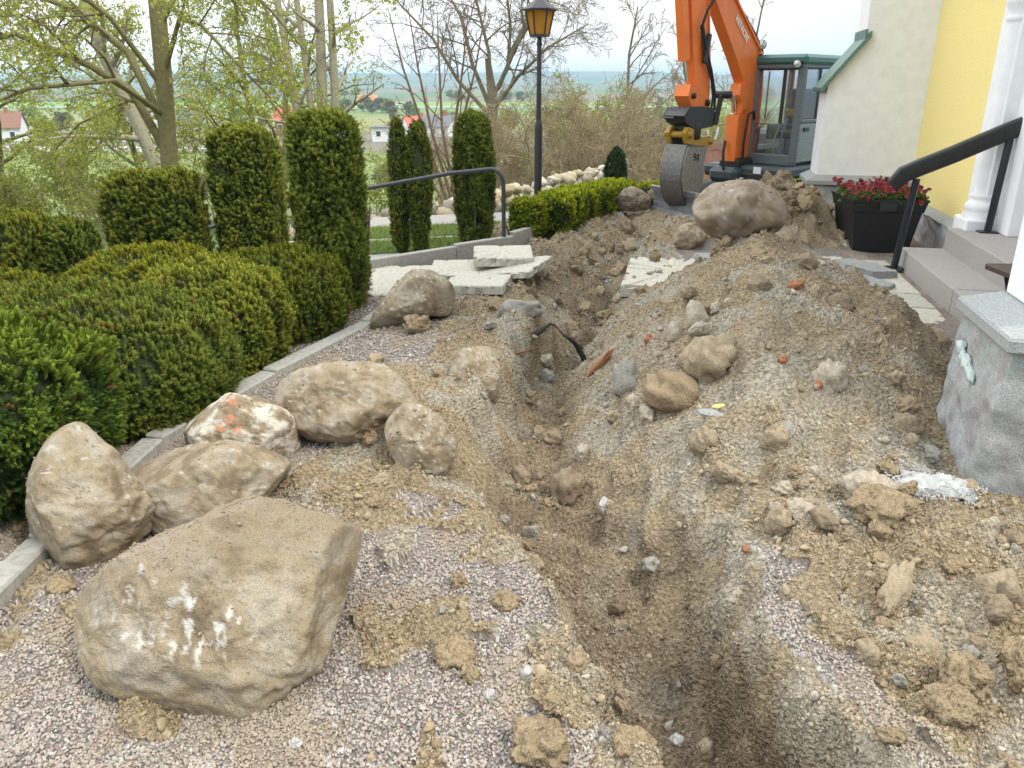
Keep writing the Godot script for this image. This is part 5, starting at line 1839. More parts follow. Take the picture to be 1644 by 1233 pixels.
func left_rail() -> void:
	var o := thing("handrail", "dark bent steel tube handrail going down behind the yew columns", "handrail", Vector3.ZERO)
	var b := MB.new()
	var pts := [Vector3(-0.08, -0.1, -8.04), Vector3(-0.085, 0.62, -8.04)]
	for i in 9:
		var a := i / 8.0 * 1.35
		pts.append(Vector3(-0.085 - 0.14 * (1.0 - cos(a)), 0.63 + 0.14 * sin(a) * 1.05, -8.04))
	pts.append_array([Vector3(-0.6, 0.735, -8.04), Vector3(-1.46, 0.585, -8.04), Vector3(-2.2, 0.42, -8.04), Vector3(-3.05, 0.2, -8.04), Vector3(-3.2, 0.12, -8.04), Vector3(-3.24, -0.3, -8.04)])
	var rad := []
	for p in pts:
		rad.append(0.021)
	b.tube(pts, rad, 10)
	put("rail", b.mesh(true), mats.rail_grey, o)
	b = MB.new()
	b.tube([Vector3(-0.06, 0.22, -8.08), Vector3(0.01, -0.02, -8.28)], [0.009, 0.009], 6)
	put("brace", b.mesh(true), mats.rail_grey, o)
	b = MB.new()
	b.tube([Vector3(-0.083, 0.21, -8.04), Vector3(-0.083, 0.225, -8.04)], [0.026, 0.026], 10)
	put("collar", b.mesh(true), mats.rail_grey, o)
	o = thing("handrail", "short piece of grey tube handrail in front of the far left hedge", "handrail", Vector3.ZERO)
	b = MB.new()
	b.tube([Vector3(-3.27, -0.2, -5.45), Vector3(-3.27, 0.2, -5.45), Vector3(-3.29, 0.26, -5.45), Vector3(-3.35, 0.3, -5.45), Vector3(-3.6, 0.36, -5.45)], [0.022, 0.022, 0.022, 0.022, 0.022], 8)
	put("rail", b.mesh(true), mats.rail_grey, o)


func lower_yard() -> void:
	# grave strips below the kerb wall: grass beds between pale paths
	var paths := [[Vector3(-1.3, -0.26, -8.75), Vector3(2.6, 0.05, 0.42), 0.3], [Vector3(-1.4, -0.3, -10.0), Vector3(4.2, 0.05, 0.5), 0.25], [Vector3(-0.3, -0.27, -11.6), Vector3(4.0, 0.06, 0.8), 0.25]]
	var k := 0
	for p in paths:
		var b := MB.new()
		b.box(Transform3D(Basis(Vector3.UP, p[2]), p[0]), p[1], 0.01)
		put("grave_path", b.mesh(), mats.path_grey).set_meta("kind", "structure")
		k += 1
	rng.seed = 600
	var blade := MB.new()
	blade.add(Vector3(-0.09, 0, 0), Color(0.7, 0.7, 0.7))
	blade.add(Vector3(0.09, 0, 0), Color(0.7, 0.7, 0.7))
	blade.add(Vector3(0.1, 1, 0.35), Color(1.2, 1.2, 1.2))
	blade.tri(0, 1, 2)
	var bm := blade.mesh()
	k = 0
	for g in [[Vector3(-1.25, -0.23, -9.35), 2.6, 0.75, 0.3], [Vector3(-0.8, -0.27, -10.7), 3.0, 0.8, 0.25], [Vector3(-2.7, -0.4, -10.2), 1.6, 0.9, 0.2]]:
		var b := MB.new()
		b.box(Transform3D(Basis(Vector3.UP, g[3]), g[0] - Vector3(0, 0.05, 0)), Vector3(g[1], 0.12, g[2]), 0.02)
		var o := put("grass_bed", b.mesh(), mats.turf)
		o.set_meta("kind", "structure")
		var buf := PackedFloat32Array()
		for i in 6500:
			var q := Basis(Vector3.UP, g[3]) * Vector3(rng.randf_range(-0.5, 0.5) * g[1], 0.0, rng.randf_range(-0.5, 0.5) * g[2])
			var s := rng.randf_range(0.03, 0.065)
			push(buf, Basis.from_euler(Vector3(rng.randf_range(-0.4, 0.4), rng.randf() * TAU, rng.randf_range(-0.4, 0.4))).scaled_local(Vector3.ONE * s), g[0] + q + Vector3(0, 0.005, 0), Color(0.2, 0.27, 0.05).lerp(Color(0.3, 0.35, 0.08), rng.randf()))
		tag(many("grass", bm, mats.grass, buf), ["short green grass on the grave bed between the yew columns", "short green grass on the grave bed by the stone wall", "short green grass on the lower left bed"][k], "grass")
		k += 1


func stone_wall() -> void:
	var o := thing("stone_wall", "low dry wall of pale rounded field stones below the churchyard", "stone wall", Vector3.ZERO)
	var shapes := []
	for i in 6:
		shapes.append(lump(700 + i, 14, 0.5, Vector3.ONE, 7))
	var tones := []
	for i in 5:
		var m := mat("wall stone %d" % i, [Color(0.42, 0.35, 0.22), Color(0.38, 0.33, 0.25), Color(0.46, 0.4, 0.29), Color(0.3, 0.26, 0.2), Color(0.5, 0.46, 0.4)][i], 0.95, true)
		tones.append(m)
	var line := [Vector3(-3.6, -0.8, -10.4), Vector3(-1.9, -0.72, -12.0), Vector3(-0.7, -0.62, -13.5), Vector3(1.0, -0.62, -16.5), Vector3(2.7, -0.6, -20.0)]
	rng.seed = 701
	for s in line.size() - 1:
		var a: Vector3 = line[s]
		var b: Vector3 = line[s + 1]
		var n := int((b - a).length() / 0.21)
		for i in n:
			var p := a.lerp(b, (i + 0.5) / n)
			for c in 3:
				var q := put("stone", shapes[rng.randi() % 6], tones[rng.randi() % 5], o)
				var big := rng.randf_range(0.75, 1.3)
				q.position = p + (b - a).normalized() * rng.randf_range(-0.07, 0.07) + Vector3(rng.randf_range(-0.06, 0.06), 0.07 + c * 0.15 + rng.randf_range(-0.05, 0.05), rng.randf_range(-0.08, 0.08))
				q.basis = Basis.from_euler(Vector3(rng.randf_range(-0.6, 0.6), rng.randf() * TAU, rng.randf_range(-0.6, 0.6))).scaled_local(Vector3(rng.randf_range(0.11, 0.17), rng.randf_range(0.07, 0.12), rng.randf_range(0.09, 0.14)) * big)


# ---------------------------------------------------------------- excavator
func P2(a: Array) -> PackedVector2Array:
	var r := PackedVector2Array()
	for i in range(0, a.size(), 2):
		r.append(Vector2(a[i], a[i + 1]))
	return r


# a plate cut in the plane of the boom: its outline in (forward, up), pushed sideways
func side_plate(pl: Array, x0: float, x1: float) -> ArrayMesh:
	var b := MB.new()
	# local x of the prism runs forward, its z to the machine's left
	b.prism(P2(pl), x0, x1, Transform3D(Basis(Vector3(0, 0, 1), Vector3(0, 1, 0), Vector3(1, 0, 0)), Vector3.ZERO))
	return b.mesh()


func text_on(parent: Node3D, s: String, size: float, at: Vector3, bs: Basis, m: Material, font := "Droid Sans") -> void:
	var f := SystemFont.new()
	f.font_names = PackedStringArray([font])
	f.font_weight = 700
	var t := TextMesh.new()
	t.text = s
	t.font = f
	t.font_size = 48
	t.pixel_size = size / 35.0
	t.depth = 0.004
	var o := put("lettering", t, m, parent)
	o.position = at
	o.basis = bs


func bar(parent: Node3D, called: String, pts: Array, r: float, m: Material, sides := 8) -> void:
	var b := MB.new()
	var rad := []
	for p in pts:
		rad.append(r)
	b.tube(pts, rad, sides)
	put(called, b.mesh(true), m, parent)


func block(parent: Node3D, called: String, at: Vector3, size: Vector3, m: Material, bevel := 0.015, rot := Vector3.ZERO) -> MeshInstance3D:
	var b := MB.new()
	b.box(Transform3D(), size, bevel)
	var o := put(called, b.mesh(), m, parent)
	o.position = at
	o.rotation = rot
	return o


func excavator() -> void:
	var o := thing("excavator", "orange and grey tracked excavator with a teal cab roof standing over the trench end", "excavator", Vector3(3.14, 0.0, -11.27), -0.7755)
	var org: Material = mats.orange
	# boom
	put("boom", side_plate([-0.15, 0.45, -0.17, 1.5, -0.13, 1.8, -0.03, 1.97, 0.75, 2.56, 1.15, 2.9, 1.4, 2.9, 1.19, 2.56, 0.52, 1.86, 0.28, 1.58, 0.16, 1.28, 0.1, 0.45], -0.075, 0.075), org, o)
	put("boom_bracket", side_plate([0.1, 1.3, 0.26, 1.52, 0.37, 1.56, 0.38, 1.42, 0.31, 1.32, 0.3, 1.2], -0.06, 0.09), org, o)
	var rib := put("boom_edge", side_plate([-0.175, 0.5, -0.19, 1.5, -0.15, 1.82, -0.05, 1.99, 0.74, 2.585, 0.75, 2.565, -0.02, 1.975, -0.125, 1.8, -0.165, 1.5, -0.15, 0.5], -0.1, 0.1), org, o)
	# boom cylinder behind its orange guard
	put("cylinder_guard", side_plate([0.19, 0.42, 0.2, 1.16, 0.36, 1.18, 0.37, 0.46], -0.08, 0.09), org, o)
	bar(o, "cylinder_rod", [Vector3(0, 1.15, 0.29), Vector3(0, 1.42, 0.37)], 0.022, mats.chrome)
	bar(o, "cylinder", [Vector3(0, 0.45, 0.28), Vector3(0, 1.15, 0.29)], 0.05, org)
	text_on(o, "HITACHI", 0.075, Vector3(0.088, 2.2, 0.47), Basis(Vector3(0, -0.6, -0.8), Vector3(0, 0.8, -0.6), Vector3(1, 0, 0)), mats.white_paint)
	# arm with its bucket cylinder
	put("arm", side_plate([1.74, 3.0, 1.62, 2.45, 1.5, 1.9, 1.4, 1.5, 1.31, 1.26, 1.16, 1.22, 1.08, 1.3, 1.07, 1.5, 1.17, 2.0, 1.26, 2.5, 1.28, 3.0], -0.065, 0.065), org, o)
	put("arm_edge", side_plate([1.28, 3.0, 1.26, 2.5, 1.16, 1.98, 1.1, 1.62, 1.13, 1.62, 1.185, 1.98, 1.285, 2.5, 1.305, 3.0], -0.08, 0.08), org, o)
	put("bucket_cylinder", side_plate([1.88, 3.0, 1.79, 2.45, 1.72, 2.15, 1.64, 1.8, 1.54, 1.83, 1.6, 2.15, 1.67, 2.45, 1.75, 3.0], -0.05, 0.05), org, o)
	bar(o, "cylinder_rod", [Vector3(0, 1.82, 1.59), Vector3(0, 1.5, 1.47)], 0.022, mats.chrome)
	put("arm_head", side_plate([1.56, 1.55, 1.6, 1.42, 1.48, 1.28, 1.3, 1.22, 1.12, 1.2, 1.1, 1.34, 1.2, 1.48, 1.4, 1.54], -0.1, 0.1), org, o)
	bar(o, "pin", [Vector3(-0.13, 1.42, 1.5), Vector3(0.13, 1.42, 1.5)], 0.035, mats.dark_steel)
	bar(o, "pin", [Vector3(-0.13, 1.34, 1.18), Vector3(0.13, 1.34, 1.18)], 0.04, mats.dark_steel)
	# hoses
	bar(o, "hose", [Vector3(0.1, 3.0, 1.1), Vector3(0.13, 2.6, 1.12), Vector3(0.12, 2.35, 1.36), Vector3(0.11, 2.2, 1.42), Vector3(0.11, 1.95, 1.3), Vector3(0.12, 1.7, 1.16), Vector3(0.13, 1.45, 1.06), Vector3(0.14, 1.25, 1.05)], 0.016, mats.rubber, 6)
	bar(o, "hose", [Vector3(0.09, 2.2, 1.42), Vector3(0.1, 1.9, 1.33), Vector3(0.11, 1.6, 1.13), Vector3(0.12, 1.4, 1.08), Vector3(0.12, 1.2, 1.1)], 0.013, mats.rubber, 6)
	bar(o, "hose", [Vector3(0.06, 2.88, 0.92), Vector3(0.07, 2.45, 0.55), Vector3(0.08, 2.14, 0.1), Vector3(0.08, 1.95, -0.12)], 0.016, mats.rubber, 6)
	bar(o, "hose", [Vector3(0.12, 1.12, 0.0), Vector3(0.16, 1.22, 0.1), Vector3(0.15, 1.18, 0.22), Vector3(0.14, 0.8, 0.25), Vector3(0.12, 0.55, 0.2)], 0.017, mats.rubber, 6)
	bar(o, "hose", [Vector3(0.1, 0.95, -0.14), Vector3(0.15, 1.0, -0.12), Vector3(0.16, 0.85, -0.08), Vector3(0.13, 0.6, -0.1)], 0.017, mats.rubber, 6)
	bar(o, "hose", [Vector3(-0.05, 0.85, 0.4), Vector3(-0.03, 0.7, 0.46), Vector3(0.0, 0.5, 0.47), Vector3(0.02, 0.4, 0.4)], 0.018, mats.rubber, 6)
	block(o, "valve_block", Vector3(0.1, 1.95, 1.27), Vector3(0.05, 0.34, 0.07), mats.black_plastic, 0.015, Vector3(-0.2, 0, 0))
	# work lamps
	for s in [[Vector3(0.1, 2.03, -0.04), 0.062], [Vector3(0.66, 1.79, 0.05), 0.05]]:
		var l := MB.new()
		l.tube([Vector3(0, 0, -0.05), Vector3(0, 0, 0.0), Vector3(0, 0, 0.02)], [s[1] * 0.6, s[1], s[1]], 16)
		var w := put("work_lamp", l.mesh(true), mats.black_plastic, o)
		w.position = s[0]
		w.rotation.y = 0.5
		l = MB.new()
		l.lathe([Vector2(0, 0.012), Vector2(s[1] * 0.6, 0.008), Vector2(s[1] * 0.88, 0.0)], 16)
		var g := put("lens", l.mesh(true), mats.lamp_lens, w)
		g.position = Vector3(0, 0, 0.021)
		g.rotation.x = PI / 2
	block(o, "lamp_bracket", Vector3(0.06, 1.92, -0.05), Vector3(0.12, 0.025, 0.08), org, 0.004, Vector3(0, 0, 0.2))
	# tiltrotator and quick hitch
	put("tilt_cylinder_housing", side_plate([1.72, 1.2, 1.66, 1.12, 1.5, 1.06, 1.3, 1.04, 1.05, 1.06, 0.98, 1.2, 1.1, 1.28, 1.35, 1.3, 1.6, 1.3], -0.14, 0.14), mats.black_plastic, o)
	bar(o, "rotator", [Vector3(0, 1.12, 1.4), Vector3(0, 0.92, 1.4)], 0.16, mats.dark_steel, 20)
	block(o, "tilt_arm", Vector3(0.15, 1.25, 0.98), Vector3(0.05, 0.36, 0.07), mats.dark_steel, 0.015, Vector3(-0.25, 0, 0))
	bar(o, "tilt_pin", [Vector3(0.05, 1.43, 0.9), Vector3(0.26, 1.43, 0.9)], 0.045, mats.dark_steel, 12)
	put("rotator_cover", side_plate([1.74, 1.17, 1.62, 1.29, 1.45, 1.26, 1.5, 1.14], -0.17, 0.0), mats.dark_steel, o)
	bar(o, "tilt_rod", [Vector3(0.18, 1.05, 0.98), Vector3(0.18, 0.9, 1.04)], 0.018, mats.chrome)
	put("quick_hitch", side_plate([1.66, 1.0, 1.6, 1.07, 1.5, 1.05, 1.42, 0.97, 1.25, 0.94, 1.1, 0.95, 1.04, 0.9, 1.06, 0.83, 1.2, 0.82, 1.6, 0.88], 0.08, 0.14), mats.yellow, o)
	put("quick_hitch", side_plate([1.66, 1.0, 1.6, 1.07, 1.5, 1.05, 1.42, 0.97, 1.25, 0.94, 1.1, 0.95, 1.04, 0.9, 1.06, 0.83, 1.2, 0.82, 1.6, 0.88], -0.16, -0.1), mats.yellow, o)
	bar(o, "hitch_pin", [Vector3(-0.2, 0.98, 1.58), Vector3(0.17, 0.98, 1.58)], 0.04, mats.yellow, 12)
	bar(o, "hitch_pin", [Vector3(-0.2, 0.88, 1.1), Vector3(0.17, 0.88, 1.1)], 0.03, mats.yellow, 12)
	# bucket: two side plates, a curved back, a lip
	var prof := [1.62, 0.84, 1.18, 0.82, 1.24, 0.62, 1.22, 0.48, 1.25, 0.3, 1.36, 0.1, 1.52, 0.15, 1.64, 0.28, 1.7, 0.45, 1.69, 0.65]
	put("bucket_side", side_plate(prof, 0.145, 0.165), mats.steel, o)
	put("bucket_side", side_plate(prof, -0.165, -0.145), mats.steel, o)
	var shell := MB.new()
	var back := [[1.62, 0.86], [1.69, 0.66], [1.71, 0.45], [1.65, 0.27], [1.53, 0.14], [1.36, 0.08], [1.26, 0.1]]
	var fine := []
	for i in back.size() - 1:
		for j in 3:
			var k := back.size()
			fine.append([cubic_interpolate(back[i][0], back[i + 1][0], back[maxi(i - 1, 0)][0], back[mini(i + 2, k - 1)][0], j / 3.0), cubic_interpolate(back[i][1], back[i + 1][1], back[maxi(i - 1, 0)][1], back[mini(i + 2, k - 1)][1], j / 3.0)])
	fine.append(back[-1])
	back = fine
	for i in back.size() - 1:
		var a := Vector3(0, back[i][1], back[i][0])
		var e := Vector3(0, back[i + 1][1], back[i + 1][0])
		var n := Vector3(0, (e - a).z, -(e - a).y).normalized() * 0.014
		shell.box(Transform3D(Basis(Vector3.RIGHT, (e - a).normalized(), Vector3.RIGHT.cross((e - a).normalized())), (a + e) * 0.5), Vector3(0.3, (e - a).length() + 0.012, 0.022), 0.004)
	put("bucket_back", shell.mesh(), mats.steel_dark, o)
	put("bucket_top", side_plate([1.6, 0.86, 1.2, 0.84, 1.22, 0.8, 1.6, 0.82], -0.14, 0.14), mats.steel_dark, o)
	put("hitch_frame", side_plate([1.56, 0.83, 1.6, 0.93, 1.5, 0.97, 1.2, 0.9, 1.14, 0.83], -0.12, -0.09), mats.steel_dark, o)
	put("hitch_frame", side_plate([1.56, 0.83, 1.6, 0.93, 1.5, 0.97, 1.2, 0.9, 1.14, 0.83], 0.09, 0.12), mats.steel_dark, o)
	text_on(o, "9A", 0.09, Vector3(0.1655, 0.71, 1.42), Basis(Vector3(0, -0.1, -0.99), Vector3(0, 0.99, -0.1), Vector3(1, 0, 0)), mats.dark_steel)
	# cab: posts, roof, panes
	var x0 := 0.05
	var x1 := 0.74
	var zf := -0.02
	var zb := -1.05
	block(o, "roof", Vector3((x0 + x1) * 0.5, 1.845, (zf + zb) * 0.5 - 0.02), Vector3(x1 - x0 + 0.05, 0.13, zf - zb + 0.08), mats.teal, 0.055)
	block(o, "roof_rail", Vector3((x0 + x1) * 0.5, 1.765, (zf + zb) * 0.5), Vector3(x1 - x0 + 0.01, 0.05, zf - zb + 0.01), mats.cab_grey, 0.012)
	for p in [[x0 + 0.03, zf - 0.03, 0.06], [x1 - 0.045, zf - 0.045, 0.1], [x0 + 0.03, zb + 0.04, 0.08], [x1 - 0.04, zb + 0.05, 0.1]]:
		block(o, "cab_post", Vector3(p[0], 1.16, p[1]), Vector3(p[2], 1.2, p[2]), mats.cab_grey, 0.02)
	block(o, "door_post", Vector3(x1 - 0.02, 1.25, -0.5), Vector3(0.04, 1.05, 0.05), mats.dark_steel, 0.01)
	block(o, "front_sill", Vector3((x0 + x1) * 0.5, 0.61, zf - 0.04), Vector3(x1 - x0, 0.14, 0.07), mats.cab_grey, 0.015)
	block(o, "front_header", Vector3((x0 + x1) * 0.5, 1.735, zf - 0.03), Vector3(x1 - x0, 0.03, 0.05), mats.dark_steel, 0.01)
	block(o, "rear_wall", Vector3((x0 + x1) * 0.5, 0.86, zb + 0.03), Vector3(x1 - x0, 0.5, 0.05), mats.cab_grey, 0.01)
	block(o, "door_panel", Vector3(x1 - 0.005, 0.83, -0.52), Vector3(0.05, 0.5, 0.94), mats.silver, 0.02)
	block(o, "door_sill", Vector3(x1 + 0.0, 1.1, -0.52), Vector3(0.045, 0.05, 0.94), mats.cab_grey, 0.012)
	block(o, "door_handle", Vector3(x1 + 0.028, 1.0, -0.2), Vector3(0.02, 0.05, 0.14), mats.black_plastic, 0.008)
	for i in 3:
		block(o, "door_vent", Vector3(x1 + 0.024, 0.72 + i * 0.08, -0.85), Vector3(0.012, 0.03, 0.12), mats.black_plastic, 0.004)
	# panes
	block(o, "windscreen", Vector3((x0 + x1) * 0.5 - 0.02, 1.2, zf - 0.035), Vector3(x1 - x0 - 0.12, 1.04, 0.006), mats.pane, 0.001)
	block(o, "door_pane", Vector3(x1 - 0.012, 1.43, -0.27), Vector3(0.006, 0.6, 0.4), mats.pane_dark, 0.001)
	block(o, "door_pane", Vector3(x1 - 0.012, 1.43, -0.76), Vector3(0.006, 0.6, 0.44), mats.pane_dark, 0.001)
	block(o, "rear_pane", Vector3((x0 + x1) * 0.5, 1.43, zb + 0.03), Vector3(x1 - x0 - 0.14, 0.6, 0.006), mats.pane, 0.001)
	block(o, "side_pane", Vector3(x0 + 0.015, 1.25, -0.5), Vector3(0.006, 0.95, 0.88), mats.pane, 0.001)
	block(o, "windscreen_bar", Vector3(0.24, 1.42, zf - 0.045), Vector3(0.018, 0.58, 0.015), mats.cab_grey, 0.004)
	block(o, "windscreen_split", Vector3(0.38, 1.06, zf - 0.045), Vector3(0.56, 0.014, 0.014), mats.cab_grey, 0.004)
	block(o, "wiper", Vector3(0.47, 1.4, zf - 0.028), Vector3(0.05, 0.66, 0.014), mats.dark_steel, 0.004)
	# inside
	block(o, "seat", Vector3(0.4, 0.92, -0.62), Vector3(0.42, 0.12, 0.42), mats.black_plastic, 0.04)
	block(o, "seat_back", Vector3(0.4, 1.22, -0.82), Vector3(0.42, 0.55, 0.1), mats.black_plastic, 0.04, Vector3(-0.15, 0, 0))
	block(o, "console", Vector3(0.2, 0.95, -0.5), Vector3(0.1, 0.2, 0.4), mats.black_plastic, 0.02)
	block(o, "console", Vector3(0.6, 0.95, -0.5), Vector3(0.1, 0.2, 0.4), mats.black_plastic, 0.02)
	block(o, "lunch_box", Vector3(0.5, 1.2, -0.28), Vector3(0.13, 0.1, 0.1), mats.yellow, 0.02)
	for x in [0.33, 0.42]:
		bar(o, "lever", [Vector3(x, 0.6, -0.22), Vector3(x + 0.02, 0.9, -0.2), Vector3(x + 0.05, 1.12, -0.26)], 0.01, mats.steel, 6)
	# upper structure, turntable and tracks
	block(o, "deck", Vector3(0.18, 0.46, -0.55), Vector3(1.2, 0.16, 1.7), mats.dark_teal, 0.04)
	block(o, "engine_hood", Vector3(0.0, 0.72, -1.3), Vector3(1.1, 0.42, 0.4), mats.cab_grey, 0.06)
	block(o, "side_cover", Vector3(-0.25, 0.62, -0.65), Vector3(0.4, 0.24, 0.9), mats.dark_teal, 0.05)
	block(o, "boom_foot", Vector3(0, 0.5, 0.12), Vector3(0.3, 0.26, 0.5), mats.dark_steel, 0.04)
	block(o, "swing_post", Vector3(-0.02, 0.42, 0.34), Vector3(0.42, 0.2, 0.3), mats.dark_teal, 0.06)
	block(o, "decal_plate", Vector3(0.4, 0.49, 0.3), Vector3(0.11, 0.09, 0.008), mats.white_paint, 0.002)
	block(o, "decal_plate", Vector3(0.27, 0.4, 0.302), Vector3(0.07, 0.07, 0.008), mats.white_paint, 0.002, Vector3(0, 0, PI / 4))
	bar(o, "turntable", [Vector3(0.1, 0.2, -0.4), Vector3(0.1, 0.4, -0.4)], 0.36, mats.dark_steel, 24)
	for s in [-0.36, 0.56]:
		var tr := []
		for i in 26:
			var a := TAU * i / 26.0
			var cx := 0.62 if cos(a) > 0 else -0.62
			tr.append_array([-0.3 + cx + cos(a) * 0.2, 0.08 + sin(a) * 0.2])
		put("track", side_plate(tr, s - 0.13, s + 0.13), mats.rubber, o)
	block(o, "counter_lip", Vector3(0.28, 0.38, 0.28), Vector3(0.8, 0.16, 0.08), mats.dark_steel, 0.03)
	# dozer blade set across the trench end
	var inv := o.transform.affine_inverse()
	var bl := MB.new()
	var u := Vector3(0.45, 0, 0.89).normalized()
	var w := Vector3(0.89, 0, -0.45).normalized()
	for i in 5:
		var a := -0.5 + i * 0.2
		bl.box(inv * Transform3D(Basis(u, Vector3.UP, u.cross(Vector3.UP)) * Basis(Vector3.RIGHT, (i - 2) * 0.16), Vector3(2.18, 0.0 + 0.02 + i * 0.068, -10.05) + w * (0.03 * pow((i - 2) * 0.7, 2) * -1.0)), Vector3(1.35, 0.074, 0.025), 0.003)
	put("dozer_blade", bl.mesh(), mats.steel_blade, o)
	bl = MB.new()
	for s in [-0.25, 0.3]:
		bl.box(inv * Transform3D(Basis(u, Vector3.UP, u.cross(Vector3.UP)), Vector3(2.18, 0.1, -10.05) + u * s + w * 0.35), Vector3(0.08, 0.1, 0.7), 0.01)
	put("blade_arm", bl.mesh(), mats.dark_steel, o)


# ---------------------------------------------------------------- church
# a block of quarry-faced granite: every face a fine net pushed in and out
func rough_block(lo: Vector3, hi: Vector3, amp: float, sd: int, step := 0.02, batter := 0.0) -> ArrayMesh:
	var b := MB.new()
	var n := fnl(FastNoiseLite.TYPE_SIMPLEX, 4.5, sd, 5)
	var nm := fnl(FastNoiseLite.TYPE_SIMPLEX, 2.2, sd + 3, 3)
	var nf := fnl(FastNoiseLite.TYPE_SIMPLEX, 14.0, sd + 5, 3)
	var mid := (lo + hi) * 0.5
	for ax in 3:
		var a1 := (ax + 1) % 3
		var a2 := (ax + 2) % 3
		for s in 2:
			var c1 := clampi(int((hi[a1] - lo[a1]) / step), 2, 60)
			var c2 := clampi(int((hi[a2] - lo[a2]) / step), 2, 60)
			var first := b.v.size()
			for j in c2 + 1:
				for i in c1 + 1:
					var p := Vector3.ZERO
					p[ax] = hi[ax] if s == 1 else lo[ax]
					p[a1] = lerpf(lo[a1], hi[a1], i / float(c1))
					p[a2] = lerpf(lo[a2], hi[a2], j / float(c2))
					var d := Vector3.ZERO
					var q := (p - mid) / (hi - mid)
					d = Vector3(pow(q.x, 9), pow(q.y, 9), pow(q.z, 9)).normalized()
					var h := n.get_noise_3dv(p) * amp
					var drop := 1.0 - clampf((p.y - lo.y) / maxf(hi.y - lo.y, 0.01), 0.0, 1.0)
					p += d * h - Vector3(batter * drop, 0, 0) * (1.0 if q.x < 0.0 else 0.0)
					var g := nm.get_noise_3d(p.x, p.y * 0.6, p.z)
					var c := Color(0.38, 0.37, 0.36).lerp(Color(0.5, 0.5, 0.5), smoothstep(-0.2, 0.4, g))
					c = c.lerp(Color(0.3, 0.28, 0.26), 0.7 * smoothstep(0.1, 0.5, -g))
					# copper has run down from above
					var run := nm.get_noise_3d(p.x * 2.5 + 20.0, p.y * 0.35, p.z * 2.5)
					c = c.lerp(Color(0.38, 0.47, 0.455), 0.5 * smoothstep(0.12, 0.5, run + 0.4 * smoothstep(0.25, 0.0, drop)) * (0.6 + nf.get_noise_3dv(p)))
					c *= 1.0 + 0.2 * nf.get_noise_3dv(p * 2.0)
					b.add(p, c)
			for j in c2:
				for i in c1:
					var a := first + j * (c1 + 1) + i
					var e := a + c1 + 1
					if s == 1:
						b.tri(a, e, a + 1)
						b.tri(a + 1, e, e + 1)
					else:
						b.tri(a, a + 1, e)
						b.tri(a + 1, e + 1, e)
	return b.mesh(true)


func wedge_cap(lo: Vector3, hi: Vector3, top_lo: Vector3, top_hi: Vector3) -> ArrayMesh:
	var b := MB.new()
	b.box(Transform3D(Basis(), (lo + hi) * 0.5), hi - lo, 0.008)
	var a := [Vector3(lo.x + 0.006, hi.y, lo.z + 0.006), Vector3(hi.x, hi.y, lo.z + 0.006), Vector3(hi.x, hi.y, hi.z - 0.006), Vector3(lo.x + 0.006, hi.y, hi.z - 0.006)]
	var t := [Vector3(top_lo.x, top_lo.y, top_lo.z), Vector3(top_hi.x, top_lo.y, top_lo.z), Vector3(top_hi.x, top_lo.y, top_hi.z), Vector3(top_lo.x, top_lo.y, top_hi.z)]
	var m := (lo + hi) * 0.5
	for i in 4:
		b.poly([a[i], a[(i + 1) % 4], t[(i + 1) % 4], t[i]], m)
	b.poly(t, m)
	return b.mesh()


func wall_box(lo: Vector3, hi: Vector3, bevel := 0.01) -> ArrayMesh:
	var b := MB.new()
	b.box(Transform3D(Basis(), (lo + hi) * 0.5), hi - lo, bevel)
	return b.mesh()


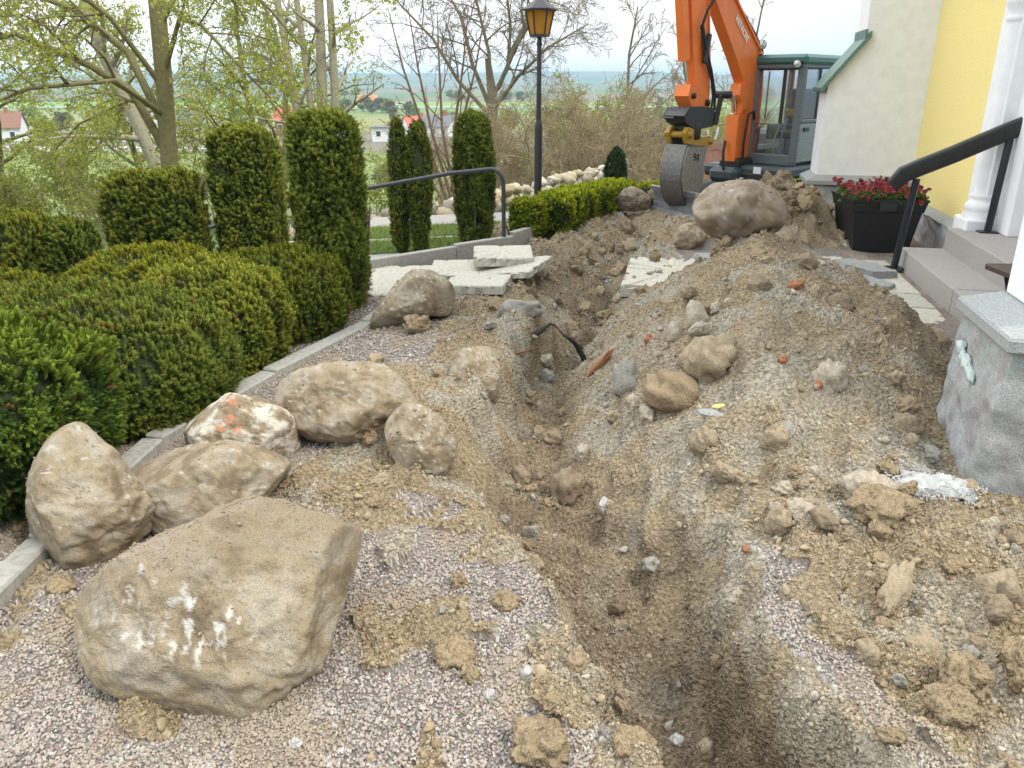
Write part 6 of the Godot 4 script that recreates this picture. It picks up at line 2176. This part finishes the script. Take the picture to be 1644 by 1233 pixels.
func church() -> void:
	var o := thing("church", "white and yellow plastered church with granite plinth and copper-capped buttresses", "church", Vector3.ZERO, -deg_to_rad(12.5))
	# local x to the right, -z along the wall away from the camera
	# near buttress
	put("near_plinth", rough_block(Vector3(1.18, -0.35, -3.64), Vector3(2.9, 0.642, -3.06), 0.026, 801, 0.013, 0.1), mats.granite, o)
	put("near_plinth_cap", wedge_cap(Vector3(1.145, 0.644, -3.67), Vector3(2.9, 0.7, -3.03), Vector3(1.28, 0.745, -3.6), Vector3(2.9, 0.745, -3.1)), mats.granite_cap, o)
	put("near_buttress", wall_box(Vector3(1.295, 0.743, -3.585), Vector3(2.88, 6.5, -3.115)), mats.white_plaster, o)
	# lumps of greenish mortar stuck on its side
	for q in [[-3.46, 0.49, 0.05], [-3.41, 0.475, 0.06], [-3.35, 0.455, 0.045], [-3.52, 0.52, 0.035]]:
		var g := put("mortar_lump", lump(830 + int(q[2] * 1000.0), 18, 0.6), mats.copper_mortar, o)
		g.position = Vector3(1.172 - 0.02, q[1], q[0])
		g.basis = Basis.from_euler(Vector3(0.45, 0, 0)).scaled_local(Vector3(0.018, 0.02, q[2]))
	var b := MB.new()
	# far buttress
	put("far_plinth", rough_block(Vector3(1.33, -0.5, -10.84), Vector3(2.6, 0.44, -10.17), 0.03, 811, 0.03), mats.granite, o)
	put("far_plinth_cap", wedge_cap(Vector3(1.3, 0.442, -10.87), Vector3(2.6, 0.5, -10.13), Vector3(1.4, 0.555, -10.8), Vector3(2.6, 0.555, -10.2)), mats.granite_cap, o)
	b = MB.new()
	b.prism(P2([1.41, 0.55, 2.5, 0.55, 2.5, 6.5, 1.74, 6.5, 1.74, 1.99, 1.41, 1.56]), -10.79, -10.21)
	put("far_buttress", b.mesh(), mats.white_plaster, o)
	b = MB.new()
	b.prism(P2([1.33, 1.515, 1.79, 2.1, 1.79, 2.035, 1.735, 1.965, 1.385, 1.52, 1.37, 1.47, 1.335, 1.475]), -10.86, -10.14)
	put("copper_capping", b.mesh(), mats.copper, o)
	put("capping_seam", wall_box(Vector3(1.725, 1.99, -10.855), Vector3(1.745, 2.12, -10.145), 0.004), mats.copper, o)
	# yellow rough-cast wall between buttress and portal, and on beyond
	put("yellow_wall", wall_box(Vector3(2.46, 0.33, -10.3), Vector3(2.86, 6.5, -8.0), 0.004), mats.yellow_cast, o)
	put("wall_plinth", rough_block(Vector3(2.36, -0.3, -10.3), Vector3(2.8, 0.3, -7.72), 0.03, 821, 0.03), mats.granite, o)
	put("plinth_slope", wedge_cap(Vector3(2.35, 0.29, -10.2), Vector3(2.8, 0.302, -7.74), Vector3(2.45, 0.35, -10.2), Vector3(2.8, 0.35, -7.74)), mats.granite_cap, o)
	# portal: pilaster strip, half column with moulded base, deep reveal
	put("pilaster", wall_box(Vector3(2.445, 0.34, -8.1), Vector3(3.0, 6.5, -7.62), 0.01), mats.white_plaster, o)
	b = MB.new()
	var at := Vector3(2.49, 0, -7.74)
	b.lathe([Vector2(0.0, 0.3), Vector2(0.17, 0.3), Vector2(0.17, 0.5), Vector2(0.14, 0.505), Vector2(0.155, 0.53), Vector2(0.16, 0.56), Vector2(0.15, 0.59), Vector2(0.125, 0.6), Vector2(0.12, 0.625), Vector2(0.13, 0.64), Vector2(0.13, 0.66), Vector2(0.112, 0.675), Vector2(0.108, 0.75), Vector2(0.106, 2.02), Vector2(0.12, 2.03), Vector2(0.125, 2.06), Vector2(0.11, 2.09), Vector2(0.14, 2.15), Vector2(0.15, 2.2), Vector2(0.11, 2.22), Vector2(0.11, 6.4), Vector2(0.0, 6.4)], 28, at)
	put("column", b.mesh(true), mats.white_plaster, o)
	put("column_block", wall_box(Vector3(2.315, 0.3, -7.93), Vector3(2.66, 0.46, -7.56), 0.01), mats.white_plaster, o)
	put("reveal", wall_box(Vector3(2.55, 0.37, -7.64), Vector3(3.3, 6.5, -7.3), 0.01), mats.white_plaster, o)
	put("portal_wall", wall_box(Vector3(3.1, 0.37, -7.4), Vector3(3.4, 6.5, -3.5), 0.01), mats.white_plaster, o)
	put("door", wall_box(Vector3(3.06, 0.37, -6.3), Vector3(3.12, 2.6, -5.0), 0.01), mats.door_wood, o)
	put("roof", wall_box(Vector3(1.6, 6.5, -10.9), Vector3(8.0, 6.7, -2.6), 0.02), mats.roof_grey, o)
	put("nave_wall", wall_box(Vector3(2.9, -0.3, -10.7), Vector3(7.5, 6.48, -7.9), 0.01), mats.white_plaster, o)
	# granite steps
	var s := thing("granite_steps", "two grey granite steps leading up to the church door", "steps", Vector3.ZERO, -deg_to_rad(12.5))
	for q in [[1.87, -0.1, 0.185, -7.72, -6.11], [1.87, -0.1, 0.183, -6.1, -4.9], [2.21, 0.15, 0.372, -7.7, -5.7], [2.21, 0.15, 0.37, -5.69, -4.6]]:
		put("step", wall_box(Vector3(q[0], q[1], q[3]), Vector3(q[0] + 0.95, q[2], q[4]), 0.008), mats.granite_step, s)
	# handrail
	var h := thing("handrail", "thick dark wooden handrail on round black posts beside the church steps", "handrail", Vector3.ZERO, -deg_to_rad(12.5))
	moulded_rail(h, -7.52, mats.rail_wood)
	for p in [[Vector3(1.79, 0.0, -7.54), Vector3(1.85, 0.8, -7.52)], [Vector3(2.47, 0.37, -7.5), Vector3(2.5, 1.15, -7.52)]]:
		bar(h, "post", [p[0], p[1]], 0.03, mats.post_black, 14)
		block(h, "base_plate", p[0] + Vector3(0, 0.03 if p[0].y < 0.1 else 0.008, 0), Vector3(0.15, 0.012, 0.11), mats.post_black, 0.003)
	var h2 := thing("bench", "dark brown board seat end on a black leg behind the near plinth", "bench", Vector3.ZERO, -deg_to_rad(12.5))
	block(h2, "seat_board", Vector3(1.98, 0.53, -5.12), Vector3(0.42, 0.035, 0.3), mats.brown_board, 0.006, Vector3(0, 0.2, 0))
	bar(h2, "leg", [Vector3(1.84, 0.51, -5.12), Vector3(1.93, 0.19, -5.1)], 0.02, mats.post_black, 10)
	bar(h2, "leg", [Vector3(2.12, 0.51, -5.12), Vector3(2.1, 0.19, -5.1)], 0.02, mats.post_black, 10)
	# copper lantern on the near buttress, only its edge in view
	var l := thing("wall_lantern", "green copper wall lantern whose edge shows at the right border", "lantern", Vector3.ZERO, -deg_to_rad(12.5))
	var c := Vector3(2.71, 1.83, -7.05)
	b = MB.new()
	b.lathe([Vector2(0.0, -0.16), Vector2(0.06, -0.16), Vector2(0.12, 0.08), Vector2(0.0, 0.08)], 6, c)
	put("lantern_glass", b.mesh(), mats.copper_glass, l)
	b = MB.new()
	b.lathe([Vector2(0.15, 0.08), Vector2(0.155, 0.1), Vector2(0.04, 0.2), Vector2(0.0, 0.22)], 6, c)
	put("lantern_roof", b.mesh(), mats.copper, l)
	bar(l, "lantern_arm", [c + Vector3(0, 0.2, 0), c + Vector3(0.1, 0.28, -0.1), c + Vector3(0.25, 0.2, -0.28)], 0.014, mats.copper)


func moulded_rail(h: Node3D, z: float, m: Material) -> void:
	# a heavy moulded bar: profile swept along a gently bent line, both ends cut upright
	var line := [Vector2(1.665, 0.735), Vector2(1.74, 0.835), Vector2(1.86, 0.895), Vector2(2.1, 1.005), Vector2(2.38, 1.145), Vector2(2.47, 1.19), Vector2(2.56, 1.23), Vector2(2.95, 1.42)]
	var prof := []
	for i in 20:
		var a := TAU * i / 20.0
		prof.append(Vector2(signf(cos(a)) * pow(absf(cos(a)), 0.55) * 0.045, signf(sin(a)) * pow(absf(sin(a)), 0.55) * 0.072))
	var b := MB.new()
	for k in line.size():
		var d: Vector2 = (line[mini(k + 1, line.size() - 1)] - line[maxi(k - 1, 0)]).normalized()
		if k == 0:
			d = Vector2(0.75, 0.66)
		var w := 1.0 if k != 0 else 0.82
		var n := Vector2(-d.y, d.x)
		for q in prof:
			b.add(Vector3(line[k].x + n.x * q.y * w, line[k].y + n.y * q.y * w, z + q.x * w))
	for k in line.size() - 1:
		for i in 20:
			var a := k * 20 + i
			var e := k * 20 + (i + 1) % 20
			b.tri(a, e, a + 20)
			b.tri(e, e + 20, a + 20)
	for k in [0, line.size() - 1]:
		var c := b.add(Vector3(line[k].x - (0.012 if k == 0 else 0.0), line[k].y, z))
		for i in 20:
			var a: int = k * 20 + i
			var e: int = k * 20 + (i + 1) % 20
			if k == 0:
				b.tri(c, e, a)
			else:
				b.tri(c, a, e)
	var p0 := b.v[b.ix[0]]
	var mid := Vector3(line[0].x, line[0].y, z)
	if (b.v[b.ix[2]] - p0).cross(b.v[b.ix[1]] - p0).dot(p0 - mid) < 0.0:
		for i in range(0, b.ix.size(), 3):
			var q := b.ix[i + 1]
			b.ix[i + 1] = b.ix[i + 2]
			b.ix[i + 2] = q
	put("rail", b.mesh(true), m, h)


func planter() -> void:
	var o := thing("flower_tub", "square black plastic tub full of dark red pansies before the far buttress", "planter", Vector3(3.62, 0.0, -8.02), -0.08)
	var b := MB.new()
	var lo := 0.255
	var hi := 0.345
	var ring := [[lo, 0.0], [lo + 0.005, 0.01], [hi - 0.03, 0.4], [hi - 0.018, 0.405], [hi, 0.5], [hi + 0.008, 0.505], [hi + 0.008, 0.525], [hi - 0.02, 0.525], [hi - 0.03, 0.46]]
	for i in ring.size() - 1:
		for s in 4:
			var f := []
			for q in [[ring[i], -1.0], [ring[i], 1.0], [ring[i + 1], 1.0], [ring[i + 1], -1.0]]:
				f.append(Basis(Vector3.UP, s * PI / 2) * Vector3(q[1] * q[0][0], q[0][1], q[0][0]))
			b.poly(f, Vector3(0, 0.25, 0) if i < 6 else (Basis(Vector3.UP, s * PI / 2) * Vector3(0, 0.45, 1.0)) + Vector3(0, -0.3 if i == 6 else 0, 0))
	b.poly([Vector3(-0.325, 0.46, -0.325), Vector3(0.325, 0.46, -0.325), Vector3(0.325, 0.46, 0.325), Vector3(-0.325, 0.46, 0.325)], Vector3.ZERO)
	put("tub", b.mesh(), mats.black_tub, o)
	block(o, "label_flap", Vector3(-0.02, 0.46, hi + 0.006), Vector3(0.16, 0.085, 0.012), mats.black_plastic, 0.004)
	rng.seed = 950
	var buf := PackedFloat32Array()
	var leaf := leaf_mesh(0.05, 4)
	for i in 900:
		var p := Vector3(rng.randf_range(-0.33, 0.33), rng.randf_range(0.47, 0.57), rng.randf_range(-0.33, 0.33))
		push(buf, rand_basis(Vector3.ONE * rng.randf_range(0.6, 1.1)), p, Color(0.05, 0.1, 0.02).lerp(Color(0.12, 0.2, 0.04), rng.randf()))
	many("flower_leaves", leaf, mats.leaf, buf, o)
	b = MB.new()
	for i in 5:
		var q := Basis(Vector3.UP, TAU * i / 5.0) * Basis(Vector3.RIGHT, -0.35)
		var k := b.v.size()
		b.add(Vector3.ZERO, Color(0.35, 0.2, 0.05))
		b.add(q * Vector3(0.018, 0.004, 0.014), Color(0.8, 0.8, 0.8))
		b.add(q * Vector3(0.022, 0.006, 0.028), Color(1.1, 1, 1))
		b.add(q * Vector3(0.0, 0.0, 0.036), Color(1.1, 1, 1))
		b.add(q * Vector3(-0.022, 0.006, 0.028), Color(1.1, 1, 1))
		b.add(q * Vector3(-0.018, 0.004, 0.014), Color(0.8, 0.8, 0.8))
		for j in 4:
			b.tri(k, k + j + 1, k + j + 2)
	var pansy := b.mesh()
	for i in 290:
		var x := rng.randf_range(-0.36, 0.36)
		var z := rng.randf_range(-0.34, 0.37)
		var f := put("flower", pansy, [mats.flower_a, mats.flower_b, mats.flower_c][i % 3], o)
		f.position = Vector3(x, 0.57 + rng.randf_range(-0.05, 0.08) + 0.05 * sin(x * 14.0 + 1.0) * 0.5, z)
		f.basis = Basis.from_euler(Vector3(rng.randf_range(0.2, 1.3), rng.randf_range(-0.9, 0.9), 0.0)).scaled_local(Vector3.ONE * rng.randf_range(0.55, 0.85))


# ---------------------------------------------------------------- materials
func materials() -> void:
	mat("soil", Color(1, 1, 1), 1.0, true)
	mats.soil.albedo_texture = tex_soil
	relief(tri_map(mats.soil, 2.6), tex_bump, 1.6)
	mat("gravel", Color(0.85, 0.85, 0.85), 0.95, true)
	mats.gravel.albedo_texture = tex_gravel
	relief(tri_map(mats.gravel, 1.4), tex_fine, 0.8)
	mat("pebble", Color(1, 1, 1), 0.85, true)
	mat("crumb", Color(1, 1, 1), 1.0, true)
	mat("boulder", Color(1, 1, 1), 0.95, true)
	mats.boulder.albedo_texture = tex_rock
	relief(tri_map(mats.boulder, 4.0), tex_rock, 0.9)
	for a in [["slab", Color(0.5, 0.47, 0.395)], ["slab_b", Color(0.43, 0.41, 0.35)], ["kerb", Color(0.37, 0.355, 0.32)], ["slate", Color(0.3, 0.3, 0.295)], ["lime", Color(0.42, 0.425, 0.42)], ["path_grey", Color(0.33, 0.31, 0.28)], ["granite_cap", Color(0.385, 0.4, 0.395)], ["granite_step", Color(0.42, 0.395, 0.37)]]:
		mat(a[0], a[1], 0.95)
		mats[a[0]].albedo_texture = tex_speck if a[0] in ["granite_cap", "granite_step"] else tex_mild
		relief(tri_map(mats[a[0]], 2.0), tex_bump, 0.12)
	mat("granite", Color(1.05, 1.05, 1.06), 0.9, true)
	mats.granite.albedo_texture = tex_speck
	relief(tri_map(mats.granite, 2.2), tex_rock, 0.6)
	mat("white_plaster", Color(0.84, 0.845, 0.86), 0.9)
	mats.white_plaster.albedo_texture = grain(fnl(FastNoiseLite.TYPE_SIMPLEX, 0.012, 44, 5), 512, 0.965, 1.012)
	relief(tri_map(mats.white_plaster, 0.8), tex_bump, 0.1)
	mat("yellow_cast", Color(0.95, 0.79, 0.32), 1.0)
	relief(tri_map(mats.yellow_cast, 1.7), tex_rock, 0.6)
	mats.yellow_cast.albedo_texture = tex_rock
	mat("copper", Color(0.16, 0.27, 0.22), 0.55)
	mats.copper.metallic = 0.3
	mats.copper.albedo_texture = tex_soil
	tri_map(mats.copper, 2.0)
	mat("copper_mortar", Color(0.46, 0.53, 0.51), 1.0)
	mat("copper_glass", Color(0.08, 0.2, 0.2), 0.3)
	mat("door_wood", Color(0.1, 0.06, 0.03), 0.6)
	mat("rail_wood", Color(0.022, 0.022, 0.02), 0.42)
	mats.rail_wood.albedo_texture = tex_soil
	relief(tri_map(mats.rail_wood, 2.0), tex_bump, 0.15)
	mat("post_black", Color(0.012, 0.016, 0.022), 0.3)
	mat("brown_board", Color(0.07, 0.045, 0.035), 0.6)
	mat("black_metal", Color(0.025, 0.025, 0.03), 0.5)
	mat("rail_grey", Color(0.06, 0.062, 0.07), 0.4)
	mats.rail_grey.metallic = 0.4
	var am: StandardMaterial3D = mat("amber", Color(0.85, 0.5, 0.04), 0.25)
	am.transparency = BaseMaterial3D.TRANSPARENCY_ALPHA
	am.albedo_color.a = 0.75
	am.roughness = 0.35
	am.backlight_enabled = true
	am.backlight = Color(1.0, 0.85, 0.3)
	am.albedo_texture = tex_mild
	tri_map(am, 6.0)
	relief(am, tex_bump, 0.6)
	mat("black_tub", Color(0.012, 0.012, 0.013), 0.45)
	for a in [["flower_a", Color(0.22, 0.008, 0.014)], ["flower_b", Color(0.3, 0.012, 0.022)], ["flower_c", Color(0.12, 0.004, 0.01)]]:
		mat(a[0], a[1], 0.7, true)
	# machine
	mat("orange", Color(0.8, 0.185, 0.026), 0.45)
	mats.orange.albedo_texture = grain(fnl(FastNoiseLite.TYPE_SIMPLEX, 0.01, 45, 6), 512, 0.93, 1.03)
	tri_map(mats.orange, 0.5, false)
	mat("yellow", Color(0.5, 0.29, 0.03), 0.5)
	mats.yellow.albedo_texture = tex_soil
	tri_map(mats.yellow, 3.0, false)
	mat("teal", Color(0.045, 0.14, 0.12), 0.35)
	mat("dark_teal", Color(0.035, 0.05, 0.055), 0.5)
	mat("cab_grey", Color(0.12, 0.135, 0.14), 0.5)
	mat("silver", Color(0.34, 0.35, 0.35), 0.35)
	mats.silver.metallic = 0.5
	mats.silver.albedo_texture = tex_soil
	tri_map(mats.silver, 2.0, false)
	mat("chrome", Color(0.6, 0.6, 0.6), 0.15)
	mats.chrome.metallic = 1.0
	mat("dark_steel", Color(0.035, 0.032, 0.03), 0.55)
	mats.dark_steel.metallic = 0.4
	for a in [["steel", Color(0.3, 0.28, 0.26)], ["steel_dark", Color(0.17, 0.16, 0.15)], ["steel_blade", Color(0.26, 0.27, 0.29)]]:
		mat(a[0], a[1], 0.5)
		mats[a[0]].metallic = 0.5
		mats[a[0]].albedo_texture = tex_mild
		tri_map(mats[a[0]], 1.5, false)
	mat("rubber", Color(0.015, 0.015, 0.015), 0.7)
	mat("black_plastic", Color(0.02, 0.02, 0.022), 0.45)
	mat("lamp_lens", Color(0.55, 0.55, 0.55), 0.15)
	mats.lamp_lens.metallic = 0.6
	mat("white_paint", Color(0.75, 0.75, 0.74), 0.5)
	for a in [["pane", 0.1], ["pane_dark", 0.3]]:
		var g: StandardMaterial3D = mat(a[0], Color(0.25, 0.3, 0.3) if a[0] == "pane" else Color(0.02, 0.03, 0.03), 0.03)
		g.transparency = BaseMaterial3D.TRANSPARENCY_ALPHA
		g.albedo_color.a = a[1]
	mat("dark_glass", Color(0.03, 0.035, 0.04), 0.1)
	# plants
	var m: StandardMaterial3D = mat("needle", Color(1, 1, 1), 0.8, true)
	m.metallic_specular = 0.22
	m.backlight_enabled = true
	m.backlight = Color(0.4, 0.45, 0.15)
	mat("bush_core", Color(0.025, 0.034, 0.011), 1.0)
	m = mat("leaf", Color(1, 1, 1), 0.6, true)
	m.backlight_enabled = true
	m.backlight = Color(0.9, 0.95, 0.5)
	mat("leaf_far", Color(1, 1, 1), 0.8, true)
	m = mat("grass", Color(1, 1, 1), 0.7, true)
	m.backlight_enabled = true
	m.backlight = Color(0.5, 0.6, 0.2)
	mat("turf", Color(0.07, 0.11, 0.025), 1.0)
	for a in [["bark_moss", Color(0.2, 0.17, 0.075)], ["bark_pale", Color(0.34, 0.3, 0.21)], ["bark_grey", Color(0.22, 0.185, 0.125)], ["bark_red", Color(0.19, 0.125, 0.08)], ["bark_brown", Color(0.32, 0.245, 0.15)], ["bark_yellow", Color(0.33, 0.28, 0.1)], ["root", Color(0.035, 0.03, 0.025)], ["twig_orange", Color(0.3, 0.13, 0.04)]]:
		mat(a[0], a[1], 0.95)
		mats[a[0]].albedo_texture = tex_mild
		relief(tri_map(mats[a[0]], 0.9), tex_bump, 0.6)
	mat("leaf_yellow", Color(0.55, 0.45, 0.15), 0.7)
	# the valley
	mat("field", Color(1, 1, 1), 1.0, true)
	mats.field.albedo_texture = tex_soil
	tri_map(mats.field, 0.15)
	mat("road", Color(0.3, 0.3, 0.31), 0.9)
	mat("car_white", Color(0.7, 0.7, 0.7), 0.3)
	mat("car_silver", Color(0.4, 0.42, 0.45), 0.3)
	mat("white_wall", Color(0.76, 0.75, 0.72), 0.9)
	mat("orange_wall", Color(0.52, 0.24, 0.13), 0.9)
	mat("brick_wall", Color(0.36, 0.14, 0.09), 0.9)
	mat("roof_orange", Color(0.6, 0.22, 0.1), 0.9)
	mat("roof_red", Color(0.52, 0.13, 0.07), 0.9)
	mat("roof_grey", Color(0.16, 0.16, 0.17), 0.9)
	mat("roof_brown", Color(0.24, 0.12, 0.08), 0.9)
	mat("roof_tile", Color(0.27, 0.12, 0.08), 0.9)
	relief(tri_map(mats.roof_tile, 1.5), tex_fine, 3.0)


func make_sky() -> Texture2D:
	# thin bright overcast: brighter overhead and towards the right, where the hidden sun stands; faintly blue to the left
	var w := 256
	var h := 128
	var im := Image.create(w, h, false, Image.FORMAT_RGBF)
	var n := fnl(FastNoiseLite.TYPE_SIMPLEX, 1.3, 61, 4)
	for y in h:
		var el := (0.5 - (y + 0.5) / h) * PI
		for x in w:
			var az := ((x + 0.5) / w - 0.5) * TAU
			var d := Vector3(cos(el) * sin(az), sin(el), -cos(el) * cos(az))
			var up := maxf(0.0, d.y)
			var glow := 0.5 + 0.5 * d.dot(Vector3(0.72, 0.45, 0.53).normalized())
			var b := 0.33 + 0.17 * d.x * maxf(0.0, -d.z) + 0.95 * up + 0.7 * glow * glow + 0.1 * n.get_noise_3d(d.x * 1.5, d.y * 3.0, d.z * 1.5)
			var blue := (1.0 - glow) * 1.5 * (0.6 + n.get_noise_3d(d.x + 3.0, d.y * 2.0, d.z))
			im.set_pixel(x, y, Color(b * (1.0 - 0.32 * blue), b * (1.0 - 0.1 * blue), b * (1.0 + 0.02 * blue)))
	return ImageTexture.create_from_image(im)


func _ready() -> void:
	var cam := Camera3D.new()
	cam.name = "camera"
	cam.fov = 51.44
	cam.near = 0.05
	cam.far = 6000.0
	cam.position = Vector3(0, 1.55, 0)
	cam.rotation.x = -deg_to_rad(20.6)
	add_child(cam)
	cam.current = true
	var e := Environment.new()
	e.background_mode = Environment.BG_SKY
	e.sky = Sky.new()
	var sm := PanoramaSkyMaterial.new()
	sm.panorama = make_sky()
	e.sky.sky_material = sm
	e.tonemap_mode = Environment.TONE_MAPPER_LINEAR
	e.tonemap_exposure = 1.75
	e.sdfgi_enabled = true
	e.ssao_enabled = true
	e.ssil_enabled = true
	e.fog_enabled = true
	e.fog_density = 0.00042
	e.fog_light_color = Color(0.74, 0.87, 0.97)
	var we := WorldEnvironment.new()
	we.name = "environment"
	we.environment = e
	add_child(we)
	var sun := DirectionalLight3D.new()
	sun.name = "sun"
	sun.light_energy = 0.5
	sun.light_angular_distance = 12.0
	sun.light_color = Color(1.0, 0.96, 0.9)
	sun.shadow_enabled = true
	add_child(sun)
	sun.look_at_from_position(Vector3(0.72, 1.15, 0.53) * 10.0, Vector3.ZERO)

	textures()
	materials()
	make_sections()
	make_noises()
	crumb_mesh = lump(315, 7, 0.9, Vector3.ONE, 5)
	sprig_yew = sprig_mesh(12, 0.11, 0.5, 1.2)
	sprig_box = sprig_mesh(7, 0.28, 0.42, 1.4)
	sprig_juniper = sprig_mesh(14, 0.09, 0.55, 0.45)
	build_ground()
	build_valley()
	church()
	lower_yard()
	stone_wall()
	limes()
	bare_trees()
	far_things()
	kerbs()
	slabs()
	excavator()
	lamp_post()
	left_rail()
	planter()
	shrubs()
	boulders()
	stones()
	root_and_bits()
	scatter()
